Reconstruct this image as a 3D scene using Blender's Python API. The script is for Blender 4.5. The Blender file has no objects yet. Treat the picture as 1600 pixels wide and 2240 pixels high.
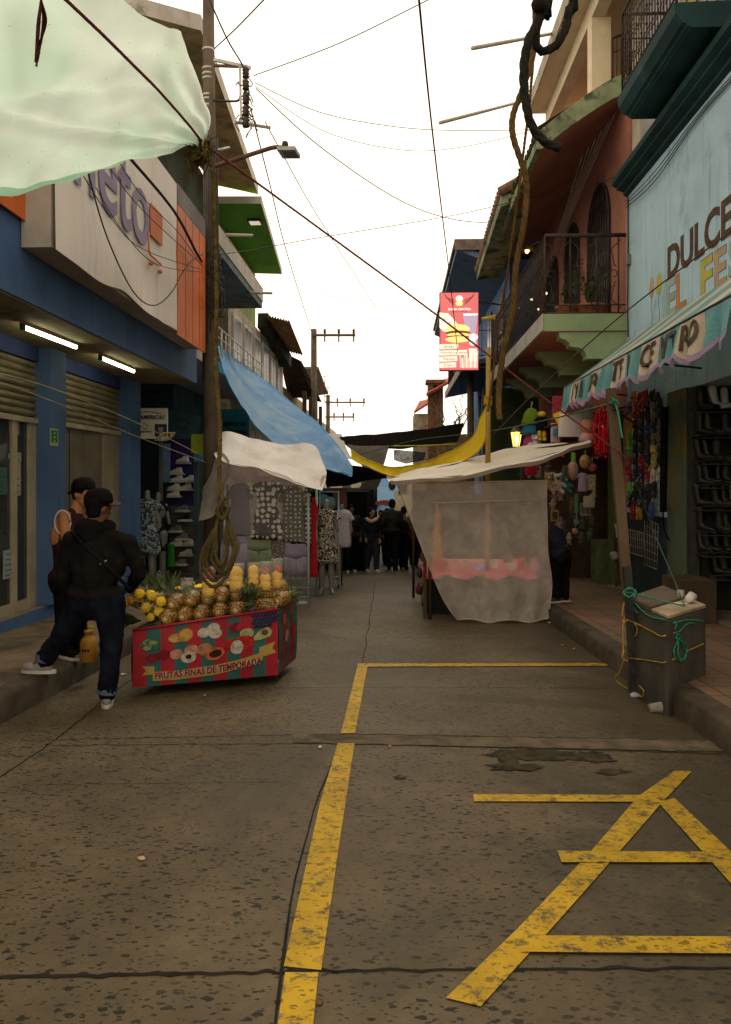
import bpy, bmesh, math, random
from mathutils import Vector as V, Matrix, noise
R = math.radians
rnd = random.Random(7)
sc = bpy.context.scene
COL = sc.collection
# ---------------------------------------------------------------- camera
F = 1683.0                       # focal length in photo pixels (photo 1600 wide)
TH = math.atan(68 / F)           # the street runs along +Y, the camera looks a little left of it
CAMZ = 1.55
SL = 0.0386                      # the street falls away from the camera
cam_d = bpy.data.cameras.new('camera')
cam = bpy.data.objects.new('camera', cam_d)
COL.objects.link(cam)
cam.location = (0, 0, CAMZ)
cam.rotation_euler = (R(90), 0, TH)
cam_d.sensor_fit = 'HORIZONTAL'
cam_d.sensor_width = 36
cam_d.lens = 36 * F / 1600
cam_d.shift_y = -70 / 1600
cam_d.clip_start = 0.05
cam_d.clip_end = 2000
sc.camera = cam
# ---------------------------------------------------------------- sky, sun, exposure (overcast)
SUN_EL, SUN_AZ = R(62), R(20)
wd = bpy.data.worlds.new('World')
sc.world = wd
wd.use_nodes = True
nt = wd.node_tree
bg = nt.nodes['Background']
sky = nt.nodes.new('ShaderNodeTexSky')
sky.sky_type = 'NISHITA'
sky.sun_disc = False
sky.sun_elevation = SUN_EL
sky.sun_rotation = SUN_AZ
sky.air_density = 1.0
sky.dust_density = 3.0
hs = nt.nodes.new('ShaderNodeHueSaturation')
hs.inputs['Saturation'].default_value = 0.12
mx = nt.nodes.new('ShaderNodeMix')
mx.data_type = 'RGBA'
mx.inputs[0].default_value = 0.85
mx.inputs[7].default_value = (12.6, 10.9, 8.5, 1)
nt.links.new(sky.outputs[0], hs.inputs['Color'])
nt.links.new(hs.outputs[0], mx.inputs[6])
nt.links.new(mx.outputs[2], bg.inputs[0])
bg.inputs[1].default_value = 0.148
sun_d = bpy.data.lights.new('sun', 'SUN')
sun_d.energy = 0.9
sun_d.angle = R(24)
sun_d.color = (1, 0.95, 0.87)
sun = bpy.data.objects.new('sun', sun_d)
COL.objects.link(sun)
sun.rotation_euler = (R(90) - SUN_EL, 0, R(180) - SUN_AZ)
vs_ = sc.view_settings
vs_.view_transform = 'Standard'
vs_.look = 'None'
vs_.exposure = 0.0
vs_.gamma = 1.0
sc.cycles.max_bounces = 8
sc.cycles.transparent_max_bounces = 24
# ---------------------------------------------------------------- photo pixel -> place in the street
CAM = V((0, 0, CAMZ))
FW = V((-math.sin(TH), math.cos(TH), 0))
RT = V((math.cos(TH), math.sin(TH), 0))
def ray(u, v): return FW + RT * ((u - 800) / F) + V((0, 0, (1050 - v) / F))
def PD(u, v, d): return CAM + ray(u, v) * d
def PX(u, v, x): r = ray(u, v); return CAM + r * (x / r.x)
def PY(u, v, y): r = ray(u, v); return CAM + r * (y / r.y)
def PZ(u, v, z): r = ray(u, v); return CAM + r * ((z - CAMZ) / r.z)
def PG(u, v, h=0.0): r = ray(u, v); return CAM + r * ((h - CAMZ) / (r.z + SL * r.y))
def gz(y): return -SL * y
def lerp(a, b, t): return a + (b - a) * t
# ---------------------------------------------------------------- mesh builder
WL = {}
def basis(d, up=V((0, 0, 1))):
    d = d.normalized()
    if abs(d.dot(up)) > 0.98: up = V((0, 1, 0)) if abs(d.y) < .9 else V((1, 0, 0))
    x = d.cross(up).normalized()
    return x, x.cross(d).normalized()
class MB:
    def __init__(s): s.v = []; s.f = []; s.m = []; s.s = []
    def add(s, vs, fs, m=0, sm=False):
        b = len(s.v)
        s.v += [tuple(p) for p in vs]
        for i, f in enumerate(fs):
            s.f.append([b + k for k in f]); s.m.append(m if isinstance(m, int) else m[i]); s.s.append(sm)
        return s
    def box(s, x0, x1, y0, y1, z0, z1, m=0):
        vs = [(x, y, z) for z in (z0, z1) for y in (y0, y1) for x in (x0, x1)]
        return s.add(vs, [(0, 2, 3, 1), (4, 5, 7, 6), (0, 1, 5, 4), (2, 6, 7, 3), (0, 4, 6, 2), (1, 3, 7, 5)], m)
    def obox(s, c, size, rot=None, m=0):
        c = V(c); q = rot or Matrix.Identity(3)
        vs = [c + q @ V((x * size[0] / 2, y * size[1] / 2, z * size[2] / 2)) for z in (-1, 1) for y in (-1, 1) for x in (-1, 1)]
        return s.add(vs, [(0, 2, 3, 1), (4, 5, 7, 6), (0, 1, 5, 4), (2, 6, 7, 3), (0, 4, 6, 2), (1, 3, 7, 5)], m)
    def bar(s, a, b, w, h=None, m=0, up=V((0, 0, 1))):
        a, b = V(a), V(b); x, y = basis(b - a, up); h = h or w
        q = Matrix((x, (b - a).normalized(), y)).transposed()
        return s.obox((a + b) / 2, (w, (b - a).length, h), q, m)
    def tube(s, pts, r, n=8, m=0, cap=True, sm=True):
        pts = [V(p) for p in pts]; k = len(pts)
        rs = r if isinstance(r, (list, tuple)) else [r] * k
        vs = []; px = None
        for i, p in enumerate(pts):
            d = pts[min(i + 1, k - 1)] - pts[max(i - 1, 0)]
            if d.length < 1e-7: d = V((0, 0, 1))
            if px is None: x, y = basis(d)
            else:
                dn = d.normalized(); x = px - dn * px.dot(dn)
                if x.length < 1e-5: x, y = basis(d)
                x = x.normalized(); y = x.cross(dn).normalized()
            px = x
            for j in range(n):
                a = 2 * math.pi * j / n
                vs.append(p + (x * math.cos(a) + y * math.sin(a)) * rs[i])
        fs = [(i * n + j, i * n + (j + 1) % n, (i + 1) * n + (j + 1) % n, (i + 1) * n + j) for i in range(k - 1) for j in range(n)]
        if cap: fs += [tuple(range(n))[::-1], tuple((k - 1) * n + j for j in range(n))]
        return s.add(vs, fs, m, sm)
    def lathe(s, o, prof, n=16, m=0, q=None, sx=1, sy=1, sm=True, wob=None):
        o = V(o); q = q or Matrix.Identity(3); vs = []
        for i, (r, z) in enumerate(prof):
            for j in range(n):
                a = 2 * math.pi * j / n
                w = wob(a, i / (len(prof) - 1)) if wob else 1
                vs.append(o + q @ V((r * w * sx * math.cos(a), r * w * sy * math.sin(a), z)))
        k = len(prof)
        fs = [(i * n + j, i * n + (j + 1) % n, (i + 1) * n + (j + 1) % n, (i + 1) * n + j) for i in range(k - 1) for j in range(n)]
        fs += [tuple(range(n))[::-1], tuple((k - 1) * n + j for j in range(n))]
        return s.add(vs, fs, m, sm)
    def ell(s, c, r, nu=12, nv=8, m=0, q=None):
        r = (r, r, r) if not isinstance(r, (tuple, list)) else r
        pr = [(max(math.sin(math.pi * i / nv), 1e-3), -math.cos(math.pi * i / nv)) for i in range(nv + 1)]
        q = q or Matrix.Identity(3)
        return s.lathe(c, pr, nu, m, q @ Matrix.Diagonal(r))
    def prism(s, pts, d, m=0, mside=None):
        pts = [V(p) for p in pts]; d = V(d); n = len(pts)
        fs = [tuple(range(n)), tuple(n + i for i in range(n))[::-1]] + [(i, n + i, n + (i + 1) % n, (i + 1) % n) for i in range(n)]
        ms = [m, m] + [m if mside is None else mside] * n
        return s.add(pts + [p + d for p in pts], fs, ms)
    def grid(s, P, m=0, sm=True, mf=None):
        nu, nv = len(P), len(P[0])
        vs = [p for row in P for p in row]
        fs, ms = [], []
        for i in range(nu - 1):
            for j in range(nv - 1):
                fs.append((i * nv + j, (i + 1) * nv + j, (i + 1) * nv + j + 1, i * nv + j + 1))
                ms.append(mf(i, j) if mf else m)
        return s.add(vs, fs, ms, sm)
    def build(s, name, mats, parent=None, label=None, cat=None, group=None, kind=None, bevel=0, origin=None, dim=None):
        if not isinstance(mats, (list, tuple)): mats = [mats]
        if origin is None:
            lo = [min(p[i] for p in s.v) for i in range(3)]; hi = [max(p[i] for p in s.v) for i in range(3)]
            origin = V(((lo[0] + hi[0]) / 2, (lo[1] + hi[1]) / 2, lo[2]))
        origin = V(origin)
        me = bpy.data.meshes.new(name)
        me.from_pydata([V(p) - origin for p in s.v], [], s.f)
        for mt in mats: me.materials.append(mt)
        me.polygons.foreach_set('material_index', s.m)
        me.polygons.foreach_set('use_smooth', s.s)
        me.update()
        return link(name, me, origin, parent, label, cat, group, kind, bevel)
def link(name, me, origin, parent=None, label=None, cat=None, group=None, kind=None, bevel=0):
    o = bpy.data.objects.new(name, me)
    COL.objects.link(o)
    WL[o.name] = V(origin)
    if parent is not None:
        o.parent = parent
        o.location = V(origin) - WL[parent.name]
    else: o.location = origin
    tag(o, label, cat, group, kind)
    if bevel:
        b = o.modifiers.new('bevel', 'BEVEL'); b.width = bevel; b.segments = 2; b.limit_method = 'ANGLE'
    return o
def tag(o, label=None, cat=None, group=None, kind=None):
    for k, x in (('label', label), ('category', cat), ('group', group), ('kind', kind)):
        if x: o[k] = x
def thing(name, loc, label, cat, group=None):
    o = bpy.data.objects.new(name, None)
    COL.objects.link(o); o.location = loc; o.empty_display_size = .1
    WL[o.name] = V(loc); tag(o, label, cat, group)
    return o
def copy_tree(o, parent=None):
    c = o.copy(); COL.objects.link(c)
    if parent is not None: c.parent = parent
    for ch in list(o.children): copy_tree(ch, c)
    return c
class Proto:                     # first use moves the original, later uses copy it with its parts
    def __init__(s, o): s.o = o; s.used = False
    def put(s, loc, q=None, scale=1, label=None, cat=None, group=None, mats=None):
        o = copy_tree(s.o) if s.used else s.o
        s.used = True
        o.rotation_mode = 'QUATERNION'
        o.location = loc
        if q is not None: o.rotation_quaternion = q.to_quaternion()
        o.scale = (scale,) * 3 if isinstance(scale, (int, float)) else scale
        tag(o, label, cat, group)
        if mats is not None:
            obs = [o] + list(o.children)
            for ob in obs:
                for i, sl in enumerate(ob.material_slots):
                    base = ob.data.materials[i]
                    if base.name in mats: sl.link = 'OBJECT'; sl.material = mats[base.name]
                    elif sl.link == 'OBJECT': sl.material = base
        return o
def rotz(a): return Matrix.Rotation(a, 3, 'Z')
def rotx(a): return Matrix.Rotation(a, 3, 'X')
def roty(a): return Matrix.Rotation(a, 3, 'Y')
# ---------------------------------------------------------------- materials
MATS = {}
def rgb(h):
    h = h.lstrip('#'); c = [int(h[i:i + 2], 16) / 255 for i in (0, 2, 4)]
    return tuple(x / 12.92 if x <= .04045 else ((x + .055) / 1.055) ** 2.4 for x in c)
def new(name):
    m = bpy.data.materials.new(name); m.use_nodes = True
    n = m.node_tree; b = n.nodes['Principled BSDF']
    return m, n, b
def nd(n, t, **kw):
    x = n.nodes.new(t)
    for k, val in kw.items():
        if k.startswith('i_'): x.inputs[k[2:].replace('_', ' ')].default_value = val
        else: setattr(x, k, val)
    return x
def mixc(n, fac, a, b, blend='MIX'):
    x = nd(n, 'ShaderNodeMix', data_type='RGBA', blend_type=blend)
    for i, val in ((0, fac), (6, a), (7, b)):
        if hasattr(val, 'is_linked') or hasattr(val, 'links'): n.links.new(val, x.inputs[i])
        else: x.inputs[i].default_value = val if i == 0 else (*val[:3], 1)
    return x.outputs[2]
def math_(n, op, a, b=None, c=None, clamp=False):
    x = nd(n, 'ShaderNodeMath', operation=op, use_clamp=clamp)
    for i, val in enumerate((a, b, c)):
        if val is None: continue
        if hasattr(val, 'links'): n.links.new(val, x.inputs[i])
        else: x.inputs[i].default_value = val
    return x.outputs[0]
def pos(n, sx=1, sy=1, sz=1):
    g = nd(n, 'ShaderNodeNewGeometry')
    if (sx, sy, sz) == (1, 1, 1): return g.outputs['Position']
    mp = nd(n, 'ShaderNodeMapping'); mp.inputs['Scale'].default_value = (sx, sy, sz)
    n.links.new(g.outputs['Position'], mp.inputs[0]); return mp.outputs[0]
def nz(n, p, scale, detail=5, rough=.55, dist=0):
    x = nd(n, 'ShaderNodeTexNoise'); x.inputs['Scale'].default_value = scale
    x.inputs['Detail'].default_value = detail; x.inputs['Roughness'].default_value = rough
    x.inputs['Distortion'].default_value = dist
    n.links.new(p, x.inputs['Vector']); return x.outputs[0]
def ramp(n, f, a, b, ca=0.0, cb=1.0):
    x = nd(n, 'ShaderNodeMapRange', clamp=True)
    x.interpolation_type = 'SMOOTHSTEP'
    n.links.new(f, x.inputs[0])
    for i, val in zip((1, 2, 3, 4), (a, b, ca, cb)): x.inputs[i].default_value = val
    return x.outputs[0]
def sc3(c, k): return tuple(min(x * k, 1) for x in c[:3])
def bumpn(n, b, h, strength, dist=.01):
    x = nd(n, 'ShaderNodeBump'); x.inputs['Strength'].default_value = strength; x.inputs['Distance'].default_value = dist
    n.links.new(h, x.inputs['Height']); n.links.new(x.outputs[0], b.inputs['Normal'])
def M(name, col=(.5, .5, .5), rough=.75, var=.2, vs=3., bump=.25, bs=70., metal=0., spec=.15, dirt=None, streak=0, stretch=(1, 1, 1)):
    if name in MATS: return MATS[name]
    m, n, b = new(name)
    p = pos(n, *stretch)
    f = nz(n, p, vs, 6, .6)
    c = mixc(n, ramp(n, f, .3, .7), sc3(col, 1 - var), sc3(col, 1 + var))
    if dirt:
        dc, lo, ds = dirt
        c = mixc(n, ramp(n, nz(n, pos(n), ds, 8, .65, .4), lo, lo + .16, 0, .8), c, dc)
    if streak:
        c = mixc(n, ramp(n, nz(n, pos(n, 3, 3, .25), 2.5, 6, .6), .52, .72, 0, streak), c, sc3(col, .35))
    n.links.new(c, b.inputs['Base Color'])
    b.inputs['Roughness'].default_value = rough
    b.inputs['Metallic'].default_value = metal
    b.inputs['Specular IOR Level'].default_value = spec
    if bump: bumpn(n, b, nz(n, pos(n), bs, 4), bump, .006)
    MATS[name] = m
    return m
def Mtarp(name, col, alpha=0.0, trl=.5, rough=.35, wr=.5, ws=7., sheen=.3, col2=None):
    if name in MATS: return MATS[name]
    m, n, b = new(name)
    out = n.nodes['Material Output']
    p = pos(n)
    f = nz(n, p, 2.2, 6)
    c = mixc(n, ramp(n, f, .3, .7), sc3(col, .88), sc3(col, 1.06))
    if col2: c = mixc(n, ramp(n, nz(n, pos(n, 1.2, .5, .9), 1.3, 7, .62, .8), .42, .66, 0, .75), c, col2)
    n.links.new(c, b.inputs['Base Color'])
    b.inputs['Roughness'].default_value = rough
    b.inputs['Specular IOR Level'].default_value = sheen
    h = math_(n, 'ADD', nz(n, p, ws, 4, .5, 1.5), math_(n, 'MULTIPLY', nz(n, p, ws * 6, 3), .25))
    bumpn(n, b, h, wr, .05)
    t = nd(n, 'ShaderNodeBsdfTranslucent'); n.links.new(c, t.inputs[0])
    s1 = nd(n, 'ShaderNodeMixShader'); s1.inputs[0].default_value = trl
    n.links.new(b.outputs[0], s1.inputs[1]); n.links.new(t.outputs[0], s1.inputs[2])
    last = s1
    if alpha > 0:
        tr = nd(n, 'ShaderNodeBsdfTransparent')
        s2 = nd(n, 'ShaderNodeMixShader')
        n.links.new(ramp(n, nz(n, p, ws * .6, 5, .6, 1.), .25, .75, alpha + .06, alpha - .06), s2.inputs[0])
        n.links.new(s1.outputs[0], s2.inputs[1]); n.links.new(tr.outputs[0], s2.inputs[2]); last = s2
    n.links.new(last.outputs[0], out.inputs[0])
    MATS[name] = m
    return m
def Memit(name, col, strength, base=None):
    if name in MATS: return MATS[name]
    m, n, b = new(name)
    b.inputs['Base Color'].default_value = (*(base or col), 1)
    b.inputs['Emission Color'].default_value = (*col, 1)
    b.inputs['Emission Strength'].default_value = strength
    MATS[name] = m
    return m
def Mglass(name, col=(.9, .95, .93), alpha=.75, rough=.08):
    if name in MATS: return MATS[name]
    m, n, b = new(name)
    b.inputs['Base Color'].default_value = (*col, 1); b.inputs['Roughness'].default_value = rough
    tr = nd(n, 'ShaderNodeBsdfTransparent'); s2 = nd(n, 'ShaderNodeMixShader'); s2.inputs[0].default_value = alpha
    n.links.new(b.outputs[0], s2.inputs[1]); n.links.new(tr.outputs[0], s2.inputs[2])
    n.links.new(s2.outputs[0], n.nodes['Material Output'].inputs[0])
    MATS[name] = m
    return m
def Mpat(name, base, spot, scale, thr, soft=.06, rnd_=1.0, rough=.85, kind='dots', stretch=(1, 1, 1)):
    if name in MATS: return MATS[name]
    m, n, b = new(name)
    p = pos(n, *stretch)
    if kind == 'dots':
        x = nd(n, 'ShaderNodeTexVoronoi'); x.inputs['Scale'].default_value = scale; x.inputs['Randomness'].default_value = rnd_
        n.links.new(p, x.inputs['Vector']); d = math_(n, 'ADD', x.outputs['Distance'], math_(n, 'MULTIPLY', nz(n, p, scale * 3, 2), .25))
        f = ramp(n, d, thr + .12, thr + .12 + soft, 1, 0)
    else:
        f = ramp(n, nz(n, p, scale, 3, .5, 2.5), thr, thr + soft)
    c = mixc(n, f, base, spot)
    n.links.new(c, b.inputs['Base Color']); b.inputs['Roughness'].default_value = rough
    bumpn(n, b, nz(n, pos(n), 25, 4), .4, .02)
    MATS[name] = m
    return m
# ---------------------------------------------------------------- lettering
def text(name, s, o, ex, ey, w, h, mt, parent=None, ext=.004, offset=0.0, shear=0.0, label=None, cat=None, spacing=1.0):
    cu = bpy.data.curves.new('lettering', 'FONT')
    cu.body = s; cu.extrude = .02; cu.offset = offset; cu.shear = shear; cu.resolution_u = 3; cu.space_character = spacing
    ob = bpy.data.objects.new('lettering_curve', cu); COL.objects.link(ob)
    me = bpy.data.meshes.new_from_object(ob.evaluated_get(bpy.context.evaluated_depsgraph_get()))
    bpy.data.objects.remove(ob); bpy.data.curves.remove(cu)
    vs = [v.co.copy() for v in me.vertices]
    x0, x1 = min(v.x for v in vs), max(v.x for v in vs); y0, y1 = min(v.y for v in vs), max(v.y for v in vs)
    o, ex, ey = V(o), V(ex).normalized(), V(ey).normalized(); en = ex.cross(ey)
    for vtx, c in zip(me.vertices, vs):
        vtx.co = ex * ((c.x - x0) / (x1 - x0) * w) + ey * ((c.y - y0) / (y1 - y0) * h) + en * (c.z / .02 * ext)
    me.materials.clear(); me.materials.append(mt); me.name = name
    return link(name, me, o, parent, label, cat)
# ---------------------------------------------------------------- cloth lofted between two edge lines
def resample(pts, n, lin=False):
    pts = [V(p) for p in pts]
    L = [0]
    for a, b in zip(pts, pts[1:]): L.append(L[-1] + (b - a).length)
    out = []
    for i in range(n):
        t = L[-1] * i / (n - 1); k = 0
        while k < len(L) - 2 and L[k + 1] < t: k += 1
        f = (t - L[k]) / max(L[k + 1] - L[k], 1e-9)
        if lin: out.append(pts[k].lerp(pts[k + 1], f)); continue
        p0 = pts[max(k - 1, 0)]; p1 = pts[k]; p2 = pts[k + 1]; p3 = pts[min(k + 2, len(pts) - 1)]
        out.append(.5 * ((2 * p1) + (p2 - p0) * f + (2 * p0 - 5 * p1 + 4 * p2 - p3) * f * f + (3 * p1 - p0 - 3 * p2 + p3) * f ** 3))
    return out
def cloth(A, B, nu=24, nv=14, sag=0.0, wr=.02, wf=3.0, seed=0, lin=False, sd=V((0, 0, -1))):
    a, b = resample(A, nu, lin), resample(B, nu, lin)
    P = []
    for i in range(nu):
        row = []
        for j in range(nv):
            t = j / (nv - 1)
            p = a[i].lerp(b[i], t) + sd * (sag * 4 * t * (1 - t))
            w = noise.noise(V((p.x * wf + seed, p.y * wf, p.z * wf))) + .5 * noise.noise(V((p.x * wf * 2.7, p.y * wf * 2.7 + seed, p.z * wf * 2.7)))
            nrm = (b[i] - a[i]).cross(a[min(i + 1, nu - 1)] - a[max(i - 1, 0)])
            if nrm.length > 1e-6: p = p + nrm.normalized() * (w * wr)
            row.append(p)
        P.append(row)
    return P
# ---------------------------------------------------------------- one continuous skin over capsules and ellipsoids
def blob(name, prims, voxel, mt, parent=None, smooth=4, crease=0.0, cf=9.0, origin=None, label=None, cat=None, group=None):
    mb = MB()
    for p in prims:
        if p[0] == 'c':
            _, a, b, r0, r1 = p
            a, b = V(a), V(b)
            if (b - a).length > 1e-4: mb.tube([a, b], [r0, r1], 10)
            mb.ell(a, r0, 10, 8); mb.ell(b, r1, 10, 8)
        elif p[0] == 'e': mb.ell(p[1], p[2], 14, 10, 0, p[3] if len(p) > 3 else None)
        elif p[0] == 'b': mb.obox(p[1], p[2], p[3] if len(p) > 3 else None)
    me = bpy.data.meshes.new(name); me.from_pydata([V(p) for p in mb.v], [], mb.f)
    ob = bpy.data.objects.new('blob_source', me); COL.objects.link(ob)
    rm = ob.modifiers.new('r', 'REMESH'); rm.mode = 'VOXEL'; rm.voxel_size = voxel
    if smooth: sm = ob.modifiers.new('s', 'SMOOTH'); sm.factor = .5; sm.iterations = smooth
    m2 = bpy.data.meshes.new_from_object(ob.evaluated_get(bpy.context.evaluated_depsgraph_get()))
    bpy.data.objects.remove(ob); bpy.data.meshes.remove(me)
    if crease:
        for vtx in m2.vertices:
            c = vtx.co
            w = noise.noise(V((c.x * cf, c.y * cf, c.z * cf * .6))) + .5 * noise.noise(V((c.x * cf * 2.3, c.y * cf * 2.3, c.z * cf * 1.7)))
            vtx.co = c + vtx.normal * (w * crease)
    if origin is None: origin = V((0, 0, 0)) if parent is None else WL[parent.name]
    origin = V(origin)
    for vtx in m2.vertices: vtx.co -= origin
    for p in m2.polygons: p.use_smooth = True
    m2.materials.clear(); m2.materials.append(mt); m2.name = name
    return link(name, m2, origin, parent, label, cat, group)
# ================================================================ GROUND
def Mroad(name, paint=None):
    m, n, b = new(name)
    p = pos(n)
    base = mixc(n, ramp(n, nz(n, p, .7, 7, .62, .5), .3, .7), (.064, .045, .022), (.112, .081, .043))
    base = mixc(n, ramp(n, nz(n, p, 9, 6, .7), .35, .75, 0, .45), base, (.042, .031, .017))
    # worn pits where the aggregate came out, denser in some slabs
    pm = nd(n, 'ShaderNodeMapping'); pm.inputs['Rotation'].default_value = (0, 0, .5); pm.inputs['Scale'].default_value = (.72, 1.25, 0); n.links.new(p, pm.inputs[0]); pm = pm.outputs[0]
    def pits(scale, lo, hi, st):
        v = nd(n, 'ShaderNodeTexVoronoi'); v.inputs['Scale'].default_value = scale; v.inputs['Randomness'].default_value = 1
        wv = nd(n, 'ShaderNodeVectorMath', operation='ADD'); n.links.new(pm, wv.inputs[0])
        nn = nd(n, 'ShaderNodeTexNoise'); nn.inputs['Scale'].default_value = 45; n.links.new(pm, nn.inputs['Vector'])
        sv = nd(n, 'ShaderNodeVectorMath', operation='SCALE'); n.links.new(nn.outputs['Color'], sv.inputs[0]); sv.inputs['Scale'].default_value = .03
        n.links.new(sv.outputs[0], wv.inputs[1]); n.links.new(wv.outputs[0], v.inputs['Vector'])
        sx = nd(n, 'ShaderNodeSeparateColor'); n.links.new(v.outputs['Color'], sx.inputs[0])
        size = ramp(n, sx.outputs[0], st, 1.0, 0, 1)
        rad = math_(n, 'MULTIPLY', size, hi)
        return math_(n, 'LESS_THAN', v.outputs['Distance'], rad)
    dens = ramp(n, nz(n, p, .8, 4), .30, .5)
    pt = math_(n, 'MAXIMUM', math_(n, 'MULTIPLY', pits(26, 0, .37, .0), dens), math_(n, 'MULTIPLY', pits(48, 0, .38, .0), math_(n, 'ADD', math_(n, 'MULTIPLY', dens, .5), .35)))
    pt = math_(n, 'MULTIPLY', pt, ramp(n, nz(n, p, 40, 3), .25, .42))
    if paint:
        wear = ramp(n, nz(n, p, 14, 8, .78), .36, .50)
        pc = mixc(n, ramp(n, nz(n, p, 5, 5), .3, .7), sc3(paint, .8), sc3(paint, 1.12))
        base = mixc(n, math_(n, 'MULTIPLY', wear, .93), base, pc)
    base = mixc(n, math_(n, 'MULTIPLY', pt, .6 if paint else .95), base, (.009, .009, .004))
    # moss and damp along the right gutter and a band across the left slabs
    sp = nd(n, 'ShaderNodeSeparateXYZ'); n.links.new(p, sp.inputs[0])
    w1 = ramp(n, math_(n, 'ADD', sp.outputs[0], math_(n, 'MULTIPLY', nz(n, p, 1.3, 8, .65, .6), 2.4)), 2.35, 3.0)
    base = mixc(n, math_(n, 'MULTIPLY', w1, .50 if not paint else .12), base, (.028, .023, .013))
    fy = ramp(n, sp.outputs[1], 4.3, 5.0, 1, 0)
    fx = ramp(n, math_(n, 'ADD', sp.outputs[0], math_(n, 'MULTIPLY', nz(n, p, 1.6, 8, .65, .5), 2.2)), 1.55, 2.1)
    pale = ramp(n, nz(n, p, 2.6, 8, .7, .6), .50, .62, 1, .25)
    base = mixc(n, math_(n, 'MULTIPLY', math_(n, 'MULTIPLY', math_(n, 'MULTIPLY', fx, fy), pale), .62 if not paint else .1), base, (.030, .024, .013))
    w2 = ramp(n, nz(n, p, .45, 6, .6, .8), .52, .62)
    base = mixc(n, math_(n, 'MULTIPLY', w2, .5 if not paint else .15), base, (.034, .028, .016))
    n.links.new(base, b.inputs['Base Color'])
    n.links.new(mixc(n, w1, (.58,) * 3, (.45,) * 3), b.inputs['Roughness'])
    b.inputs['Specular IOR Level'].default_value = .2
    h = math_(n, 'SUBTRACT', math_(n, 'MULTIPLY', nz(n, p, 90, 4, .7), .5), math_(n, 'MULTIPLY', pt, 1.0))
    bumpn(n, b, h, .55, .012)
    MATS[name] = m
    return m
m_road = Mroad('road_concrete')
m_paint = Mroad('road_paint', (.42, .25, .004))
m_joint = M('joint_dirt', (.012, .011, .008), .95, .4, 8)
m_kerb = M('kerb_concrete', (.058, .045, .029), .9, .3, 5, .5, 50, dirt=((.03, .027, .017), .5, 2.2))
m_curb_top = M('left_pavement', (.125, .090, .052), .9, .3, 2.5, .4, 60, dirt=((.05, .04, .027), .5, 1.4))
def Mtile():
    m, n, b = new('pavement_tile'); p = pos(n)
    br = nd(n, 'ShaderNodeTexBrick'); br.inputs['Scale'].default_value = 1.0
    br.inputs['Brick Width'].default_value = .30; br.inputs['Row Height'].default_value = .30; br.inputs['Mortar Size'].default_value = .008
    br.inputs['Color1'].default_value = (.19, .105, .062, 1); br.inputs['Color2'].default_value = (.155, .092, .058, 1); br.inputs['Mortar'].default_value = (.04, .03, .02, 1)
    br.offset = .0
    n.links.new(p, br.inputs['Vector'])
    c = mixc(n, ramp(n, nz(n, p, 1.5, 7, .6), .35, .7, 0, .6), br.outputs[0], (.07, .052, .034))
    n.links.new(c, b.inputs['Base Color']); b.inputs['Roughness'].default_value = .8; b.inputs['Specular IOR Level'].default_value = .3
    bumpn(n, b, math_(n, 'ADD', br.outputs['Fac'], math_(n, 'MULTIPLY', nz(n, p, 50, 4), -.4)), -.4, .01)
    return m
m_tile = Mtile()
def slope_sheet(name, x0, x1, y0, y1, h, mt, nx=2, ny=2, kind='structure'):
    mb = MB()
    mb.grid([[V((lerp(x0, x1, i / (nx - 1)), lerp(y0, y1, j / (ny - 1)), gz(lerp(y0, y1, j / (ny - 1))) + h)) for j in range(ny)] for i in range(nx)])
    return mb.build(name, mt, kind=kind, origin=(0, 0, 0))
slope_sheet('ground', -90, 90, -20, 500, -.25, m_road)
slope_sheet('street', -2.86, 2.11, -2, 90, 0, m_road)
def kerb(name, xin, xout, mt, x_face_sign):
    mb = MB(); n = 150; y0, y1 = 1.5, 60
    P = []
    for i in range(n):
        y = y0 + (y1 - y0) * (i / (n - 1)) ** 1.6
        z = gz(y); w = .018 * noise.noise(V((y * 1.3, 0, xin))) + .008 * noise.noise(V((y * 5, 3, xin)))
        P.append([V((xin + w + x_face_sign * .0, y, z - .12)), V((xin + w * .5, y, z + .165)), V((xin - x_face_sign * .03, y, z + .2 + .01 * noise.noise(V((y * 3, 1, 0))))), V((xout, y, z + .205))])
    mb.grid(P); return mb.build(name, mt, kind='structure', origin=(0, 0, 0))
kerb('kerb', -2.85, -3.02, m_kerb, 1)
kerb('kerb', 2.10, 2.27, m_kerb, -1)
slope_sheet('pavement', -6.5, -3.01, 1.5, 60, .2, m_curb_top)
slope_sheet('pavement', 2.26, 6.5, 1.5, 60, .2, m_tile)
# joints between the concrete slabs: narrow irregular lines
def joint(pts, w, seed=0, h=.004):
    mb = MB(); A, B = [], []
    pts = resample([V(p) for p in pts], 60)
    for i, p in enumerate(pts):
        d = (pts[min(i + 1, 59)] - pts[max(i - 1, 0)]).normalized(); nrm = V((-d.y, d.x, 0))
        o = nrm * (.018 * noise.noise(V((i * .35, seed, 0))))
        ww = w * (.55 + .9 * abs(noise.noise(V((i * .7, seed + 9, 0)))))
        q = p + o; q.z = gz(q.y) + h
        A.append(q + nrm * ww / 2); B.append(q - nrm * ww / 2)
    mb.grid([A, B]); mb.build('street_joint', m_joint, kind='structure')
def jl(u0, v0, u1, v1, w, s): joint([PG(u0, v0), PG((u0 + u1) / 2, (v0 + v1) / 2), PG(u1, v1)], w, s)
jl(-150, 2142, 640, 2128, .024, 1); jl(640, 2126, 1800, 2118, .018, 2)
jl(100, 1620, 760, 1606, .010, 3); jl(760, 1606, 1560, 1622, .014, 4); jl(100, 1632, 760, 1627, .010, 5); jl(800, 1628, 1580, 1650, .016, 6)
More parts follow.
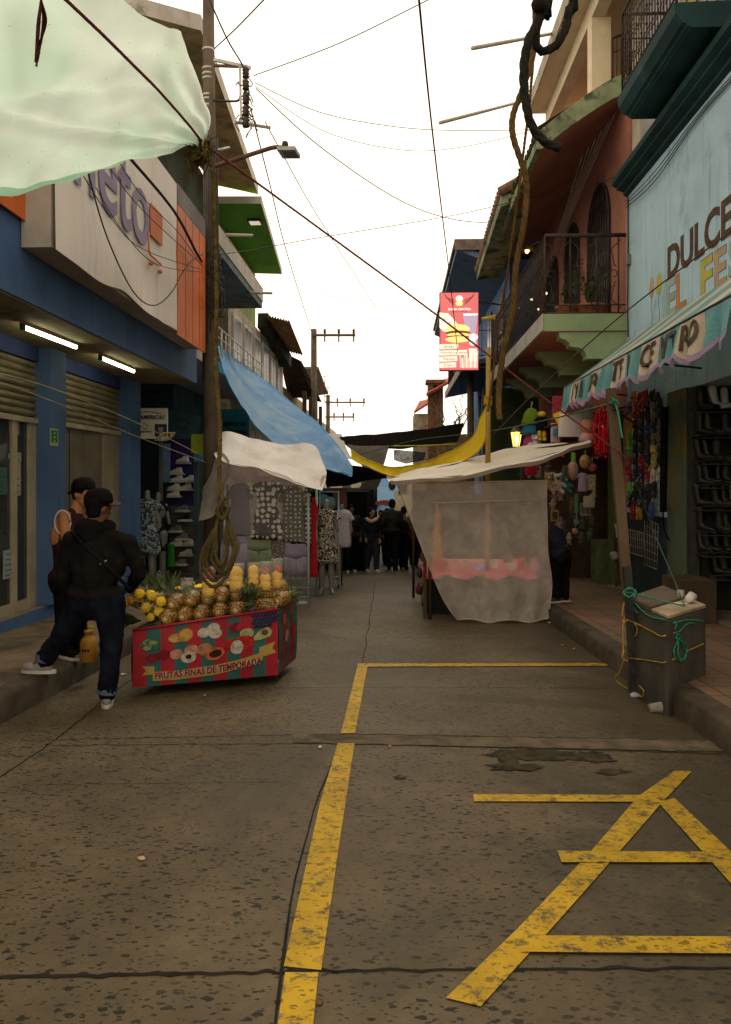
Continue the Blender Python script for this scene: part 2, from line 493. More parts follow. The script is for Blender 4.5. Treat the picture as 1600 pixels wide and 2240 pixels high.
jl(600, 1505, 1350, 1506, .008, 7); jl(100, 1718, 620, 1712, .006, 8); jl(640, 1395, 1300, 1398, .008, 17); jl(690, 1322, 960, 1322, .006, 18)
joint([PG(600, 2260), PG(640, 1960), PG(700, 1740), PG(765, 1560), PG(795, 1440), PG(822, 1270)], .012, 9)
joint([PG(-60, 1740), PG(120, 1620), PG(230, 1530), PG(300, 1480)], .012, 10)
# raised repair strip across the street
mb = MB(); P = []
for i in range(60):
    u = lerp(640, 1585, i / 59); a = PG(u, 1608 + 14 * i / 59); b_ = PG(u, 1626 + 20 * i / 59)
    for q, s in ((a, 1), (b_, 2)): q.y += .03 * noise.noise(V((i * .4, s, 0))); q.z = gz(q.y) + .0052
    P.append([a, b_])
mb.grid(P); mb.build('street_patch', M('repair_concrete', (.088, .066, .039), .85, .35, 6, .7, 60, dirt=((.03, .025, .016), .5, 2.5)), kind='structure')
def blotch(u, v, ru, rv, mt, seed, h=.0045):
    c = PG(u, v); rx = (PG(u + ru, v) - c).length; ry = abs(PG(u, v - rv).y - c.y)
    pts = []
    for k in range(90):
        a = 2 * math.pi * k / 90; w = 1 + .45 * noise.noise(V((math.cos(a) * 1.6 + seed, math.sin(a) * 1.6, seed))) + .35 * noise.noise(V((math.cos(a) * 5, math.sin(a) * 5, seed))) + .2 * noise.noise(V((math.cos(a) * 14, math.sin(a) * 14, seed)))
        x, y = c.x + math.cos(a) * rx * w, c.y + math.sin(a) * ry * w
        pts.append(V((x, y, gz(y) + h)))
    mb = MB(); mb.add(pts, [tuple(range(90))]); mb.build('street_hole', mt, kind='structure')
m_hole = M('broken_concrete', (.034, .027, .015), .9, .5, 12, .9, 40, spec=.1)
m_stain = M('damp_concrete', (.062, .055, .037), .6, .3, 6, .5, 60)
blotch(1185, 1652, 110, 11, m_hole, 1.3); blotch(1300, 1657, 45, 10, m_hole, 4.1, .006); blotch(1130, 1680, 60, 8, m_hole, 7.7, .0065); blotch(1340, 1690, 34, 6, m_hole, 5.2, .0043); blotch(1110, 1655, 26, 16, m_hole, 3.1, .0052); blotch(875, 1702, 14, 4, m_hole, 2.2)
# yellow parking lines and the big letter A
def mark(pts, h):
    mb = MB(); q = [PG(*p) for p in pts]
    for p in q: p.z = gz(p.y) + h
    n = len(q)
    mb.add(q, [tuple(range(n))]); mb.build('road_marking', m_paint, kind='structure')
mark([(783, 1456), (805, 1456), (777, 1606), (746, 1606)], .0061)
mark([(739, 1628), (776, 1628), (741, 1860), (703, 2126), (621, 2118), (700, 1760)], .0061)
mark([(624, 2131), (697, 2131), (680, 2300), (600, 2300)], .0061)
mark([(783, 1453), (1333, 1452), (1336, 1458), (783, 1460)], .0073)
mark([(1478, 1688), (1514, 1690), (1452, 1755), (1354, 1868), (1192, 2052), (1052, 2206), (976, 2187), (1130, 2038), (1291, 1868), (1396, 1745)], .0061)
mark([(1035, 1740), (1420, 1742), (1408, 1757), (1038, 1756)], .0073)
mark([(1440, 1758), (1476, 1749), (1640, 1905), (1800, 2060), (1800, 2150), (1600, 1937)], .0085)
mark([(1220, 1866), (1552, 1868), (1565, 1891), (1229, 1891)], .0097)
mark([(1180, 2053), (1750, 2056), (1750, 2094), (1140, 2089)], .0109)

# ================================================================ LEFT: BLUE SHOP
m_blue = M('blue_paint', (.062, .118, .235), .7, .14, 1.2, .2, 60, dirt=((.02, .03, .06), .62, 1.8), streak=.35)
m_dblue = M('dark_blue_paint', (.028, .045, .14), .65, .15, 1.5, .2, 60, streak=.25)
m_soffit = M('soffit_plaster', (.22, .19, .115), .85, .2, 1.6, .3, 40, dirt=((.09, .07, .04), .55, 1.2))
m_shut = M('shutter_metal', (.20, .175, .10), .5, .22, 2.5, .15, 90, metal=.2, streak=.4)
m_alu = M('cream_frame', (.34, .30, .2), .5, .15, 3, .1)
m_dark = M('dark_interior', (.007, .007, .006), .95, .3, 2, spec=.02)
m_door = M('metal_door', (.15, .13, .085), .55, .15, 2, .1, 50, streak=.3)
m_glass = Mglass('shop_glass', (.05, .06, .055), .5, .05)
m_white = M('sign_vinyl', (.68, .61, .54), .55, .06, .8, .15, 8, dirt=((.40, .34, .28), .6, 1.0), streak=.22)
m_orange = M('orange_vinyl', (.56, .135, .03), .5, .2, 1.2, .1, dirt=((.30, .045, .012), .55, 2.2), streak=.2)
m_purple = M('purple_print', (.25, .20, .31), .6, .15, 3, 0)
m_tube = Memit('fluorescent_tube', (1.0, .93, .62), 14)
m_dmetal = M('dark_metal', (.035, .032, .03), .5, .3, 6, .2)
bl = thing('shop_building', (-6, 8, -.35), 'blue shop with roller shutters and a deep overhang on the left side', 'building')
MB().box(-9, -3.41, 2.0, 13.0, 3.2, 5.55).build('overhang', m_blue, bl)
MB().box(-4.46, -3.43, 2.0, 12.96, 3.185, 3.198).build('soffit', m_soffit, bl)
MB().box(-9, -4.50, 2.0, 4.9, -.5, 3.18).build('wall', m_dblue, bl)
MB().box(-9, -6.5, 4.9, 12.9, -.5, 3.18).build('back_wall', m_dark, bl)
MB().box(-9, -4.30, 2.0, 12.98, -.8, .0).build('plinth', m_blue, bl)
MB().box(-6.4, -4.31, 2.0, 12.97, .001, .006).build('threshold', M('threshold_concrete', (.19, .155, .09), .8, .2, 3), bl)
for (y0, y1) in ((9.29, 9.74), (12.12, 12.62)):
    mb = MB(); mb.box(-4.7, -4.25, y0, y1, .006, 3.184); mb.build('pillar', m_blue, bl, bevel=.01)
MB().box(-4.6, -4.40, 4.9, 12.1, 3.0, 3.184).build('header_beam', m_dblue, bl)
def shutter(y0, y1, zb):
    n = int((3.0 - zb) / .085); mb = MB(); P = []
    prof = []
    for i in range(n):
        z = 3.0 - i * .085
        for t, x in ((0, 0), (.2, .028), (.55, .034), (.8, .022), (.96, 0)): prof.append((x, z - t * .085))
    mb.grid([[V((-4.46 + x, y, z)) for (x, z) in prof] for y in (y0, y1)], sm=False)
    o = mb.build('roller_shutter', m_shut, bl)
    MB().box(-4.47, -4.40, y0, y1, zb - .06, zb + .005).build('bottom_rail', m_alu, o)
shutter(4.9, 9.29, 2.30); shutter(9.74, 12.12, 2.32)
# glass door under the first shutter
for y in (7.3, 8.72, 9.12):
    MB().box(-4.50, -4.43, y, y + (.17 if y > 9 else .10), .006, 2.24).build('door_frame', m_alu, bl)
MB().box(-4.49, -4.44, 5, 9.12, .006, .12).build('door_rail', m_alu, bl)
MB().box(-4.475, -4.465, 4.9, 9.12, .1, 2.24).build('door_pane', m_glass, bl)
MB().box(-4.49, -4.45, 9.74, 11.45, .006, 2.27).build('metal_door', m_door, bl)
MB().box(-4.49, -4.43, 11.45, 12.12, .006, 2.27).build('door_jamb', M('pale_door', (.26, .22, .14), .6, .12, 2, .1, streak=.3), bl)
MB().box(-4.452, -4.447, 10.28, 10.30, .05, 2.25).build('door_seam', m_dark, bl)
# fluorescent lamps on the soffit
for (a, b_, nm) in (((53, 716), (166, 759), 'nearer'), ((222, 783), (292, 812), 'farther')):
    pa, pb = PZ(*a, 3.13), PZ(*b_, 3.13)
    t = thing('fluorescent_lamp', (pa.x, pa.y, 3.13), f'lit fluorescent tube under the blue overhang, the {nm} of the two', 'lamp', 'fluorescent tubes on the soffit')
    MB().tube([pa, pb], .022, 10).build('lamp_tube', m_tube, t)
    d = (pb - pa).normalized()
    MB().bar(pa - d * .05 + V((0, 0, .035)), pb + d * .05 + V((0, 0, .035)), .05, .035).build('lamp_base', m_alu, t)
    for q in (pa - d * .03, pb + d * .03): MB().obox(q, (.04, .05, .06)).build('lamp_holder', m_dmetal, t)
# big illuminated fascia sign box
sg = thing('shop_sign', (-3.25, 9.5, 3.62), 'long white and orange shop sign box with purple lettering above the blue fascia', 'sign')
def panel_x(x, y0, y1, z0, z1, name, mt, par, th=.02, wav=0):
    mb = MB()
    if wav:
        P = [[V((x + wav * noise.noise(V((y * .8, z * 2.2, 3))) * (1 - (z - z0) / (z1 - z0)) ** 2, y, z - (wav * 1.2 * noise.noise(V((y * 1.1, 5, 3))) if k == 0 else 0))) for k, z in enumerate([lerp(z0, z1, t / 8) for t in range(9)])] for y in [lerp(y0, y1, i / 30) for i in range(31)]]
        mb.grid(P)
    else: mb.box(x - th, x, y0, y1, z0, z1)
    return mb.build(name, mt, par)
MB().box(-3.40, -3.125, 6.84, 12.3, 3.66, 5.75).build('sign_box', M('sign_side', (.36, .32, .27), .7, .2, 1.5, .2, 30, streak=.4), sg)
panel_x(-3.095, 6.84, 10.72, 3.64, 5.72, 'front_panel', m_white, sg, wav=.07)
panel_x(-3.085, 10.74, 12.3, 3.60, 5.45, 'end_panel', m_orange, sg)
panel_x(-3.085, 10.74, 12.3, 5.46, 5.74, 'grey_panel', M('grey_vinyl', (.17, .15, .14), .7, .2, 2), sg)
for k in range(1, 4): MB().box(-3.083, -3.080, 10.74 + k * .39, 10.748 + k * .39, 3.6, 5.45).build('panel_seam', M('seam', (.36, .08, .02)), sg)
panel_x(-3.36, 3.0, 7.15, 3.90, 5.5, 'side_panel', m_orange, sg)
text('lettering', 'neto', (-3.078, 7.25, 4.40), (0, 1, 0), (0, 0, 1), 2.22, .80, m_purple, sg, ext=.0015, offset=.012)
MB().box(-3.08, -3.07, 9.50, 9.98, 4.62, 5.02).build('cart_emblem', M('orange_print', (.55, .16, .06), .6, .1), sg)
mb = MB(); mb.tube([(-3.07, 9.42, 4.62), (-3.07, 9.42, 4.40), (-3.07, 9.47, 4.36), (-3.07, 9.92, 4.36)], .012, 6); mb.ell((-3.07, 9.50, 4.26), .03); mb.ell((-3.07, 9.88, 4.26), .03)
mb.build('cart_outline', MATS['orange_print'], sg)
# pillar sign, posters
t = thing('exit_sign', (-4.245, 9.5, 1.78), 'small green evacuation sign with white border on the blue pillar', 'sign')
e0, e1 = PX(110, 936, -4.245), PX(127, 976, -4.245)
MB().box(-4.249, -4.243, e0.y, e1.y, e1.z, e0.z).build('sign_plate', M('pale_green', (.35, .42, .2), .6), t)
MB().box(-4.244, -4.241, e0.y + .025, e1.y - .025, e1.z + .04, e0.z - .02).build('sign_field', M('sign_green', (.02, .16, .04), .6), t)
mb = MB(); yc = (e0.y + e1.y) / 2; zc = (e0.z + e1.z) / 2
for s in (-1, 1): mb.prism([(-4.2405, yc - .022, zc + s * .06), (-4.2405, yc + .022, zc + s * .06), (-4.2405, yc, zc + s * .028)], (.002, 0, 0))
mb.bar((-4.24, yc - .04, zc), (-4.24, yc + .04, zc), .003, .012)
mb.build('arrow_mark', M('pale_print', (.5, .52, .4)), t)
m_paper = M('paper_white', (.34, .32, .25), .8, .15, 4, 0)
m_print = M('print_grey', (.06, .06, .055), .8, .2, 9, 0)
for k, (u0, v0, u1, v1, mt, lb) in enumerate(((20, 919, 42, 952, M('poster_pink', (.24, .16, .13), .8), 'framed pinkish notice at the top of the glass door'), (24, 955, 37, 981, M('poster_orange', (.35, .08, .02), .8), 'small orange sticker under the framed notice'),
        (18, 992, 28, 1004, M('poster_green', (.18, .32, .2), .8), 'tiny pale green sticker on the door glass'), (34, 989, 46, 1008, m_paper, 'small white square sticker near the door frame'), (28, 1008, 45, 1084, m_paper, 'tall white list taped inside the glass door'),
        (-8, 1022, 15, 1082, M('poster_teal', (.05, .13, .1), .7), 'dark green poster with pale border on the door glass'), (7, 1205, 31, 1262, M('paper_blue', (.26, .30, .30), .8), 'bluish paper notice low on the glass door'))):
    a, b_ = PX(u0, v0, -4.455), PX(u1, v1, -4.455)
    t = MB().box(-4.458, -4.452, a.y, b_.y, b_.z, a.z).build('poster', mt, label=lb, cat='poster', group='papers on the glass door')
    mb = MB(); nl = 5 if v1 - v0 > 20 else 2
    for i in range(nl):
        z = lerp(a.z, b_.z, (i + .7) / (nl + .4)); mb.box(-4.4515, -4.450, lerp(a.y, b_.y, .15), lerp(a.y, b_.y, .55 + .3 * rnd.random()), z - (a.z - b_.z) * .035, z)
    mb.build('print', m_print, t)
for k, (u, v0, v1) in enumerate(((-2, 1160, 1216), (24, 1160, 1214))):
    c = PX(u, v1, -4.75); h = PX(u, v0, -4.75).z - c.z
    t = MB().lathe(c, [(.09, 0), (.10, .02), (.10, h * .62), (.05, h * .82), (.035, h * .85), (.035, h)], 14).build('water_jug', M('jug_plastic', (.22, .22, .12), .4), label=f'pale jug behind the door glass, {("at the frame edge", "beside the blue paper notice")[k]}', cat='jug', group='jugs behind the door glass')
MB().box(-5.4, -4.6, 5.2, 9.1, .006, .33).build('display_counter', M('brown_counter', (.10, .06, .03), .7), label='low brown counter behind the glass door', cat='counter')

# ================================================================ LEFT: HOUSES FURTHER DOWN
m_dgreen = M('mossy_wall', (.045, .052, .038), .9, .3, 1.2, .4, 30, dirt=((.02, .02, .014), .5, 1.5))
m_brown = M('stained_slab', (.56, .37, .16), .9, .3, 1.2, .4, 20, dirt=((.26, .17, .07), .5, 1.8))
m_pale = M('weathered_white', (.42, .38, .32), .9, .15, 2, .3, 40, dirt=((.17, .14, .11), .55, 2.5), streak=.4)
m_grblue = M('grey_blue_plaster', (.125, .15, .155), .9, .25, 1.5, .3, 30, dirt=((.05, .06, .06), .5, 1.6), streak=.3)
m_green = M('green_paint', (.13, .36, .05), .8, .15, 1.6, .2, 40, streak=.2)
m_green2 = M('dull_green_wall', (.17, .22, .085), .85, .2, 1.6, .2, 40, streak=.4)
m_cream = M('cream_wall', (.34, .30, .22), .88, .2, 2, .3, 40, dirt=((.14, .11, .07), .52, 2.2), streak=.4)
m_wood = M('dark_timber', (.06, .04, .023), .85, .3, 3, .4, 40, stretch=(1, 1, .2))
m_corr = M('rusty_sheet', (.34, .21, .10), .7, .35, 2, .2, 30, dirt=((.13, .08, .045), .5, 3))
m_btile = M('black_tile_roof', (.085, .065, .048), .8, .3, 4, .4)
m_bluep = M('shutter_grey', (.10, .10, .09), .7)
def slab(name, pts, th, mats, par, top=False):
    mb = MB(); mb.prism(pts, (0, 0, th), 0, 1); return mb.build(name, mats, par)
# house with the big roof slab just behind the pole
hb = thing('corner_house', (-6.2, 17, -.7), 'tall dark house behind the utility pole with a big brown roof slab and two balconies', 'building')
MB().box(-9, -5.0, 13.05, 20.8, 3.9, 9.45).build('wall', m_dgreen, hb)
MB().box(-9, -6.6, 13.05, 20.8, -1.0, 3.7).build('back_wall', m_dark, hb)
MB().box(-6.6, -4.95, 16.9, 20.8, -1.0, 3.7).build('shop_wall', m_dgreen, hb)
q = [PD(440, 60, 13.6), PD(300, 22, 13.1), PD(180, 60, 13.1), PD(468, 405, 20.7), PD(565, 433, 21.4)]
for p in q: p.z = 9.5
slab('roof_slab', q, .28, (m_brown, m_pale), hb)
MB().box(-5.05, -3.55, 13.1, 20.5, 3.72, 3.92).build('balcony_floor', m_pale, hb)
MB().box(-5.05, -3.62, 15.2, 20.6, 6.18, 6.34).build('upper_balcony_floor', m_grblue, hb)
MB().box(-3.72, -3.60, 15.2, 20.62, 6.345, 6.72).build('parapet', m_pale, hb)
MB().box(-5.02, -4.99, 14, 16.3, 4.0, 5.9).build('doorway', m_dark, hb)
MB().box(-4.99, -4.95, 13.1, 20.7, 3.93, 6.17).build('balcony_wall', M('dark_teal_wall', (.06, .08, .07), .9, .3, 1.5, .2, 40, streak=.4), hb)
rl = MB()
for z in (4.62, 4.42, 4.02): rl.tube([(-3.58, 13.2, z), (-3.58, 20.4, z)], .018 if z > 4.5 else .011, 6)
for i in range(19): rl.tube([(-3.58, 13.2 + i * .4, 3.92), (-3.58, 13.2 + i * .4, 4.62)], .013 if i % 3 else .02, 6)
rl.build('balcony_railing', M('white_rail', (.5, .47, .42), .6, .15, 5, .1), hb)
for (u, v, l) in ((505, 513, .75), (560, 640, .7)):
    p = PX(u - 12, v, -3.62); MB().tube([p, p + V((l * .75, .15, .02))], .035, 8).build('drain_pipe', m_pale, hb)
hc = thing('green_house', (-6.6, 24, -.9), 'green painted upper house with a wide green eave and a square lamp under it', 'building')
MB().box(-9, -5.15, 20.85, 27.9, 6.6, 9.05).build('wall', m_green2, hc)
q = [PD(572, 440, 21.0), PD(462, 434, 21.0), PD(500, 592, 28.0), PD(617, 595, 28.2)]
for p in q: p.z = 9.1
slab('eave_slab', q, .2, (m_green, m_pale), hc)
c = PD(558, 485, 23.5); c = PZ(558, 485, 9.06)
o = MB().box(c.x - .2, c.x + .2, c.y - .2, c.y + .2, 9.03, 9.098).build('eave_lamp', m_dmetal, hc)
MB().box(c.x - .15, c.x + .15, c.y - .15, c.y + .15, 9.015, 9.029).build('lamp_lens', Memit('eave_lamp_light', (1, .85, .65), .55), o)
hd = thing('window_house', (-6, 26, -1), 'two storey cream house with tall white framed upstairs windows', 'building')
MB().box(-9, -4.6, 20.85, 31, -1.5, 6.55).build('wall', m_cream, hd)
for k in range(6):
    y = 21.3 + k * 1.6
    w = MB(); w.box(-4.598, -4.55, y, y + 1.15, 4.15, 6.25)
    w = w.build('window', M('pale_frame', (.42, .40, .36), .7), hd)
    for j in range(2): MB().box(-4.549, -4.545, y + .07 + j * .54, y + .54 + j * .54, 4.25, 6.15).build('pane', M('window_dark', (.05, .055, .05), .25), w)
MB().box(-4.7, -3.8, 20.9, 31, 3.85, 3.97).build('ledge', m_pale, hd)
mb = MB(); P = []
for i in range(60):
    t = i / 59; a = PD(lerp(578, 634, t), lerp(688, 702, t), lerp(25.6, 25.2, t)); b_ = PD(lerp(612, 664, t), lerp(765, 777, t), lerp(30.5, 30.0, t))
    dz = .03 * math.sin(t * 60); P.append([a + V((0, 0, dz)), b_ + V((0, 0, dz))])
mb.grid(P); mb.build('sheet_roof', m_corr, hd)
MB().bar(PD(575, 700, 26), PD(628, 790, 30.5), .35, .5).build('eave_beam', m_dgreen, hd)
he = thing('timber_house', (-6, 35, -1.3), 'old house with a black tiled eave and a dark wooden balcony', 'building')
MB().box(-9, -4.9, 31.05, 40, -1.6, 5.6).build('wall', M('tan_wall', (.24, .17, .09), .9, .2, 2, .3, 40, dirt=((.1, .07, .04), .5, 2)), he)
mb = MB(); P = []
for i in range(80):
    t = i / 79; a = PD(lerp(612, 656, t), lerp(775, 790, t), 31.2); b_ = PD(lerp(632, 692, t), lerp(872, 872, t), 36.5)
    dz = .05 * abs(math.sin(t * 55)); P.append([a + V((0, 0, dz)), a.lerp(b_, .5) + V((0, 0, dz - .15)), b_ + V((0, 0, dz))])
mb.grid(P); mb.build('tiled_roof', m_btile, he)
mb = MB(); P = []
for i in range(30):
    t = i / 29; P.append([PD(lerp(630, 660, t), lerp(775, 790, t), 33), PD(lerp(660, 705, t), lerp(872, 880, t), 38)])
mb.grid(P); mb.build('upper_roof', m_btile, he)
MB().box(-4.9, -3.7, 31.1, 40, 2.6, 2.78).build('balcony_floor', m_wood, he)
for y in (31.4, 33.6, 35.8, 38): MB().box(-3.86, -3.70, y, y + .18, 2.78, 5.2).build('balcony_post', m_wood, he)
mb = MB(); mb.box(-3.82, -3.74, 31.1, 40, 3.5, 3.6)
for i in range(36): mb.box(-3.80, -3.76, 31.1 + i * .25, 31.16 + i * .25, 2.78, 3.5)
mb.build('balcony_railing', m_wood, he)
for y in (32, 34.4): MB().box(-4.9, -4.86, y, y + .9, 3.1, 5.0).build('window', M('pale_frame'), he)
hf = thing('far_house', (-6, 46, -1.8), 'distant left house with a flat grey sheet roof and aerials', 'building')
MB().box(-9, -4.9, 40.1, 62, -2.5, 5.4).build('wall', m_cream, hf)
q = [PD(655, 806, 41), PD(697, 806, 41), PD(718, 862, 47), PD(690, 866, 47)]
mb = MB(); mb.prism(q, (0, 0, .1)); mb.build('sheet_roof', M('grey_sheet', (.16, .13, .125), .7), hf)
mb = MB()
for (u, v0, v1, w) in ((711, 820, 885, 8), (718, 845, 890, 6)):
    a, b_ = PD(u, v1, 46), PD(u, v0, 46); mb.tube([a, b_], .02, 5)
    for k in range(4): z = lerp(b_.z, a.z, k * .22 + .05); mb.tube([V((b_.x - .22, b_.y, z)), V((b_.x + .22, b_.y, z))], .012, 4)
mb.build('aerial', m_dmetal, hf)
he2 = thing('end_house', (0, 75, -3), 'far pale house closing the end of the street behind the stalls', 'building')
MB().box(-14, 14, 74, 80, -4, 2.6).build('wall', m_cream, he2)
for k in range(8): MB().box(-7 + k * 1.8, -6.2 + k * 1.8, 73.95, 73.99, .2, 1.6).build('window', M('window_dark'), he2)
# ================================================================ RIGHT: PALE BLUE SWEET SHOP
m_lblue = M('pale_blue_wall', (.36, .52, .60), .85, .12, .9, .4, 30, dirt=((.24, .35, .37), .54, 1.5), streak=.45)
m_teal = M('dark_teal_paint', (.016, .046, .046), .75, .25, 1.5, .3, 30, dirt=((.09, .11, .09), .62, 3))
m_pillar = M('mould_pillar', (.058, .080, .050), .85, .3, 1.5, .4, 30, dirt=((.12, .095, .022), .45, 1.6))
m_lilac = M('lilac_wall', (.34, .31, .33), .85, .15, 2, .2, 40, dirt=((.10, .09, .24), .58, 2.5))
m_iron = M('wrought_iron', (.045, .032, .026), .6, .3, 8, .3)
m_lowteal = M('low_teal_paint', (.022, .038, .040), .8, .3, 2, .3, 30, dirt=((.05, .05, .03), .55, 2))
XR = 3.82
bg_ = thing('sweet_shop', (5.5, 8, -.3), 'pale blue shop on the right with painted wall lettering and a dark teal balcony', 'building')
MB().box(XR, 9, 2, 12.93, 2.75, 6.42).build('upper_wall', m_lblue, bg_)
MB().box(XR, 9, 10.75, 12.93, 1.02, 2.75).build('wall', m_lblue, bg_)
MB().box(XR, 9, 10.75, 12.93, -.9, 1.02).build('dado', m_lowteal, bg_)
MB().box(XR - .10, 9, 10.12, 10.75, -.9, 2.75).build('pillar', m_pillar, bg_, bevel=.015)
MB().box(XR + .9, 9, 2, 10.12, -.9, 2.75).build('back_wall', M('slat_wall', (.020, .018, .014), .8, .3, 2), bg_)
MB().box(XR, 9, 2, 10.12, -.9, -.12).build('shop_step', M('step_concrete', (.15, .125, .085), .85, .3, 2, .4), bg_)
MB().box(XR - .25, XR, 2, 9.9, -.9, -.28).build('step', MATS['step_concrete'], bg_)
MB().box(XR + .10, 4.9, 10.06, 10.117, -.11, 2.74).build('slat_panel', M('slat_dark', (.022, .019, .014), .8, .3, 3), bg_)
MB().box(XR - .06, XR + .02, 9.98, 10.118, -.11, 2.74).build('shutter_rail', m_dmetal, bg_)
# cornice mouldings and balcony
def moulding(name, y0, y1, prof, mt, par):
    mb = MB(); mb.grid([[V((x, y, z)) for x, z in prof] for y in (y0, y1)], sm=False)
    k = len(prof)
    for y in (y0, y1): mb.add([V((x, y, z)) for x, z in prof] + [V((4.2, y, prof[-1][1])), V((4.2, y, prof[0][1]))], [tuple(range(k + 2))])
    return mb.build(name, mt, par)
moulding('cornice', 2, 12.9, [(XR, 6.23), (XR - .07, 6.26), (XR - .07, 6.31), (XR - .18, 6.35), (XR - .18, 6.38), (XR - .26, 6.42), (XR - .27, 6.50), (XR, 6.55)], m_teal, bg_)
moulding('balcony_slab', 8.75, 10.95, [(3.95, 6.62), (3.30, 6.62), (3.28, 6.64), (3.26, 6.64), (3.24, 6.67), (3.20, 6.68), (3.12, 6.78), (3.10, 6.90), (3.95, 6.92)], m_teal, bg_)
MB().box(3.95, 9, 2, 12.9, 6.69, 11.5).build('top_storey_wall', m_lilac, bg_)
MB().box(3.90, 3.949, 12.5, 12.9, 6.69, 11.5).build('corner_trim', M('cream_trim', (.45, .40, .30), .8, .15, 3), bg_)
for y in (9.1, 10.2): MB().box(3.90, 3.948, y, y + .55, 7.0, 9.2).build('balcony_door', M('ochre_door', (.30, .22, .09), .7, .3, 2), bg_)
def railing(pts, h, par, name, mt, pitch=.11, curl=True, knots=True):
    mb = MB()
    for a, b_ in zip(pts, pts[1:]):
        a, b_ = V(a), V(b_); L = (b_ - a).length; d = (b_ - a) / L; n = max(int(L / pitch), 1)
        for z, r in ((h, .022), (h * .70, .011), (.10, .013)): mb.tube([a + V((0, 0, z)), b_ + V((0, 0, z))], r, 6)
        for i in range(n + 1):
            p = a + d * (L * i / n)
            mb.tube([p, p + V((0, 0, h))], .016 if i in (0, n) else .008, 5)
            if knots and i % 2 == 0:
                for f in (.35, .55): mb.ell(p + V((0, 0, h * f)), (.018, .018, .03), 6, 4)
            if curl and i < n:
                c = p + d * (L / n / 2)
                for zc, s in ((h * .84, 1), (h * .25, -1), (h * .5, 1)):
                    q = [c + d * (math.cos(t) * (.05 - .004 * t)) + V((0, 0, zc + s * math.sin(t) * (.06 - .005 * t))) for t in [k * .7 for k in range(10)]]
                    mb.tube(q, .005, 4)
    return mb.build(name, mt, par)
railing([(3.95, 8.82, 6.92), (3.16, 8.82, 6.92), (3.16, 10.9, 6.92), (3.95, 10.9, 6.92)], 1.15, bg_, 'balcony_railing', m_iron, .10)
# painted wall lettering
xw = XR - .004
m_brownp = M('brick_letter', (.085, .045, .03), .85, .35, 9, .1)
def wtxt(s, u0, v0, v1, wid, mt, nm='lettering'):
    p = PX(u0, v1, XR); h = PX(u0, v0, XR).z - p.z
    return text(nm, s, (xw, p.y, p.z), (0, -1, 0), (0, 0, 1), wid, h, mt, bg_, ext=.003, offset=.03)
wtxt('DULCERIA', 1462, 541, 615, 3.15, m_brownp)
for s, u0, v0, v1, w, c in (('E', 1459, 617, 697, .34, (.28, .37, .30)), ('L', 1481, 603, 683, .34, (.42, .20, .06)), ('F', 1535, 572, 654, .34, (.42, .37, .07)), ('E', 1565, 553, 634, .32, (.40, .27, .17)), ('S', 1596, 530, 610, .30, (.25, .33, .30))):
    wtxt(s, u0, v0, v1, w, M('letter_%s_%d' % (s, u0), c, .85, .12, 4, .1))
    p = PX(u0, v1, XR); h = PX(u0, v0, XR).z - p.z
    text('letter_outline', s, (xw + .0025, p.y + .016, p.z - .016), (0, -1, 0), (0, 0, 1), w + .032, h + .032, M('outline_print', (.11, .12, .09), .9), bg_, ext=.002, offset=.035)
for u, v, c, nm in ((1443, 620, (.42, .38, .06), 'a'), (1427, 629, (.42, .30, .16), 'b')):
    p = PX(u, v, XR); mb = MB(); mb.ell((xw, p.y, p.z), (.006, .105, .165), 14, 10)
    mb.build('painted_balloon', M('balloon_' + nm, c, .85, .1, 4, 0), bg_)
    MB().tube([(xw, p.y, p.z - .16), (xw, p.y + .03, p.z - .3), (xw, p.y - .03, p.z - .42), (xw, p.y + .01, p.z - .55)], .003, 4).build('painted_string', MATS['outline_print'], bg_)
# striped awning with a scalloped valance
m_aw1 = Mtarp('awning_teal', (.14, .38, .40), 0, .35, .5, .35, 8)
m_aw2 = Mtarp('awning_cream', (.68, .57, .43), 0, .35, .5, .35, 8)
m_aw3 = Mtarp('awning_trim', (.42, .29, .46), 0, .35, .6, .3, 9)
m_let = M('awning_letter', (.07, .048, .03), .85, .5, 8, 0)
aw = thing('shop_awning', (3.3, 9.7, 2.7), 'teal and cream striped awning with purple scalloped valance over the pale blue shop front', 'awning')
YA, YB, NS = 12.95, 6.5, 11
NYa = NS * 14
mb = MB(); P = []
for i in range(NYa + 1):
    y = lerp(YA, YB, i / NYa)
    P.append([V((lerp(XR - .01, 2.79, t), y, lerp(3.86, 3.09, t) - .015 * math.sin(math.pi * t) + .012 * noise.noise(V((y * 2, t * 3, 0))))) for t in [k / 8 for k in range(9)]])
mb.grid(P, mf=lambda i, j: (i // 14) % 2); mb.build('canopy', (m_aw1, m_aw2), aw)
mb = MB(); P = []
def vpos(y, t, L):
    f = 1 + .5 * noise.noise(V((y * .6, 1, 2)))
    return V((2.79 - .04 * t + .045 * t * f * math.sin(y * 17 + 2 * noise.noise(V((y * 2, 0, 0)))), y, 3.085 - L * t))
for i in range(NYa + 1):
    y = lerp(YA, YB, i / NYa); ph = (i % 7) / 7
    L = .33 + .10 * abs(math.sin(math.pi * i / 7)) + .02 * noise.noise(V((y * 3, 0, 0)))
    P.append([vpos(y, t, L) for t in (0, .2, .4, .6, .78, .86, 1)])
mb.grid(P, mf=lambda i, j: 2 if j >= 5 else (i // 14) % 2); mb.build('valance', (m_aw1, m_aw2, m_aw3), aw)
MB().tube([(2.80, YA, 3.09), (2.80, YB, 3.09)], .018, 8).build('awning_bar', m_dmetal, aw)
for y in (YA - .05, 9.8, YB + .05): MB().tube([(XR, y, 2.95), (2.82, y, 3.07)], .014, 6).build('awning_arm', m_dmetal, aw)
wst = (YA - YB) / NS
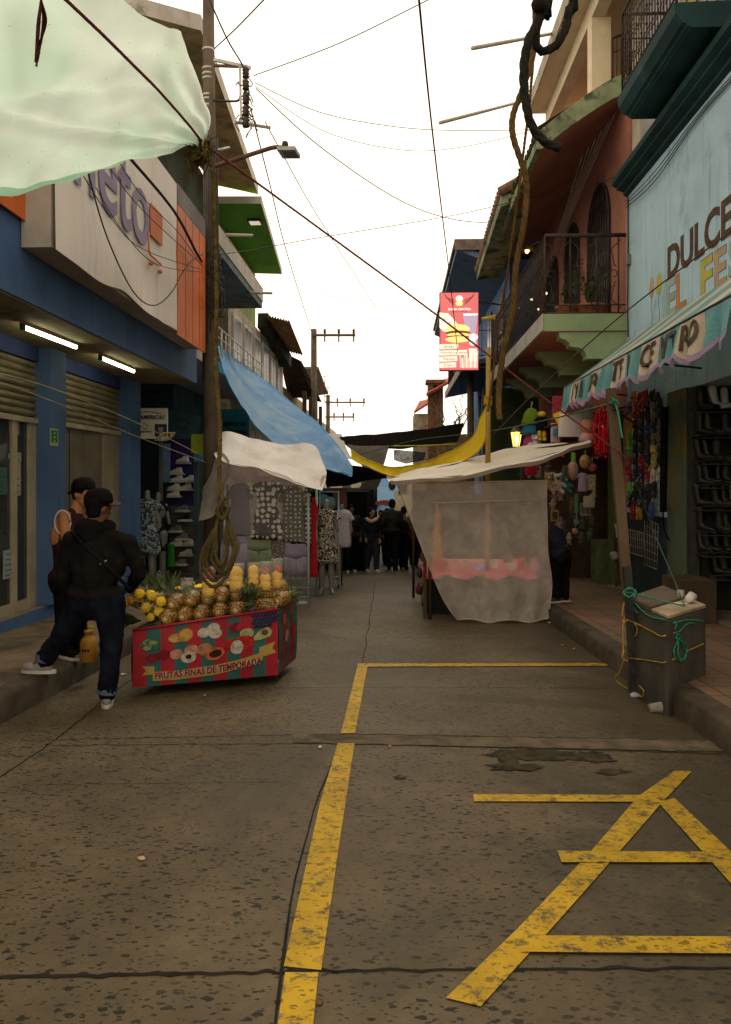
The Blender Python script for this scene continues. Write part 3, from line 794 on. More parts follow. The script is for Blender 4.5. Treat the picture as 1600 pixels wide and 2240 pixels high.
for k, s in ((1, 'AY'), (2, 'I'), (3, 'IR'), (5, 'TE'), (6, 'I'), (7, 'CE'), (8, 'NT'), (9, 'RO')):
    w = .44 if len(s) == 2 else .08
    y0 = YA - wst * k - .06
    o = text('lettering', s, (2.735, y0, 2.80), (0, -1, 0), (0, 0, 1), w, .25, m_let, aw, ext=.002, offset=.022)
    for vtx in o.data.vertices:
        y = y0 + vtx.co.y; t = (3.085 - 2.80 - vtx.co.z) / .38; vtx.co.x += vpos(y, t, .38).x - 2.735 - .012
MB().tube(resample([(XR - .02, 12.80, 6.2), (XR - .02, 12.80, 5.2), (XR - .03, 12.78, 4.4), (XR - .02, 12.80, 3.9)], 20), .012, 6).build('wall_conduit', m_dmetal, bg_)
MB().obox((XR - .03, 12.74, 5.15), (.06, .12, .16)).build('junction_box', M('box_grey', (.16, .16, .15), .6, .2, 8), bg_)
for k_ in range(3): MB().tube(resample([(XR - .03, 12.9, 6.16 - .05 * k_), (XR - .05, 11.4, 6.06 - .07 * k_), (XR - .03, 9.6, 6.15 - .03 * k_), (XR - .04, 7.0, 6.02 - .05 * k_)], 40), .007, 5).build('wall_cable', m_dmetal, bg_)
# ================================================================ RIGHT: PINK HOUSE
m_pink = M('pink_wall', (.37, .155, .105), .85, .15, 1.2, .25, 30, dirt=((.22, .085, .055), .56, 1.6), streak=.2)
m_pgreen = M('pale_green_paint', (.24, .31, .165), .85, .15, 1.4, .25, 30, dirt=((.11, .14, .08), .58, 2))
m_moss = M('mossy_edge', (.24, .27, .15), .9, .3, 2.5, .5, 25, dirt=((.035, .035, .018), .48, 3.5))
m_rooft = M('clay_tiles', (.20, .11, .07), .85, .35, 5, .4, 20, dirt=((.05, .05, .02), .5, 2))
m_cream2 = M('cream_paint', (.74, .62, .42), .85, .12, 1.2, .2, 30, dirt=((.40, .26, .13), .64, 2.6))
XP = 3.84
pk = thing('pink_house', (5.5, 17, -.6), 'pink house with a pale green balcony, arched iron windows and a mossy eave', 'building')
MB().box(XP, 9, 12.95, 21, 2.75, 8.02).build('upper_wall', m_pink, pk)
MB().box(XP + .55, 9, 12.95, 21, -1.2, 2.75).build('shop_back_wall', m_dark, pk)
MB().box(XP - .01, XP + .5, 12.952, 13.16, -.8, 2.74).build('corner_pilaster', m_pink, pk)
MB().box(XP - .03, XP + .5, 13.62, 14.05, -.8, 2.74).build('green_pilaster', M('olive_green_paint', (.075, .11, .045), .8, .2, 2, .2, 30, streak=.3), pk)
MB().box(XP + .25, XP + .3, 13.17, 13.61, -.5, 2.2).build('shop_door', m_dmetal, pk)
MB().box(XP - .12, XP + .5, 14.06, 14.9, -.9, .42).build('green_parapet', M('worn_green_paint', (.10, .125, .055), .85, .25, 2, .3, 30, dirt=((.05, .06, .03), .5, 3)), pk)
MB().box(XP - .16, XP + .5, 12.96, 13.62, -.9, -.28).build('step', MATS['step_concrete'], pk)
MB().box(2.35, XP + .55, 20.95, 21.2, -1.2, 4.03).build('added_dark_wall', M('shade_dark_green', (.030, .040, .016), .9, .3, 2), pk)  # wall added in dark green to stand for the shade inside the shop
mb = MB(); mb.prism([(2.14, 15.9, 7.18), (2.14, 20.6, 6.86), (2.75, 20.6, 6.95), (2.75, 15.9, 7.3)], (0, 0, .22)); mb.build('lower_eave', m_moss, pk)
mb = MB()
for i in range(24): t_ = i / 23; mb.tube([(2.12, lerp(15.9, 20.6, t_), lerp(7.46, 7.12, t_)), (2.85, lerp(15.9, 20.6, t_), lerp(7.86, 7.5, t_))], .11, 6)
mb.build('eave_tiles', m_rooft, pk)
MB().box(2.45, XP, 12.99, 20.4, 4.05, 4.33).build('balcony_slab', (m_pgreen), pk)
MB().box(2.46, XP - .01, 12.99, 20.4, 4.040, 4.049).build('balcony_soffit', m_pink, pk)
MB().box(2.44, 2.449, 12.97, 20.4, 4.06, 4.34).build('balcony_edge', m_pale, pk)
prof = [(XP, 4.035), (2.72, 4.035), (2.74, 3.93), (2.84, 3.90), (2.90, 3.84), (2.90, 3.80), (2.96, 3.78), (3.06, 3.77), (3.14, 3.72), (3.18, 3.65), (3.18, 3.58), (XP, 3.58)]
for y in (13.02, 15.0, 17.0, 19.0):
    mb = MB(); mb.prism([(x, y, z) for x, z in prof], (0, .28, 0)); mb.build('corbel', m_pgreen, pk)
railing([(2.50, 13.06, 4.33), (2.50, 20.3, 4.33)], 1.32, pk, 'front_railing', m_iron, .13, True)
mb = MB()   # near end of the balcony railing: wide scrolls
for z, r in ((1.33, .035), (.16, .012), (.02, .02)): mb.tube([(2.50, 13.06, 4.33 + z), (XP, 13.06, 4.33 + z)], r, 8)
for x in (2.50, 2.92, 3.36, 3.72): mb.tube([(x, 13.06, 4.33), (x, 13.06, 5.64)], .014, 6)
for xc in (2.70, 3.14, 3.54):
    for s in (-1, 1):
        for zc, fl in ((5.30, 1), (4.72, -1)):
            mb.tube([V((xc + s * (.19 - .15 * math.sin(t * .55) ** 2 * .9 + .03 * math.cos(t * 2)), 13.06, zc + fl * (.30 - .095 * t))) for t in [k * .45 for k in range(12)]], .009, 5)
        mb.tube([V((xc + s * (.10 - .055 * math.cos(t)), 13.06, 5.02 + .06 * math.sin(t))) for t in [k * .5 for k in range(11)]], .008, 5)
mb.build('end_railing', m_iron, pk)
for k, (y, w, zt) in enumerate(((14.7, 1.5, 7.0), (16.9, 1.25, 7.0), (19.0, 1.2, 6.9))):
    h = zt - w / 2; pts = [(XP - .012, y - w / 2, 4.34), (XP - .012, y + w / 2, 4.34)] + [(XP - .012, y + w / 2 * math.cos(a), h + w / 2 * 1.15 * math.sin(a)) for a in [math.pi * i / 14 for i in range(15)]]
    mb = MB(); mb.prism(pts, (.03, 0, 0)); wn = mb.build('arched_window', M('window_void', (.018, .014, .014), .4), pk)
    mb = MB(); mb.tube([V(p) + V((-.03, 0, 0)) for p in pts[1:]] + [V(pts[0]) + V((-.03, 0, 0))], .025, 6)
    for i in range(1, 9):
        yy = y - w / 2 + w * i / 9; zz = h + math.sqrt(max(0, 1 - ((yy - y) / (w / 2)) ** 2)) * w / 2 * 1.15
        mb.tube([(XP - .05, yy, 4.34), (XP - .05, yy, zz)], .012, 5)
        for j in range(6): mb.tube([V((XP - .055, yy + .05 * math.cos(t), lerp(4.6, zz - .3, j / 5) + .11 * math.sin(t))) for t in [q_ * .9 for q_ in range(6)]], .007, 4)
    mb.build('window_grille', m_iron, wn)
# sloping eave: pink underneath, green mossy fascia, clay tiles on top
NX, NYe = 6, 40
mb = MB(); P = []
for j in range(NYe):
    y = lerp(12.97, 21.2, j / (NYe - 1)); P.append([V((lerp(XP, 2.42, t), y, lerp(8.02, 7.10, t ** 1.25))) for t in [i / NX for i in range(NX + 1)]])
mb.grid(P); mb.build('eave_soffit', m_pink, pk)
mb = MB(); P = []
for j in range(NYe * 3):
    y = lerp(12.97, 21.2, j / (NYe * 3 - 1)); P.append([V((lerp(XP, 2.34, t), y, lerp(8.36, 7.40, t) + .045 * abs(math.sin(y * 13)) * (.4 + t))) for t in [i / NX for i in range(NX + 1)]])
mb.grid(P); mb.build('eave_tiles', m_rooft, pk)
mb = MB(); lo = [V((lerp(XP, 2.42, t), 12.955, lerp(8.0, 7.08, t ** 1.25))) for t in [i / NX for i in range(NX + 1)]]; hi = [p + V((0, 0, .34)) for p in lo]
mb.prism(lo + hi[::-1], (0, .05, 0)); mb.build('eave_gable_edge', m_moss, pk)
mb = MB(); mb.box(2.33, 2.42, 12.95, 21.2, 7.08, 7.24); mb.box(2.36, 2.43, 12.95, 21.2, 7.245, 7.40)
mb.build('eave_fascia', m_moss, pk)
mb = MB()
for i in range(340):
    y = 13 + 8.1 * rnd.random(); p = V((2.33 + .06 * rnd.random(), y, 7.22 + .22 * rnd.random())); s = .03 + .04 * rnd.random()
    mb.ell(p, (s, s, s * .6), 5, 3)
mb.build('eave_moss', M('moss', (.045, .055, .018), .95, .4, 6, .6), pk, kind='stuff')
# cream top storey set over the pink house
cr = thing('cream_terrace', (5.5, 16, 8), 'cream top terrace with square columns and a wide roof slab above the pink house', 'building')
q = [PD(1162, 255, 17.3), PD(1320, -330, 9.7)]
z0 = q[0].z
MB().box(2.95, 9, 9.0, 17.3, z0, z0 + .22).build('roof_slab', m_cream2, cr)
MB().box(2.93, 2.949, 9.0, 17.31, z0 - .01, z0 + .3).build('roof_edge', m_cream, cr)
MB().box(3.30, 3.52, 9.0, 17.2, z0 - .34, z0 - .003).build('roof_beam', m_cream2, cr)
for y in (13.15, 16.95): MB().box(3.30, 3.62, y, y + .3, 7.97, z0 - .342).build('column', m_cream2, cr)
MB().box(4.9, 9, 12.96, 17.2, 8.3, z0).build('wall', m_cream, cr)
MB().box(4.6, 4.9, 12.96, 17.2, 8.0, 8.3).build('floor_slab', m_cream, cr)
railing([(3.6, 12.98, 8.12), (3.95, 12.98, 8.25)], .8, cr, 'terrace_railing', m_iron, .07, False, False)
for k, (a, b_, d0, d1) in enumerate((((1034, 105), (1222, 70), 12, 14.8), ((963, 268), (1166, 215), 13.6, 17))):
    t = MB().tube([PD(*a, d0), PD(*b_, d1)], .032, 8).build('drain_pipe', M('pvc_pipe', (.50, .46, .40), .5, .1, 3, .05), cr)
# balcony pots and the plants in them
m_clay = M('terracotta', (.30, .10, .04), .8, .2, 4, .2, dirt=((.10, .04, .02), .52, 9))
m_leaf = M('leaf_green', (.035, .075, .022), .6, .35, 8, .1)
def plant(c, h, spread, n, par, seed):
    r = random.Random(seed); mb = MB()
    st = MB()
    for i in range(n):
        a = r.random() * 6.28; e = spread * (.3 + .7 * r.random()); top = V(c) + V((math.cos(a) * e, math.sin(a) * e, h * (.4 + .6 * r.random())))
        mid = V(c).lerp(top, .5) + V((0, 0, h * .12)); st.tube([c, mid, top], .004, 4)
        for k in range(7):
            t = .3 + .7 * k / 6; p = V(c).lerp(mid, t * 2) if t < .5 else mid.lerp(top, t * 2 - 1)
            d = V((r.uniform(-1, 1), r.uniform(-1, 1), r.uniform(-.4, .7))).normalized(); l = .05 + .05 * r.random()
            x, y = basis(d); mb.add([p, p + d * l * .5 + x * l * .26, p + d * l, p + d * l * .5 - x * l * .26], [(0, 1, 2, 3)])
    st.build('stem', M('stem', (.07, .09, .03)), par); mb.build('foliage', m_leaf, par)
for k, (u, v, w, h, n, lb) in enumerate(((1289, 683, .30, .75, 26, 'large clay pot with a bushy plant on the green balcony'), (1240, 683, .20, .55, 16, 'smaller clay pot with a low plant on the green balcony'))):
    p = PY(u, v, 13.4); p.z = 4.335
    t = thing('flower_pot', p, lb, 'flower pot', 'pots on the balcony')
    MB().lathe(p, [(w * .62, 0), (w * .70, .05), (w * .95, .16), (w, .17), (w, .21), (w * .85, .21), (w * .8, .18)], 20).build('pot', m_clay, t)
    plant(p + V((0, 0, .18)), h, w * 1.5, n, t, k)
# warm lamp on the balcony wall and string of little bulbs
lp = PX(1160, 560, XP - .06)
t = thing('wall_lamp', lp, 'lit warm lamp glowing under the pink eave at the far end of the balcony', 'lamp')
MB().obox(lp, (.12, .14, .2)).build('lamp_body', m_dmetal, t)
MB().ell(lp + V((-.08, 0, .14)), .06).build('bulb', Memit('warm_bulb', (1, .55, .15), 8), t)
ld = bpy.data.lights.new('wall_lamp_light', 'POINT'); ld.energy = 30; ld.color = (1, .55, .16); ld.shadow_soft_size = .08
lo_ = bpy.data.objects.new('wall_lamp_light', ld); COL.objects.link(lo_); lo_.parent = t; lo_.location = (-.35, 0, .3)
sl = thing('string_lights', (2.6, 16, 4.4), 'string of small warm bulbs woven along the balcony railing', 'string lights')
pts = [V((2.56, 13.3 + i * .35, 4.75 + .45 * math.sin(i * 1.7))) for i in range(18)]
MB().tube(resample(pts, 60), .005, 4).build('wire', m_dmetal, sl)
for p in pts[::2]: MB().ell(p, .022, 8, 6).build('bulb', Memit('warm_spark', (1, .7, .3), 4), sl)
# ================================================================ RIGHT: BLUE HOUSE, FOOD SIGN, BRICK HOUSE
m_bh = M('slate_blue_paint', (.09, .16, .26), .75, .15, 1.2, .2, 30, dirt=((.02, .035, .06), .55, 1.2))
m_bh2 = M('bright_blue_wall', (.09, .17, .36), .8, .2, 1.5, .2, 30, streak=.3)
bh = thing('blue_house', (4.5, 26, -.9), 'blue house past the pink one with wide slanting blue canopies', 'building')
MB().box(3.1, 9, 21.25, 34, -1.5, 7.6).build('wall', m_bh2, bh)
MB().prism([(1.66, 21.3, 7.9), (1.66, 33.8, 7.9), (3.4, 33.8, 7.2), (3.4, 21.3, 7.2)], (0, 0, .16)).build('upper_canopy', m_bh, bh)
MB().box(1.60, 3.4, 21.22, 21.29, 7.88, 8.1).build('upper_parapet', M('rough_concrete', (.16, .12, .10), .95, .3, 4, .6, 20), bh)
MB().box(1.6, 9, 21.3, 33.8, 8.07, 8.2).build('roof', MATS['rough_concrete'], bh)
MB().prism([(1.9, 21.6, 4.72), (1.9, 29.8, 4.72), (3.3, 29.8, 5.0), (3.3, 21.6, 5.0)], (0, 0, .12)).build('lower_canopy', m_bh, bh)
MB().box(1.86, 1.899, 21.6, 29.8, 4.70, 4.95).build('canopy_edge', m_pale, bh)
railing([(1.95, 29, 4.95), (1.95, 21.7, 4.95), (3.05, 21.7, 4.95)], 1.15, bh, 'balcony_railing', m_iron, .2, False, False)
for y in (22.2, 25.0): MB().box(3.05, 3.09, y, y + 1.0, 5.1, 7.0).build('window', M('window_dark'), bh)
for y in (22.5, 25.5, 28.5): MB().box(3.02, 3.09, y, y + .3, -1, 4.7).build('pilaster', M('pale_blue_pilaster', (.30, .34, .42), .8, .2, 2), bh)
# lit food sign
a, b_ = PD(962, 811, 20.3), PD(1048, 639, 20.3)
yS = a.y; x0, x1, zz0, zz1 = a.x, b_.x, a.z, b_.z; W = x1 - x0; H = zz1 - zz0
fs = thing('food_sign', (x0 + W / 2, yS, zz0), 'lit red vertical food sign listing menu items hung out over the street', 'sign')
MB().box(x0, x1, yS, yS + .12, zz0, zz1).build('sign_frame', M('red_frame', (.22, .03, .035), .6, .1), fs)
MB().box(x0 + .02, x1 - .02, yS - .008, yS - .001, zz0 + .02, zz1 - .02).build('sign_face', Memit('sign_red', (.90, .20, .19), .78, (.5, .08, .08)), fs)
def sx(f): return x0 + W * f
def sz(f): return zz1 - H * f
E1 = Memit('sign_cream', (1, .82, .62), 1.0); E2 = Memit('sign_gold', (1, .70, .22), 1.0); E3 = Memit('sign_brown', (.25, .08, .04), .4); E4 = Memit('sign_lilac', (.52, .42, .58), .7); E5 = Memit('sign_white', (1, .95, .88), .95); E6 = Memit('sign_salmon', (.98, .52, .42), .95); E7 = Memit('sign_aqua', (.6, .85, .85), .8)
def blobface(pts, mt, nm, dy): mb = MB(); mb.prism([(sx(p[0]), yS - dy, sz(p[1])) for p in pts], (0, .004, 0)); return mb.build(nm, mt, fs)
def ov(cx, cy, rx, ry, n=20, a0=0, a1=6.2832): return [(cx + rx * math.cos(a0 + (a1 - a0) * i / n), cy + ry * math.sin(a0 + (a1 - a0) * i / n)) for i in range(n)]
blobface(ov(.5, .085, .09, .04), E5, 'logo_bun', .016); blobface(ov(.5, .145, .09, .035), E2, 'logo_bun', .018)
for k in (-1, 1):
    mb = MB()
    for j in range(4): mb.tube([(sx(.5 + k * .13), yS - .014, sz(.16 - j * .02)), (sx(.5 + k * (.22 + .04 * j)), yS - .014, sz(.13 - .022 * j)), (sx(.5 + k * (.27 + .04 * j)), yS - .014, sz(.085 - .025 * j))], .008, 4)
    mb.build('logo_wing', E3, fs)
text('lettering', 'ZONA CENTRO', (sx(.21), yS - .014, sz(.232)), (1, 0, 0), (0, 0, 1), W * .58, H * .026, E5, fs, offset=.02)
text('lettering', 'CAFE & ANTOJO'[:6] + ' SABOR', (sx(.30), yS - .014, sz(.256)), (1, 0, 0), (0, 0, 1), W * .40, H * .014, E3, fs)
blobface([(.0, .26), (.22, .27), (.48, .42), (.5, .52), (.1, .5), (.0, .45)], E1, 'pizza_print', .012)
for cx, cy in ((.12, .35), (.25, .40), (.2, .47), (.35, .45)): blobface(ov(cx, cy, .05, .022, 12), E6, 'pizza_topping', .0155)
blobface([(.6, .29), (.96, .29), (.92, .52), (.66, .52)], E4, 'milkshake_print', .012); blobface([(.6, .275), (.97, .275), (.96, .30), (.61, .30)], E5, 'milkshake_foam', .0155)
blobface(ov(.47, .47, .30, .06), E2, 'burger_bun', .018); blobface(ov(.47, .52, .31, .03), E3, 'burger_patty', .0215); blobface(ov(.48, .545, .30, .025), E2, 'burger_cheese', .025); blobface(ov(.46, .575, .29, .022), E3, 'burger_patty', .0285); blobface(ov(.46, .605, .31, .04), E2, 'burger_bun', .032)
blobface(ov(.86, .575, .11, .045), E5, 'sushi_print', .020); blobface(ov(.84, .645, .09, .04), E7, 'sushi_print', .020)
blobface([(.74, .72), (.95, .72), (.93, .88), (.76, .88)], E1, 'drink_print', .012)
for i in range(9): blobface([(.52 + .05 * i, .96), (.50 + .055 * i, .80 + .05 * math.sin(i * 2.1)), (.54 + .055 * i, .79 + .05 * math.sin(i * 2.1)), (.56 + .05 * i, .97)], (E6, E1)[i % 2], 'wings_print', .016 + .0012 * i)
for k, (s, w, tw) in enumerate((('Alitas', .47, .27), ('Hamburguesas', .70, .66), ('Pizzas', .45, .28), ('Sushi', .42, .25))):
    t0 = .668 + .078 * k
    blobface([(.0, t0), (w, t0 - .008), (w, t0 + .055), (.0, t0 + .063)], E1, 'menu_strip', .036)
    text('lettering', s, (sx(.03 if k == 1 else .10), yS - .044, sz(t0 + .045)), (1, 0, 0), (0, 0, 1), W * tw, H * (.034 if k != 1 else .036), E3, fs, ext=.003)
for z in (zz1 - .25, zz0 + .1): MB().tube([(x1, yS + .06, z), (3.1, yS + .6, z)], .02, 6).build('sign_bracket', m_dmetal, fs)
# old wooden pole below the sign
p = PD(1030, 1000, 23.5); mb = MB(); mb.tube([V((p.x, p.y, gz(p.y))), V((p.x, p.y, 5.0))], [.13, .09], 10)
mb.build('wooden_pole', M('old_pole_wood', (.13, .085, .04), .9, .3, 3, .4, 30, stretch=(1, 1, .15)), label='brown wooden pole standing below the red food sign', cat='pole')
# brick house far right
m_brick = M('brick', (.20, .10, .055), .9, .3, 8, .5, 20)
kb = thing('brick_house', (3.5, 42, -1.6), 'far brick house with red tile roofs and a square chimney', 'building')
MB().box(1.9, 9, 35, 50, -2, 3.6).build('wall', M('ochre_stone', (.22, .14, .06), .9, .35, 4, .5, 12), kb)
c0, c1 = PD(937, 900, 36), PD(970, 838, 36)
ch = MB().box(c0.x, c1.x, c0.y, c0.y + .8, -1.5, c1.z).build('chimney', m_brick, kb)
MB().box(c0.x - .1, c1.x + .1, c0.y - .1, c0.y + .9, c1.z + .002, c1.z + .16).build('chimney_cap', m_brick, ch)
MB().box(c0.x + .24, c1.x - .22, c0.y - .004, c0.y - .001, c1.z - .28, c1.z - .1).build('chimney_vent', m_dark, ch)
def rq(pts, nm): mb = MB(); mb.prism([PD(*p) for p in pts], (0, 0, .12)); mb.build(nm, M('red_tiles', (.30, .075, .04), .85, .3, 8, .5, 14), kb)
rq(((933, 867, 35), (985, 838, 35.4), (985, 830, 41), (941, 845, 41)), 'tile_roof'); rq(((906, 905, 40), (940, 884, 40), (940, 876, 45), (918, 882, 45)), 'tile_roof'); rq(((930, 934, 38), (968, 932, 38), (968, 928, 42), (940, 928, 42)), 'tile_roof')
a, b_ = PD(906, 945, 41), PD(938, 905, 41); MB().box(a.x, b_.x, a.y, a.y + 3, -2, b_.z).build('side_wall', m_cream, kb)
mb = MB()
for k in range(9):
    a = PD(965 + 6 * k, 935, 33); pts = [a]
    for j in range(7): pts.append(pts[-1] + V((rnd.uniform(-.2, .25), rnd.uniform(-.1, .1), rnd.uniform(.02, .33))))
    mb.tube(resample(pts, 20), [.03 * (1 - i / 24) for i in range(20)], 5)
mb.build('bare_shrub', M('grey_twig', (.17, .13, .085)), label='leafless grey shrub tangled above the black shade cloth', cat='shrub')
fr = thing('far_right_house', (4, 60, -2.2), 'distant cream house at the far end of the right side', 'building')
MB().box(2.3, 9, 50.1, 73, -3, 2.6).build('wall', m_cream, fr)
# ================================================================ UTILITY POLES, STREET LAMP, WIRES
m_pole = M('pole_concrete', (.10, .074, .05), .9, .25, 2.5, .5, 30, dirt=((.05, .04, .028), .52, 2), streak=.35)
m_galv = M('galvanised_steel', (.45, .42, .36), .5, .15, 6, .1, metal=.3)
m_rust = M('rusty_steel', (.10, .055, .035), .8, .3, 7, .3)
m_ins = M('insulator_brown', (.055, .035, .025), .35, .3, 8, .05)
px_, py_ = -3.07, 12.6
pl = thing('utility_pole', (px_, py_, gz(py_)), 'tall concrete utility pole on the left pavement with cable bundles and insulators', 'utility pole')
MB().tube([(px_ + .02, py_, gz(py_)), (px_ - .01, py_, 5), (px_ - .05, py_, 11.2)], [.135, .115, .085], 16).build('pole', m_pole, pl)
for v in (104, 146, 158, 168, 205, 214, 228): p = PD(456, v, 12.6); MB().tube([V((px_ - .04, py_, p.z)), V((px_ - .04, py_, p.z + .035))], .105, 14).build('pole_band', m_galv, pl)
def pp(u, v, d=12.55): return PD(u, v, d)
MB().bar(pp(468, 130), pp(549, 148), .035, .05).build('crossarm', m_galv, pl)
MB().bar(pp(468, 143), pp(522, 145), .03, .04).build('crossarm', m_rust, pl)
MB().bar(pp(525, 145), pp(528, 268), .03, .05).build('insulator_rack', m_galv, pl)
MB().tube(resample([pp(466, 219), pp(505, 221), pp(522, 219), pp(526, 208)], 16), .018, 7).build('rack_strut', m_dmetal, pl)
MB().bar(pp(515, 267), pp(592, 279), .03, .04).build('crossarm', M('worn_timber', (.24, .19, .13), .8), pl)
for v, k in ((158, 0), (184, 1), (215, 2), (241, 3), (266, 4)):
    p = pp(538, v); mb = MB()
    mb.lathe(p + V((0, 0, -.09)), [(.02, 0), (.06, .01), (.045, .05), (.062, .07), (.045, .1), (.062, .13), (.03, .17), (.02, .19)], 10)
    mb.build('insulator', m_ins, pl)
mb = MB()
for k in range(26):
    a = pp(536 + rnd.uniform(-4, 10), rnd.uniform(170, 275)); pts = [a]
    for j in range(4): pts.append(pts[-1] + V((rnd.uniform(-.07, .09), rnd.uniform(-.05, .05), rnd.uniform(-.13, .07))))
    mb.tube(resample(pts, 10), .009, 4)
mb.build('wire_tangle', m_dmetal, pl)
mb = MB()
for k in range(44):
    z = 4.35 + .9 * rnd.random() ** 1.5; a = rnd.random() * 6.28
    pts = [V((px_ + .14 * math.cos(a), py_ + .14 * math.sin(a), z))]
    for j in range(5): a += .5; pts.append(V((px_ + (.15 + .10 * rnd.random()) * math.cos(a), py_ + .16 * math.sin(a), z + rnd.uniform(-.25, .22))))
    mb.tube(resample(pts, 14), .008, 4)
mb.build('cable_bundle', m_dmetal, pl)
mb = MB()
for k in range(9):
    a = 3.6 + k * .33; mb.tube([V((px_ + .13 * math.cos(a), py_ + .13 * math.sin(a), 3.2 + .2 * k)), V((px_ + .115 * math.cos(a), py_ + .115 * math.sin(a), 7 + .25 * rnd.random()))], .009, 5)
mb.build('riser_cable', m_dmetal, pl)
lm = thing('street_lamp', pp(470, 362), 'flat street lamp head on a rusty arm fixed to the utility pole', 'street lamp')
MB().tube(resample([pp(466, 364), pp(520, 347), pp(575, 329), pp(600, 322), pp(622, 323)], 24), .035, 10).build('lamp_arm', m_rust, lm)
c = pp(632, 333); MB().obox(c, (.30, .34, .06), roty(R(4)) @ rotz(R(-8))).build('lamp_head', M('lamp_grey', (.36, .33, .28), .6, .2, 6, .1), lm)
MB().obox(c + V((.03, 0, -.035)), (.22, .26, .02), roty(R(4)) @ rotz(R(-8))).build('lamp_lens', M('lens_dull', (.10, .09, .08), .3), lm)
MB().lathe(pp(624, 326), [(.05, 0), (.055, .08), (.045, .12), (.02, .13)], 12).build('photo_cell', m_dmetal, lm)
MB().bar(pp(478, 328), pp(503, 322), .05, .03).build('lamp_bracket', m_galv, lm)
def far_pole(u, v0, d, arms, label, w=.11):
    p = PD(u, v0, d); t = thing('utility_pole', (p.x, p.y, gz(p.y)), label, 'utility pole')
    MB().tube([V((p.x, p.y, gz(p.y))), p], [w * 1.3, w], 8).build('pole', m_pole, t)
    for (ua, ub, v) in arms:
        a, b_ = PD(ua, v, d - .2), PD(ub, v, d - .2); MB().bar(a, b_, .09, .1).build('crossarm', m_rust, t)
        for f in (.3, .62, .96):
            mb = MB(); q = a.lerp(b_, f); mb.lathe(q + V((0, 0, .05)), [(.02, 0), (.07, .05), (.05, .12), (.07, .16), (.03, .24)], 8); mb.tube([q, q - V((0, 0, .3))], .035, 6); mb.build('insulator', m_rust, t)
    return t
far_pole(687, 720, 35, ((682, 778, 733),), 'distant concrete pole with one wide crossarm above the left roofs', .13)
far_pole(718, 864, 52, ((712, 800, 880), (712, 776, 912)), 'smaller far pole with two crossarms above the white tarp', .13)
m_wire = M('cable_black', (.018, .016, .014), .6, .2, 9, 0)
m_wire2 = M('cable_grey', (.12, .11, .10), .6, .2, 9, 0)
def wire(pts, r, label, mt=None, nm='cable', n=40, cat='cable', group='cables over the street'):
    q = resample([PD(*p) for p in pts], n)
    return MB().tube(q, r, 5).build(nm, mt or m_wire, label=label, cat=cat, group=group)
def wirex(pts, r, label, mt=None, nm='cable', n=40):
    return MB().tube(resample([PX(u, v, -2.96) for u, v in pts], n), r, 5).build(nm, mt or m_wire, label=label, cat='cable', group='cables over the street')
wire([(912, -60, 5.5), (917, 0, 6), (950, 320, 9), (988, 640, 17), (1012, 870, 23)], .010, 'dark cable running from the picture top down across the red food sign', M('cable_maroon', (.06, .022, .024), .8))
wire([(555, 165, 12.6), (740, 95, 12), (935, 0, 11), (990, -30, 10.8)], .008, 'twisted cable rising to the right from the pole insulators')
wire([(557, 180, 12.6), (700, 245, 13), (860, 276, 13.5), (1000, 285, 14), (1192, 283, 14.5)], .007, 'thin sagging cable from the pole insulators to the pink eave, the upper one', m_wire2)
wire([(558, 188, 12.6), (700, 282, 13), (840, 322, 13.5), (960, 328, 14), (1110, 300, 14.5), (1215, 262, 14.8)], .006, 'thin sagging cable from the pole to the cream terrace, the lower one', m_wire2)
wire([(560, 193, 12.6), (700, 320, 13), (870, 435, 15), (985, 478, 17), (1080, 488, 19)], .009, 'dark drooping cable from the pole insulators towards the mossy eave')
wire([(548, 235, 12.6), (590, 400, 16), (630, 560, 21), (690, 752, 34)], .012, 'knotted cable dropping from the insulators to the distant pole')
wire([(580, 265, 12.6), (612, 325, 13.2), (700, 480, 18), (820, 668, 28)], .009, 'thin cable slanting past the street lamp head into the sky', m_wire2)
wire([(482, 556, 12.6), (560, 545, 14), (690, 521, 15), (980, 473, 16), (1160, 432, 15), (1350, 385, 12.5), (1620, 195, 9)], .007, 'long thin cable across the street from the pole to the dark teal balcony')
wire([(469, 106, 12.5), (520, 58, 11), (600, -25, 9)], .010, 'taut maroon cable rising from the pole to the top edge of the picture', MATS['cable_maroon'])
wire([(452, -20, 11), (470, 25, 12), (500, 90, 12.4), (530, 140, 12.5), (536, 160, 12.5)], .013, 'thick twisted cable hanging down to the insulator rack')
wire([(690, 640, 20), (800, 665, 21), (960, 684, 21), (1050, 688, 21.2)], .006, 'faint thin cable crossing behind the red food sign', m_wire2)
wirex([(280, 340), (380, 460), (430, 552), (442, 572)], .020, 'thick black cable running along the white sign to the pole')
wirex([(186, 350), (196, 390), (235, 520), (290, 635), (335, 668), (375, 640), (410, 580), (444, 555)], .008, 'loose black cable drooping in a loop before the white shop sign')
for k, (u, v) in enumerate(((230, 370), (255, 365), (180, 400), (210, 430))):
    wirex([(u, v - 20), (u + 60, v + 65 + 4 * k), (u + 135, v + 140 + 3 * k), (444, 580 + 5 * k)], .005, ('upper', 'second', 'third', 'lowest')[k] + ' of the thin cables fanning across the white shop sign to the pole')
for k in range(6):
    wire([(1345 - 14 * k, 250 + 18 * k, 11), (1250 - 6 * k, 470 + 8 * k, 13), (1180 - 6 * k, 640 + 10 * k, 15), (1085 + 2 * k, 790 + 14 * k, 19)], .0035, 'thin pale cable of the bundle slanting past the pink house', M('cable_pale', (.16, .12, .09), .7), group='bundle of thin cables by the pink house')
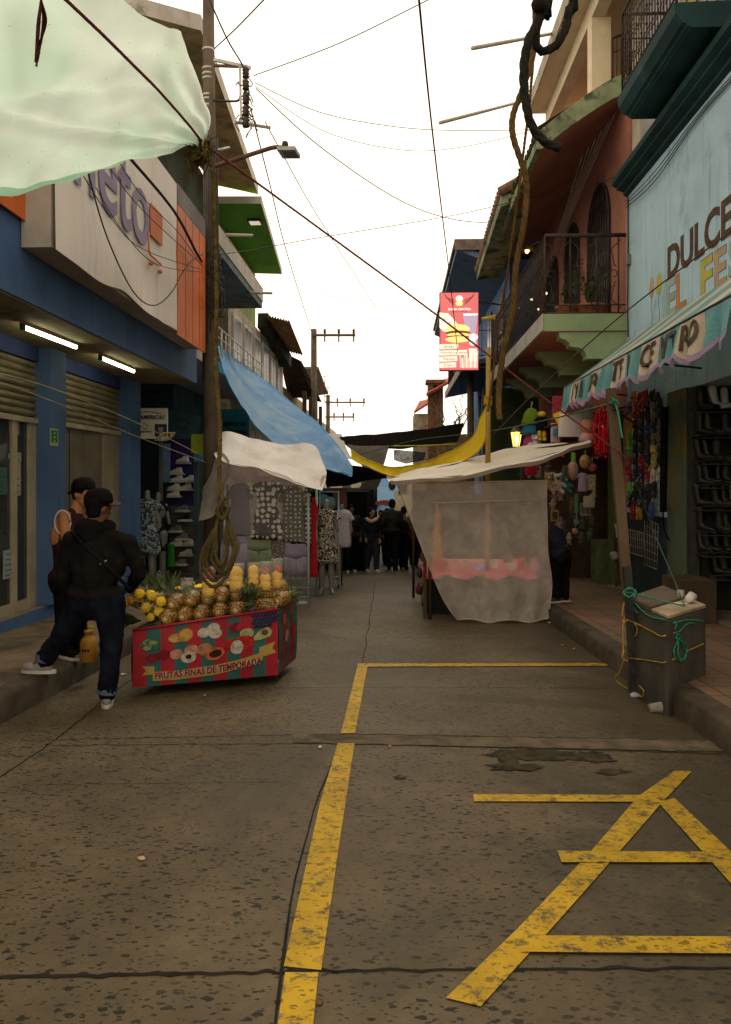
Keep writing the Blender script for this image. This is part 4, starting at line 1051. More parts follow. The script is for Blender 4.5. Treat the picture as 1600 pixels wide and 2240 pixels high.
wire([(1066, 965, 12), (1180, 850, 11), (1360, 690, 9.5), (1620, 490, 8)], .009, 'thin brown cord rising from the bamboo post across the green balcony bracket', M('cord_brown', (.075, .045, .028), .9), 'cord', cat='cord', group='cords over the market')
wire([(-20, 812, 6.5), (120, 852, 8), (300, 925, 11), (445, 998, 12.6)], .007, 'upper pale cord stretched from the left past the white bracket sign', M('cord_pale', (.36, .30, .17), .9), 'cord', cat='cord', group='cords over the market')
wire([(-20, 832, 6.5), (100, 872, 8), (300, 955, 11), (452, 1012, 12.6)], .006, 'lower pale cord stretched from the left past the white bracket sign', MATS['cord_pale'], 'cord', cat='cord', group='cords over the market')
mb = MB(); c = PD(362, 955, 11.6)
for k in range(5): mb.tube(resample([c + V((.09 * math.cos(t + k) * (1 + .2 * k), .03 * math.sin(t * 2), .06 * math.sin(t + k * 1.3))) for t in [q_ * .6 for q_ in range(11)]], 26), .006, 5)
mb.build('cord_knot', MATS['cord_pale'], label='messy loop knot of pale cord in front of the white bracket sign', cat='cord')
wire([(770, 1000, 17), (900, 965, 14.5), (1060, 945, 12), (1200, 918, 9), (1338, 882, 6.5)], .008, 'dark green cord from the yellow tarp to the wooden post', M('cord_green', (.045, .10, .05), .8), 'cord', cat='cord', group='cords over the market')
wire([(855, 976, 23), (925, 975, 23), (998, 972, 23)], .022, 'bright yellow cord under the black shade cloth', M('cord_yellow', (.50, .42, .03), .8), 'cord', cat='cord', group='cords over the market')
# ================================================================ ROPES NEAR THE CAMERA
m_rope = M('brown_rope', (.085, .055, .022), .95, .35, 14, .8, 150)
m_moss = M('mossy_rope', (.095, .066, .018), .95, .4, 20, .8, 150)
m_red = M('red_cord', (.17, .04, .042), .95, .3, 25, .6, 200)
m_blackrope = M('black_rope', (.014, .013, .010), .9, .3, 20, .8, 160)
def fuzz(mb, pts, n, L, r=.0018):
    for i in range(n):
        p = rnd.choice(pts); d = V((rnd.uniform(-1, 1), rnd.uniform(-1, 1), rnd.uniform(-1, .6))).normalized()
        mb.tube([p, p + d * L * rnd.uniform(.4, 1)], [r, r * .5], 3, cap=False)
def rope(pts, r, twist=1.0, n=120):
    base = resample(pts, n); mb = MB(); L = sum((b - a).length for a, b in zip(base, base[1:]))
    for s in range(3):
        q = []
        acc = 0
        for i, p in enumerate(base):
            d = base[min(i + 1, n - 1)] - base[max(i - 1, 0)]; x, y = basis(d)
            if i: acc += (p - base[i - 1]).length
            a = acc / (r * 7) * 6.283 * twist + s * 2.094; q.append(p + (x * math.cos(a) + y * math.sin(a)) * r * .36)
        mb.tube(q, r * .70, 6)
    return mb, base
tied = PD(436, 300, 4.0)
mb, b1 = rope([PD(445, 318, 4.0), PD(466, 372, 4.0), PD(470, 480, 4.0), PD(474, 640, 4.0), PD(472, 780, 4.0), PD(481, 930, 4.0), PD(480, 1040, 4.0), PD(488, 1095, 4.0)], .012, 1, 240)
fuzz(mb, b1, 900, .022)
hr = mb.build('hanging_rope', m_moss, label='fuzzy mossy rope hanging from the tarp corner down to a coil over the fruit cart', cat='rope')
mb = MB()
for k in range(16):
    a0 = rnd.random() * 6; rr = rnd.uniform(.025, .055)
    mb.tube(resample([tied + V((rr * math.cos(a0 + t), rr * math.sin(a0 + t) * .8, -.02 - .09 * rnd.random() + .03 * math.sin(t * 1.7 + k))) for t in [q_ * .9 for q_ in range(8)]], 24), .008, 5)
fuzz(mb, [tied + V((rnd.uniform(-.06, .06), rnd.uniform(-.04, .04), rnd.uniform(-.16, 0))) for k in range(40)], 160, .10, .0028)
mb.build('knot', m_moss, hr)
mb, _b = rope([PD(488, 1092, 4.0), PD(476, 1118, 3.98), PD(487, 1135, 3.96), PD(500, 1112, 3.98), PD(480, 1100, 4.02), PD(494, 1090, 4.0)], .012, 1, 50)
for (ul, ub, ur, vb) in ((452, 478, 520, 1262), (440, 470, 512, 1283), (463, 490, 515, 1252), (470, 483, 500, 1236), (446, 470, 497, 1270)):
    m2, _ = rope([PD(488, 1105, 4.0), PD(474, 1150, 3.98), PD(ul + 4, 1205, 3.97), PD(ul, vb - 30, 3.96), PD((ul + ub) / 2, vb - 6, 3.95), PD(ub, vb, 3.96), PD((ub + ur) / 2, vb - 16, 3.97), PD(ur, vb - 60, 3.99), PD(ur - 4, 1180, 4.0), PD(498, 1135, 4.01), PD(490, 1100, 4.0)], .0098, 1, 90)
    mb.add(m2.v, m2.f, 0, True); _b += _
fuzz(mb, _b, 350, .02)
mb.build('rope_coil', M('coil_rope', (.060, .042, .015), .95, .35, 14, .8, 150), hr)
mb, b1 = rope([PD(1190, -900, 3.0), PD(1180, -60, 3.0), PD(1185, 0, 3.0), PD(1178, 45, 3.0), PD(1158, 85, 3.0), PD(1147, 140, 3.0), PD(1149, 210, 3.0), PD(1162, 270, 3.0), PD(1190, 308, 3.0), PD(1226, 324, 3.0)], .018, .7, 260)
m2, _ = rope([PD(1240, -900, 3.05), PD(1256, -50, 3.05), PD(1248, 10, 3.05), PD(1238, 60, 3.05), PD(1215, 100, 3.05), PD(1187, 112, 3.05), PD(1172, 95, 3.05), PD(1178, 50, 3.05), PD(1196, 10, 3.05), PD(1200, -40, 3.05), PD(1205, -900, 3.05)], .018, .7, 120)
mb.add(m2.v, m2.f, 0, True); fuzz(mb, b1 + _, 700, .03, .0010); mb.ell(PD(1182, 10, 2.98), (.035, .035, .03), 10, 8)
mb.build('black_rope', m_blackrope, label='thick black rope looped and dangling from the top of the picture', cat='rope')
mb, b1 = rope([PD(1176, 20, 4.6), PD(1166, 120, 4.6), PD(1140, 205, 4.6), PD(1123, 250, 4.6), PD(1122, 295, 4.6), PD(1138, 345, 4.6), PD(1152, 400, 4.6), PD(1148, 480, 4.6), PD(1130, 580, 4.65), PD(1122, 680, 4.7), PD(1102, 770, 4.75), PD(1092, 850, 4.8), PD(1093, 918, 4.8)], .019, .8, 200)
mb.build('brown_rope', M('ochre_rope', (.10, .058, .017), .95, .3, 14, .8, 150), label='thick brown rope hanging in front of the pink house balcony', cat='rope')
mb, b1 = rope([PD(1172, -600, 4.4), PD(1168, 40, 4.4), PD(1162, 190, 4.4), PD(1146, 330, 4.5), PD(1128, 470, 4.6), PD(1104, 640, 4.8), PD(1092, 700, 4.9), PD(1080, 810, 5), PD(1068, 900, 5)], .009, 1, 160)
mb.build('brown_rope', MATS['ochre_rope'], label='thin ochre rope hanging just left of the thick brown one', cat='rope')
bp = thing('bamboo_post', PD(1068, 1300, 11.6), 'yellowish bamboo post tied with rope beside the yellow tarp', 'post')
MB().tube([PD(1066, 1330, 11.6), PD(1068, 985, 11.6), PD(1069, 760, 11.6)], [.045, .04, .035], 10).build('pole', M('bamboo', (.30, .19, .045), .7, .25, 3, .2, 30, stretch=(1, 1, .3)), bp)
mb = MB()
for k in range(5): z = PD(1068, 868 + 4 * k, 11.6); mb.tube(resample([z + V((.055 * math.cos(t), .055 * math.sin(t), .01 * math.sin(t * 2))) for t in [q_ * .8 for q_ in range(9)]], 20), .013, 5)
for k in range(4): z = PD(1076, 694 + 2 * k, 11.6); mb.tube(resample([z + V((-.15, 0, .01 * k - .02)), z + V((0, -.03, .01 * k)), z + V((.05, 0, .02))], 8), .02, 5)
mb.build('rope_tie', M('yellow_rope', (.45, .26, .02), .9, .3, 12, .5), bp)
# ================================================================ TARPS
m_gt = Mtarp('pale_green_tarp', (.62, .71, .62), 0, .80, .3, .9, 3, .5, (.48, .68, .52))
m_gh = Mtarp('green_hem', (.55, .80, .62), 0, .78, .3, .35, 5, .5)
tg = thing('green_tarp', tied, 'pale green plastic tarp beaded with rain, tied by its gathered corner at the upper left', 'tarp')
lowe = [PD(434, 302, 4.0), PD(416, 294, 3.98), PD(330, 340, 3.9), PD(150, 400, 3.8), PD(0, 438, 3.7), PD(-250, 500, 3.5), PD(-500, 560, 3.3)]
upe = [PD(440, 299, 4.0), PD(458, 284, 3.95), PD(460, 262, 3.9), PD(432, 170, 3.65), PD(410, 116, 3.5), PD(396, 70, 3.35), PD(300, 30, 3.05), PD(200, -60, 2.75), PD(-100, -420, 2.0)]
Pg = cloth(lowe, upe, 70, 44, .05, .045, 2.0, 4, True)
for i in range(70):
    for j in range(44):
        t = j / 43; s = max(0, 1 - i / 24)
        Pg[i][j] += V((0, 0, 1)) * (.05 * abs(noise.noise(V((i * .12, j * .10, 4)))) + .022 * s * math.sin(t * 34) + .05 * math.exp(-((t - .62 - .1 * math.sin(i * .09)) / .035) ** 2) * (i / 70) + .04 * math.exp(-((t - .3 - i * .004) / .03) ** 2))
MB().grid(Pg).build('sheet', m_gt, tg)
mb = MB(); mb.grid([[Pg[i][0] + V((0, 0, -.004)), Pg[i][0].lerp(Pg[i][3], .5) + V((0, -.004, -.008)), Pg[i][3] + V((0, 0, -.004))] for i in range(70)]); mb.build('hem', m_gh, tg)
mb = MB()
for k in range(150):
    i, j = rnd.randrange(1, 68), rnd.randrange(2, 42); p = Pg[i][j].lerp(Pg[i + 1][j + 1], rnd.random()); s = rnd.uniform(.002, .0045)
    mb.ell(p + V((0, 0, -.001)), (s, s, s * .7), 5, 4)
o = mb.build('rain_drops', Mglass('water_drop', (.95, 1, .95), .78, .05), tg); o['kind'] = 'stuff'
def UT(u, v, gap=.03):          # a point hanging just below the tarp along this line of sight
    best = None
    for row in Pg:
        for p in row:
            q = p - CAM; dd = q.dot(FW)
            if dd > .5:
                e = (800 + F * q.dot(RT) / dd - u) ** 2 + (1050 - F * q.z / dd - v) ** 2
                if best is None or e < best[0]: best = (e, dd)
    return PD(u, v, best[1] - gap)
mb, b1 = rope([UT(70, -70), UT(140, -5), UT(190, 42), UT(240, 90), UT(290, 140), UT(340, 190), UT(385, 240), UT(416, 276), PD(440, 306, 3.9), PD(465, 328, 4.05), PD(700, 500, 4.9), PD(960, 692, 5.6), PD(1190, 870, 6.0), PD(1372, 1003, 6.5)], .0072, 1, 420)
fuzz(mb, b1, 220, .012, .0012)
mb.build('red_rope', m_red, label='thin dark red rope stretched from under the pale green tarp across the whole street', cat='rope')
mb, b1 = rope([UT(92, -40), UT(90, 0), UT(83, 50), UT(80, 100), UT(78, 135)], .005, 1, 60)
for du, vb in ((5, 105), (9, 86), (-5, 125), (2, 118)):
    m2, _ = rope([UT(90, 0), UT(92 + du, 45), UT(84 + du * .6, vb), UT(80, vb + 20)], .0042, 1, 40); mb.add(m2.v, m2.f, 0, True); b1 += _
fuzz(mb, b1, 60, .012, .001); mb.build('red_tassel', m_red, label='frayed red cord tassel hanging under the pale green tarp', cat='cord')
def tarp(name, A, B, mt, label, nu=30, nv=16, sag=0, wr=.02, wf=2.2, seed=0, hem=None, sd=V((0, 0, -1))):
    P = cloth([PD(*p) for p in A], [PD(*p) for p in B], nu, nv, sag, wr, wf, seed, sd=sd)
    t = MB().grid(P).build(name, mt, label=label, cat='tarp')
    if hem:
        mb = MB(); mb.tube([r[-1] for r in P], .016, 5); mb.build('hem', hem, t)
        mb = MB(); mb.tube([r[0] for r in P], .012, 5); mb.build('hem', hem, t)
    return t
m_bt = Mtarp('blue_tarp', (.09, .44, .98), 0, .62, .35, .6, 4, .4, (.36, .70, .99))  # the paler second blue paints a whitish sheen into the plastic
tarp('blue_tarp', [(479, 752, 15.6), (520, 790, 17.5), (562, 816, 19.6), (615, 862, 19.4), (670, 905, 18.6), (725, 958, 17.6), (773, 1018, 16.4)], [(478, 758, 15.4), (492, 808, 14.9), (520, 868, 14.5), (560, 928, 14.0), (615, 982, 13.8), (700, 1022, 14.2), (768, 1037, 15.2)], m_bt, 'blue plastic tarp slung from the left balcony railing down over the street', 50, 30, .12, .05, 1.3, 3, M('blue_hem', (.13, .36, .60), .6))
m_gw = Mtarp('grey_white_tarp', (.52, .48, .43), 0, .45, .5, .3, 5)
tarp('white_tarp', [(670, 945, 27), (700, 947, 27), (748, 950, 27)], [(705, 995, 19), (740, 1003, 19), (772, 1004, 19)], m_gw, 'grey white tarp sloping between the blue tarp and the black shade cloth', 20, 14, .1, .03, 1.5, 8)
m_bk = Mtarp('black_shade_cloth', (.010, .008, .007), 0, .03, 1.0, .3, 6, 0)
tarp('shade_cloth', [(742, 955, 26), (840, 948, 26), (935, 938, 26), (1015, 925, 26)], [(765, 980, 23), (840, 982, 23), (920, 978, 23), (1000, 968, 23)], m_bk, 'wide black shade cloth stretched right across the street behind the yellow tarp', 40, 10, .05, .04, 1.2, 2)
tarp('shade_cloth', [(862, 984, 23.4), (900, 986, 23.4), (932, 990, 23.4)], [(862, 1006, 23.2), (890, 1014, 23.2), (925, 1004, 23.2)], Mtarp('dark_blue_net', (.035, .06, .09), .1, .2, .7, .8, 9), 'small dark blue net sagging below the black shade cloth', 16, 10, .1, .05, 3, 5)
tarp('grey_tarp', [(760, 972, 22.4), (800, 976, 22.4), (852, 974, 22.4)], [(800, 1030, 22.0), (820, 1032, 22), (838, 1022, 22)], Mtarp('brown_grey_tarp', (.17, .14, .10), 0, .35, .6, .4, 5), 'brownish grey tarp hanging from the black shade cloth', 20, 12, .02, .06, 2, 6)
m_yt = Mtarp('yellow_tarp', (.98, .68, .012), 0, .42, .5, .5, 5, .3)
tarp('yellow_tarp', [(769, 985, 16.5), (800, 1004, 16), (850, 1021, 15.2), (900, 1019, 14.4), (950, 1004, 13.6), (1000, 980, 12.9), (1036, 950, 12.3), (1056, 905, 11.9), (1064, 888, 11.7)], [(769, 1003, 16.3), (800, 1019, 15.8), (845, 1038, 15), (890, 1045, 14.2), (950, 1036, 13.3), (1000, 1016, 12.6), (1040, 993, 12.0), (1062, 960, 11.7), (1067, 925, 11.6)], m_yt, 'bright yellow tarp slung low across the street to the bamboo post', 50, 14, .05, .03, 2.0, 9, M('yellow_hem', (.55, .36, .05), .8))
tarp('dark_shade_sheet', [(700, 1012, 20), (745, 1015, 19), (800, 1022, 18), (845, 1040, 17)], [(700, 1066, 19.5), (760, 1062, 19), (800, 1052, 18), (846, 1046, 17)], m_bk, 'black sheet standing in for the shade behind the blue tarp end', 20, 10, .03, .05, 2, 3)  # black sheet put where the shade under the tarps lies
tarp('grey_tarp', [(772, 1088, 25), (790, 1062, 25), (812, 1045, 25), (838, 1042, 25)], [(772, 1120, 25), (790, 1126, 25), (806, 1122, 25), (816, 1090, 25)], Mtarp('olive_grey_tarp', (.12, .105, .07), 0, .4, .7, .4, 5), 'olive grey sheet hanging as a stall side above the crowd', 16, 12, .0, .07, 2, 1)
# ================================================================ CLOTHES, MANNEQUINS
def garment(kind, a, b_, dx, mt, name, label, cat, group=None, thick=.16, seed=0, parent=None):
    """a = top centre, b_ = bottom centre (world), dx = half width vector"""
    a, b_ = V(a), V(b_); h = (a - b_).length; w = dx.length; x = dx.normalized(); z = (a - b_).normalized(); y = z.cross(x)
    q = Matrix((x, y, z)).transposed(); mb = MB()
    fold = lambda k, amp: (lambda an, t: 1 + amp * t * math.sin(an * k + seed) + amp * .6 * math.sin(an * (k + 3) + seed * 2))
    if kind in ('top', 'dress', 'sheet'):
        pr = {'top': [(.80, 0), (.88, .04), (.86, .35), (.80, .6), (.78, .72), (.86, .88), (.55, .97), (.30, 1)],
              'dress': [(1.0, 0), (.98, .05), (.82, .35), (.60, .56), (.60, .64), (.70, .84), (.52, .96), (.28, 1)],
              'sheet': [(1.0, 0), (1.0, .3), (.95, .7), (.92, .97), (.8, 1)]}[kind]
        pr = [(r * w, t * h) for r, t in pr]; pr = [(p.x, p.y) for p in [V((r, t, 0)) for r, t in pr]]
        pp_ = resample([V((r, t, 0)) for r, t in pr], 18)
        mb.lathe(b_, [(p.x, p.y) for p in pp_], 36, 0, q, 1, thick, wob=fold(7, .05))
        if kind != 'sheet':
            for s in (-1, 1):
                p0 = a - z * (.09 * h) + x * (s * w * .6); p1 = p0 + x * (s * w * .42) - z * (.20 * h if kind == 'top' else .12 * h)
                mb.tube(resample([p0 - x * (s * w * .2), p0, p1], 8), [w * .16, w * .2, w * .23, w * .24, w * .24, w * .25, w * .25, w * .26], 10)
    else:
        L = {'shorts': .45, 'pants': .25}[kind]
        mb.lathe(a - z * (h * L), [(w, 0), (w * .98, h * L * .4), (w * .86, h * L * .85), (w * .84, h * L)], 26, 0, q, 1, thick, wob=fold(5, .03))
        for s in (-1, 1):
            mb.lathe(b_ + x * (s * w * .52), [(w * .56, 0), (w * .55, h * (1 - L) * .5), (w * .5, h * (1 - L) + .02)], 18, 0, q, 1, thick * 1.7, wob=fold(4, .06))
        if kind == 'shorts':
            for s in (-1, 1):
                c = a - z * (h * .55) + x * (s * w * .55) - y * (-w * thick * 1.0)
                mb.obox(b_ + x * (s * w * .55) + z * (h * .38) - y * (w * thick * 1.02), (w * .5, .006, h * .22), q)
    return mb.build(name, mt, parent, label, cat, group)
def gpx(kind, u0, v0, u1, v1, d, mt, name, label, cat, group=None, thick=.16, seed=0):
    a, b_ = PD((u0 + u1) / 2, v0, d), PD((u0 + u1) / 2, v1, d)
    return garment(kind, a, b_, RT * ((u1 - u0) / 2 / F * d), mt, name, label, cat, group, thick, seed)
c_purple = Mpat('purple_grey_knit', (.12, .10, .13), (.19, .16, .19), 60, .3)
c_daisy = Mpat('daisy_print', (.018, .018, .024), (.60, .54, .44), 11.5, .40, .05, .4)
c_polka = Mpat('olive_polka', (.052, .050, .036), (.46, .42, .33), 14, .24, .04, .3)
c_dots = Mpat('black_polka', (.012, .012, .014), (.55, .50, .45), 13, .24, .03, .1)
c_lav = M('lavender_cloth', (.26, .225, .29), .9, .12, 5, .4, 30)
c_olv = M('sage_cloth', (.19, .225, .13), .9, .12, 5, .4, 30)
c_flor = Mpat('small_floral', (.10, .085, .085), (.42, .38, .34), 26, .24, .05)
c_red = M('red_cloth', (.42, .018, .022), .85, .15, 5, .4, 30)
c_zebra = Mpat('leaf_print_dark', (.012, .012, .010), (.50, .44, .31), 15, .52, .03, kind='noise')
c_leafb = Mpat('blue_leaf_print', (.022, .028, .030), (.24, .30, .31), 9, .50, .04, kind='noise')
c_white = Mpat('white_blouse', (.42, .37, .40), (.16, .11, .14), 22, .16, .05)
m_film = Mtarp('clear_film', (.60, .52, .50), .58, .3, .2, .7, 9, .5)
m_mint = M('mint_tube', (.33, .40, .34), .5, .15, 4, .1)
G = 'clothes hung on the left stall'
for a in (('top', 501, 1056, 551, 1172, c_purple, 'shirt', 'dark purple grey knit top hanging at the left of the stall front', 'shirt'),
          ('dress', 549, 1050, 621, 1180, c_daisy, 'dress', 'dark dress with large white daisies in the middle of the stall front', 'dress'),
          ('top', 614, 1063, 669, 1186, c_polka, 'blouse', 'olive blouse with small pale polka dots on the stall front', 'blouse'),
          ('sheet', 666, 1066, 681, 1190, c_dots, 'dress', 'narrow black dress with bold white dots at the stall corner', 'dress'),
          ('pants', 484, 1172, 543, 1248, c_lav, 'trousers', 'lavender trousers hung low behind the rope coil', 'trousers'),
          ('shorts', 538, 1176, 594, 1240, c_olv, 'shorts', 'sage green shorts with pockets on the lower row', 'shorts'),
          ('sheet', 592, 1178, 624, 1225, c_flor, 'skirt', 'small grey floral skirt on the lower row', 'skirt'),
          ('shorts', 622, 1190, 674, 1258, c_lav, 'shorts', 'lavender cargo shorts on the lower row beside the mint post', 'shorts'),
          ('dress', 678, 1088, 696, 1262, c_red, 'dress', 'bright red long dress hanging behind the stall corner', 'dress')):
    gpx(a[0], a[1], a[2], a[3], a[4], 12.45 if 'red' not in a[7] else 13.0, *a[5:9], G, .11 if a[0] in ('shorts', 'pants') else .18, a[1])
ls = thing('clothes_stall', (-2.2, 13.2, gz(13.2)), 'clothes stall under a draped white tarp standing in the left of the street', 'market stall')
for nm, (u, v0, v1, d) in (('post', (675, 1078, 1328, 12.3)), ('post', (492, 1000, 1330, 12.3)), ('post', (693, 1040, 1300, 14.2))):
    a, b_ = PD(u, v0, d), PD(u, v1, d); b_.z = gz(b_.y); MB().tube([b_, a], .022, 8).build(nm, m_mint, ls)
a, b_ = PG(640, 1322), PG(677, 1326); MB().bar(PD(560, 1318, 12.35), PD(676, 1318, 12.35), .03, .04).build('bottom_rail', m_mint, ls)
mb = MB()
for k in range(14): u = 500 + 13.5 * k; mb.tube([PD(u, 1040, 12.6), PD(u, 1300, 12.6)], .005, 4)
for k in range(14): v = 1045 + 20 * k; mb.tube([PD(498, v, 12.6), PD(676, v, 12.6)], .005, 4)
mb.build('wire_grid', M('white_wire', (.35, .33, .30), .6), ls)
m_wt = Mtarp('white_tarp', (.84, .78, .70), 0, .35, .5, .35, 5, .3)
P = cloth([PD(*p) for p in ((466, 962, 13.4), (497, 946, 13.3), (560, 962, 13.3), (640, 972, 13.2), (690, 980, 13.1), (713, 1036, 12.6))], [PD(*p) for p in ((474, 1002, 12.15), (510, 1014, 12.05), (560, 1024, 12.0), (620, 1044, 12.0), (660, 1060, 12.0), (706, 1072, 12.0))], 44, 20, .05, .05, 1.8, 5)
MB().grid(P).build('roof_tarp', m_wt, ls)
P = cloth([PD(*p) for p in ((468, 960, 13.2), (480, 975, 12.6), (500, 1008, 12.05))], [PD(*p) for p in ((438, 1140, 12.3), (456, 1134, 12.15), (474, 1120, 12.05))], 18, 26, .0, .05, 2.4, 2)
MB().grid(P).build('side_flap', Mtarp('grey_flap', (.40, .35, .30), 0, .25, .6, .4, 5, .3), ls)
P = cloth([PD(704, 1040, 12.3), PD(713, 1040, 12.5)], [PD(700, 1064, 12.2), PD(716, 1068, 12.4)], 8, 8, .0, .04, 5, 2); MB().grid(P).build('tarp_corner', m_wt, ls)
P = cloth([PD(482, 1012, 12.12), PD(580, 1026, 12.05), PD(668, 1060, 12.02)], [PD(486, 1062, 12.2), PD(580, 1052, 12.15), PD(666, 1066, 12.1)], 30, 8, .0, .06, 4, 7); MB().grid(P).build('rolled_film', Mtarp('pink_film', (.50, .36, .36), .35, .3, .25, .8, 9, .5), ls)
P = cloth([PD(488, 1050, 12.18), PD(580, 1050, 12.14), PD(672, 1066, 12.1)], [PD(488, 1170, 12.2), PD(580, 1172, 12.14), PD(670, 1188, 12.12)], 36, 20, .0, .025, 3, 17); MB().grid(P).build('front_film', Mtarp('thin_film', (.5, .45, .42), .80, .3, .15, .8, 9, .6), ls)
m_mann = M('mannequin_grey', (.20, .19, .165), .4, .1, 3, .05, metal=.2)
def mannequin(u, vn, vf, d, mt, label, name='mannequin', legs=True, dress='dress', du=24, vt=None, vb=None, stand_h=None, facing=0):
    n = PD(u, vn, d); f = PD(u, vf, d); H = n.z - f.z
    t = thing(name, (n.x, n.y, f.z), label, 'mannequin')
    X = RT; s = H / 1.45; k_ = .74
    pr = [('c', n, n - V((0, 0, .12 * s)), .045 * s, .05 * s), ('e', n - V((0, 0, .27 * s)), (.15 * s * k_, .10 * s * k_, .18 * s)), ('e', n - V((0, 0, .52 * s)), (.13 * s * k_, .10 * s * k_, .16 * s)), ('c', n - V((0, 0, .3 * s)), n - V((0, 0, .55 * s)), .10 * s * k_, .11 * s * k_)]
    for k in (-1, 1):
        pr.append(('c', n - V((0, 0, .17 * s)) + X * (k * .12 * s), n - V((0, 0, .44 * s)) + X * (k * .17 * s), .036 * s, .028 * s))
        if legs:
            hip = n - V((0, 0, .62 * s)) + X * (k * .07 * s); kn = V((f.x, f.y, f.z + .45 * s)) + X * (k * .07 * s) + FW * -.02; an = V((f.x, f.y, f.z + .08 * s)) + X * (k * .075 * s)
            pr += [('c', hip, kn, .085 * s, .055 * s), ('c', kn, kn.lerp(an, .35), .052 * s, .056 * s), ('c', kn.lerp(an, .35), an, .054 * s, .03 * s), ('c', an, an + FW * -.13 * s + X * (k * .03) - V((0, 0, .05 * s)), .032 * s, .024 * s)]
    blob('body', pr, .014, m_mann, t, 3)
    if not legs: MB().tube([V((n.x, n.y, gz(n.y))), n - V((0, 0, .5 * s))], .015, 8).build('stand_pole', m_dmetal, t)
    w = RT * (du / F * d)
    garment(dress, PD(u, vt, d), PD(u, vb, d), w, mt, 'dress' if dress == 'dress' else 'blouse', None, None, None, .62, u, t)
    return t
mannequin(715, 1098, 1300, 14.2, c_zebra, 'headless grey mannequin in a black dress with cream leaf print at the stall corner', du=27, vt=1112, vb=1232)
mannequin(748, 1108, 1290, 15.6, c_white, 'mannequin bust in a short white ruffled blouse behind the leaf print dress', legs=False, dress='top', du=23, vt=1114, vb=1197)
mannequin(322, 1078, 1290, 13.6, c_leafb, 'mannequin in a blue grey leaf print dress outside the left shop', du=31, vt=1090, vb=1212)
mannequin(346, 1082, 1285, 14.4, M('black_cloth', (.014, .013, .013), .9), 'mannequin in a plain black dress behind the leaf print one', du=22, vt=1094, vb=1205)
rk = thing('clothes_rack', PG(735, 1290), 'wheeled mint clothes rack behind the mannequins', 'clothes rack')
mb = MB()
for u in (700, 741): a = PD(u, 1074, 15.2); mb.tube([V((a.x, a.y, gz(a.y) + .06)), a], .015, 6)
mb.tube([PD(700, 1076, 15.2), PD(741, 1076, 15.2)], .015, 6); mb.tube([PD(700, 1262, 15.2), PD(741, 1262, 15.2)], .015, 6); mb.build('rack_frame', m_mint, rk)
for u in (700, 741): a = PD(u, 1074, 15.2); MB().tube([V((a.x - .015, a.y, gz(a.y) + .04)), V((a.x + .015, a.y, gz(a.y) + .04))], .04, 10).build('caster', m_dmetal, rk)
for k, (u, v, c) in enumerate(((708, 1082, (.16, .22, .19)), (722, 1088, (.13, .20, .18)))):
    MB().lathe(PD(u, v + 14, 15.3), [(.02, -.12), (.10, -.10), (.13, 0), (.10, .10), (.03, .14)], 14).build('hat', M('hat_%d' % k, c, .8), label=('upper pale teal hat on the clothes rack', 'lower round teal hat on the clothes rack')[k], cat='hat')
gpx('sheet', 735, 1190, 746, 1268, 15.4, M('pale_trousers', (.22, .20, .17), .9), 'trousers', 'pale trousers hanging low on the wheeled rack', 'trousers', None, .3)
# ================================================================ LEFT SHOE SHOP AND ITS SIGNS
vi = thing('bracket_sign', PD(328, 963, 12.95), 'white bracket sign with dark lettering hung from the last blue pillar', 'sign')
a, b_ = PD(290, 960, 12.9), PD(367, 893, 12.9)
m_wsign = M('white_board', (.50, .46, .35), .6, .1, 3, .1)
MB().obox((a + b_) / 2, (abs(b_.x - a.x), .06, b_.z - a.z), rotz(TH)).build('board', m_wsign, vi, bevel=.008)
c0, c1 = PD(283, 948, 13.0), PD(300, 905, 13.0); MB().obox((c0 + c1) / 2, (abs(c1.x - c0.x), .05, c1.z - c0.z), rotz(TH)).build('bracket_plate', m_wsign, vi)
m_navy = M('navy_print', (.018, .02, .05), .6, .1, 3, 0)
UP = V((0, 0, 1))
text('lettering', 'VIAMERICAS', PD(297, 917, 12.85), RT, UP, 64 / F * 12.85, 9 / F * 12.85, m_navy, vi, offset=.02, shear=.35)
MB().tube(resample([PD(297, 908, 12.85), PD(320, 900, 12.85), PD(352, 905, 12.85)], 16), .006, 5).build('swoosh', MATS['print_grey'], vi)
c0 = PD(352, 941, 12.85); MB().obox(c0, (26 / F * 12.9, .012, 27 / F * 12.9), rotz(TH)).build('navy_square', m_navy, vi)
MB().prism([PD(346, 934, 12.835), PD(358, 934, 12.835), PD(357, 944, 12.835), PD(352, 949, 12.835), PD(347, 944, 12.835)], FW * -.004).build('shield_mark', M('shield_grey', (.17, .17, .16)), vi)
text('lettering', 'MoneyGram', PD(298, 947, 12.85), RT, UP, 34 / F * 12.85, 6 / F * 12.85, M('print_grey'), vi, offset=.01)
MB().tube([PD(317, 932, 12.85) + (RT * math.cos(t) + UP * math.sin(t)) * .045 for t in [k * .45 for k in range(15)]], .005, 5).build('round_mark', MATS['print_grey'], vi)
c0 = PD(400, 925, 14.6); ts = thing('hanging_sign', c0, 'dark teal tilted sign board hanging beside the white bracket sign', 'sign')
q = rotz(TH) @ roty(R(14)); MB().obox(c0, (.62, .05, .40), q).build('board', M('teal_board', (.022, .055, .055), .7, .2, 3), ts)
MB().tube([c0 + q @ V((.12 * math.cos(t), -.03, .10 * math.sin(t))) for t in [k * .45 for k in range(15)]], .012, 5).build('round_mark', m_dmetal, ts)
MB().tube([c0 + UP * .18, c0 + UP * .7], .01, 5).build('sign_hanger', m_dmetal, ts)
c0 = PD(434, 970, 13.2); gs = MB().obox(c0, (30 / F * 13.2, .03, 41 / F * 13.2), rotz(TH)).build('price_sign', M('lime_card', (.20, .25, .015), .7, .1, 4), label='lime green card sign beside the utility pole', cat='sign')
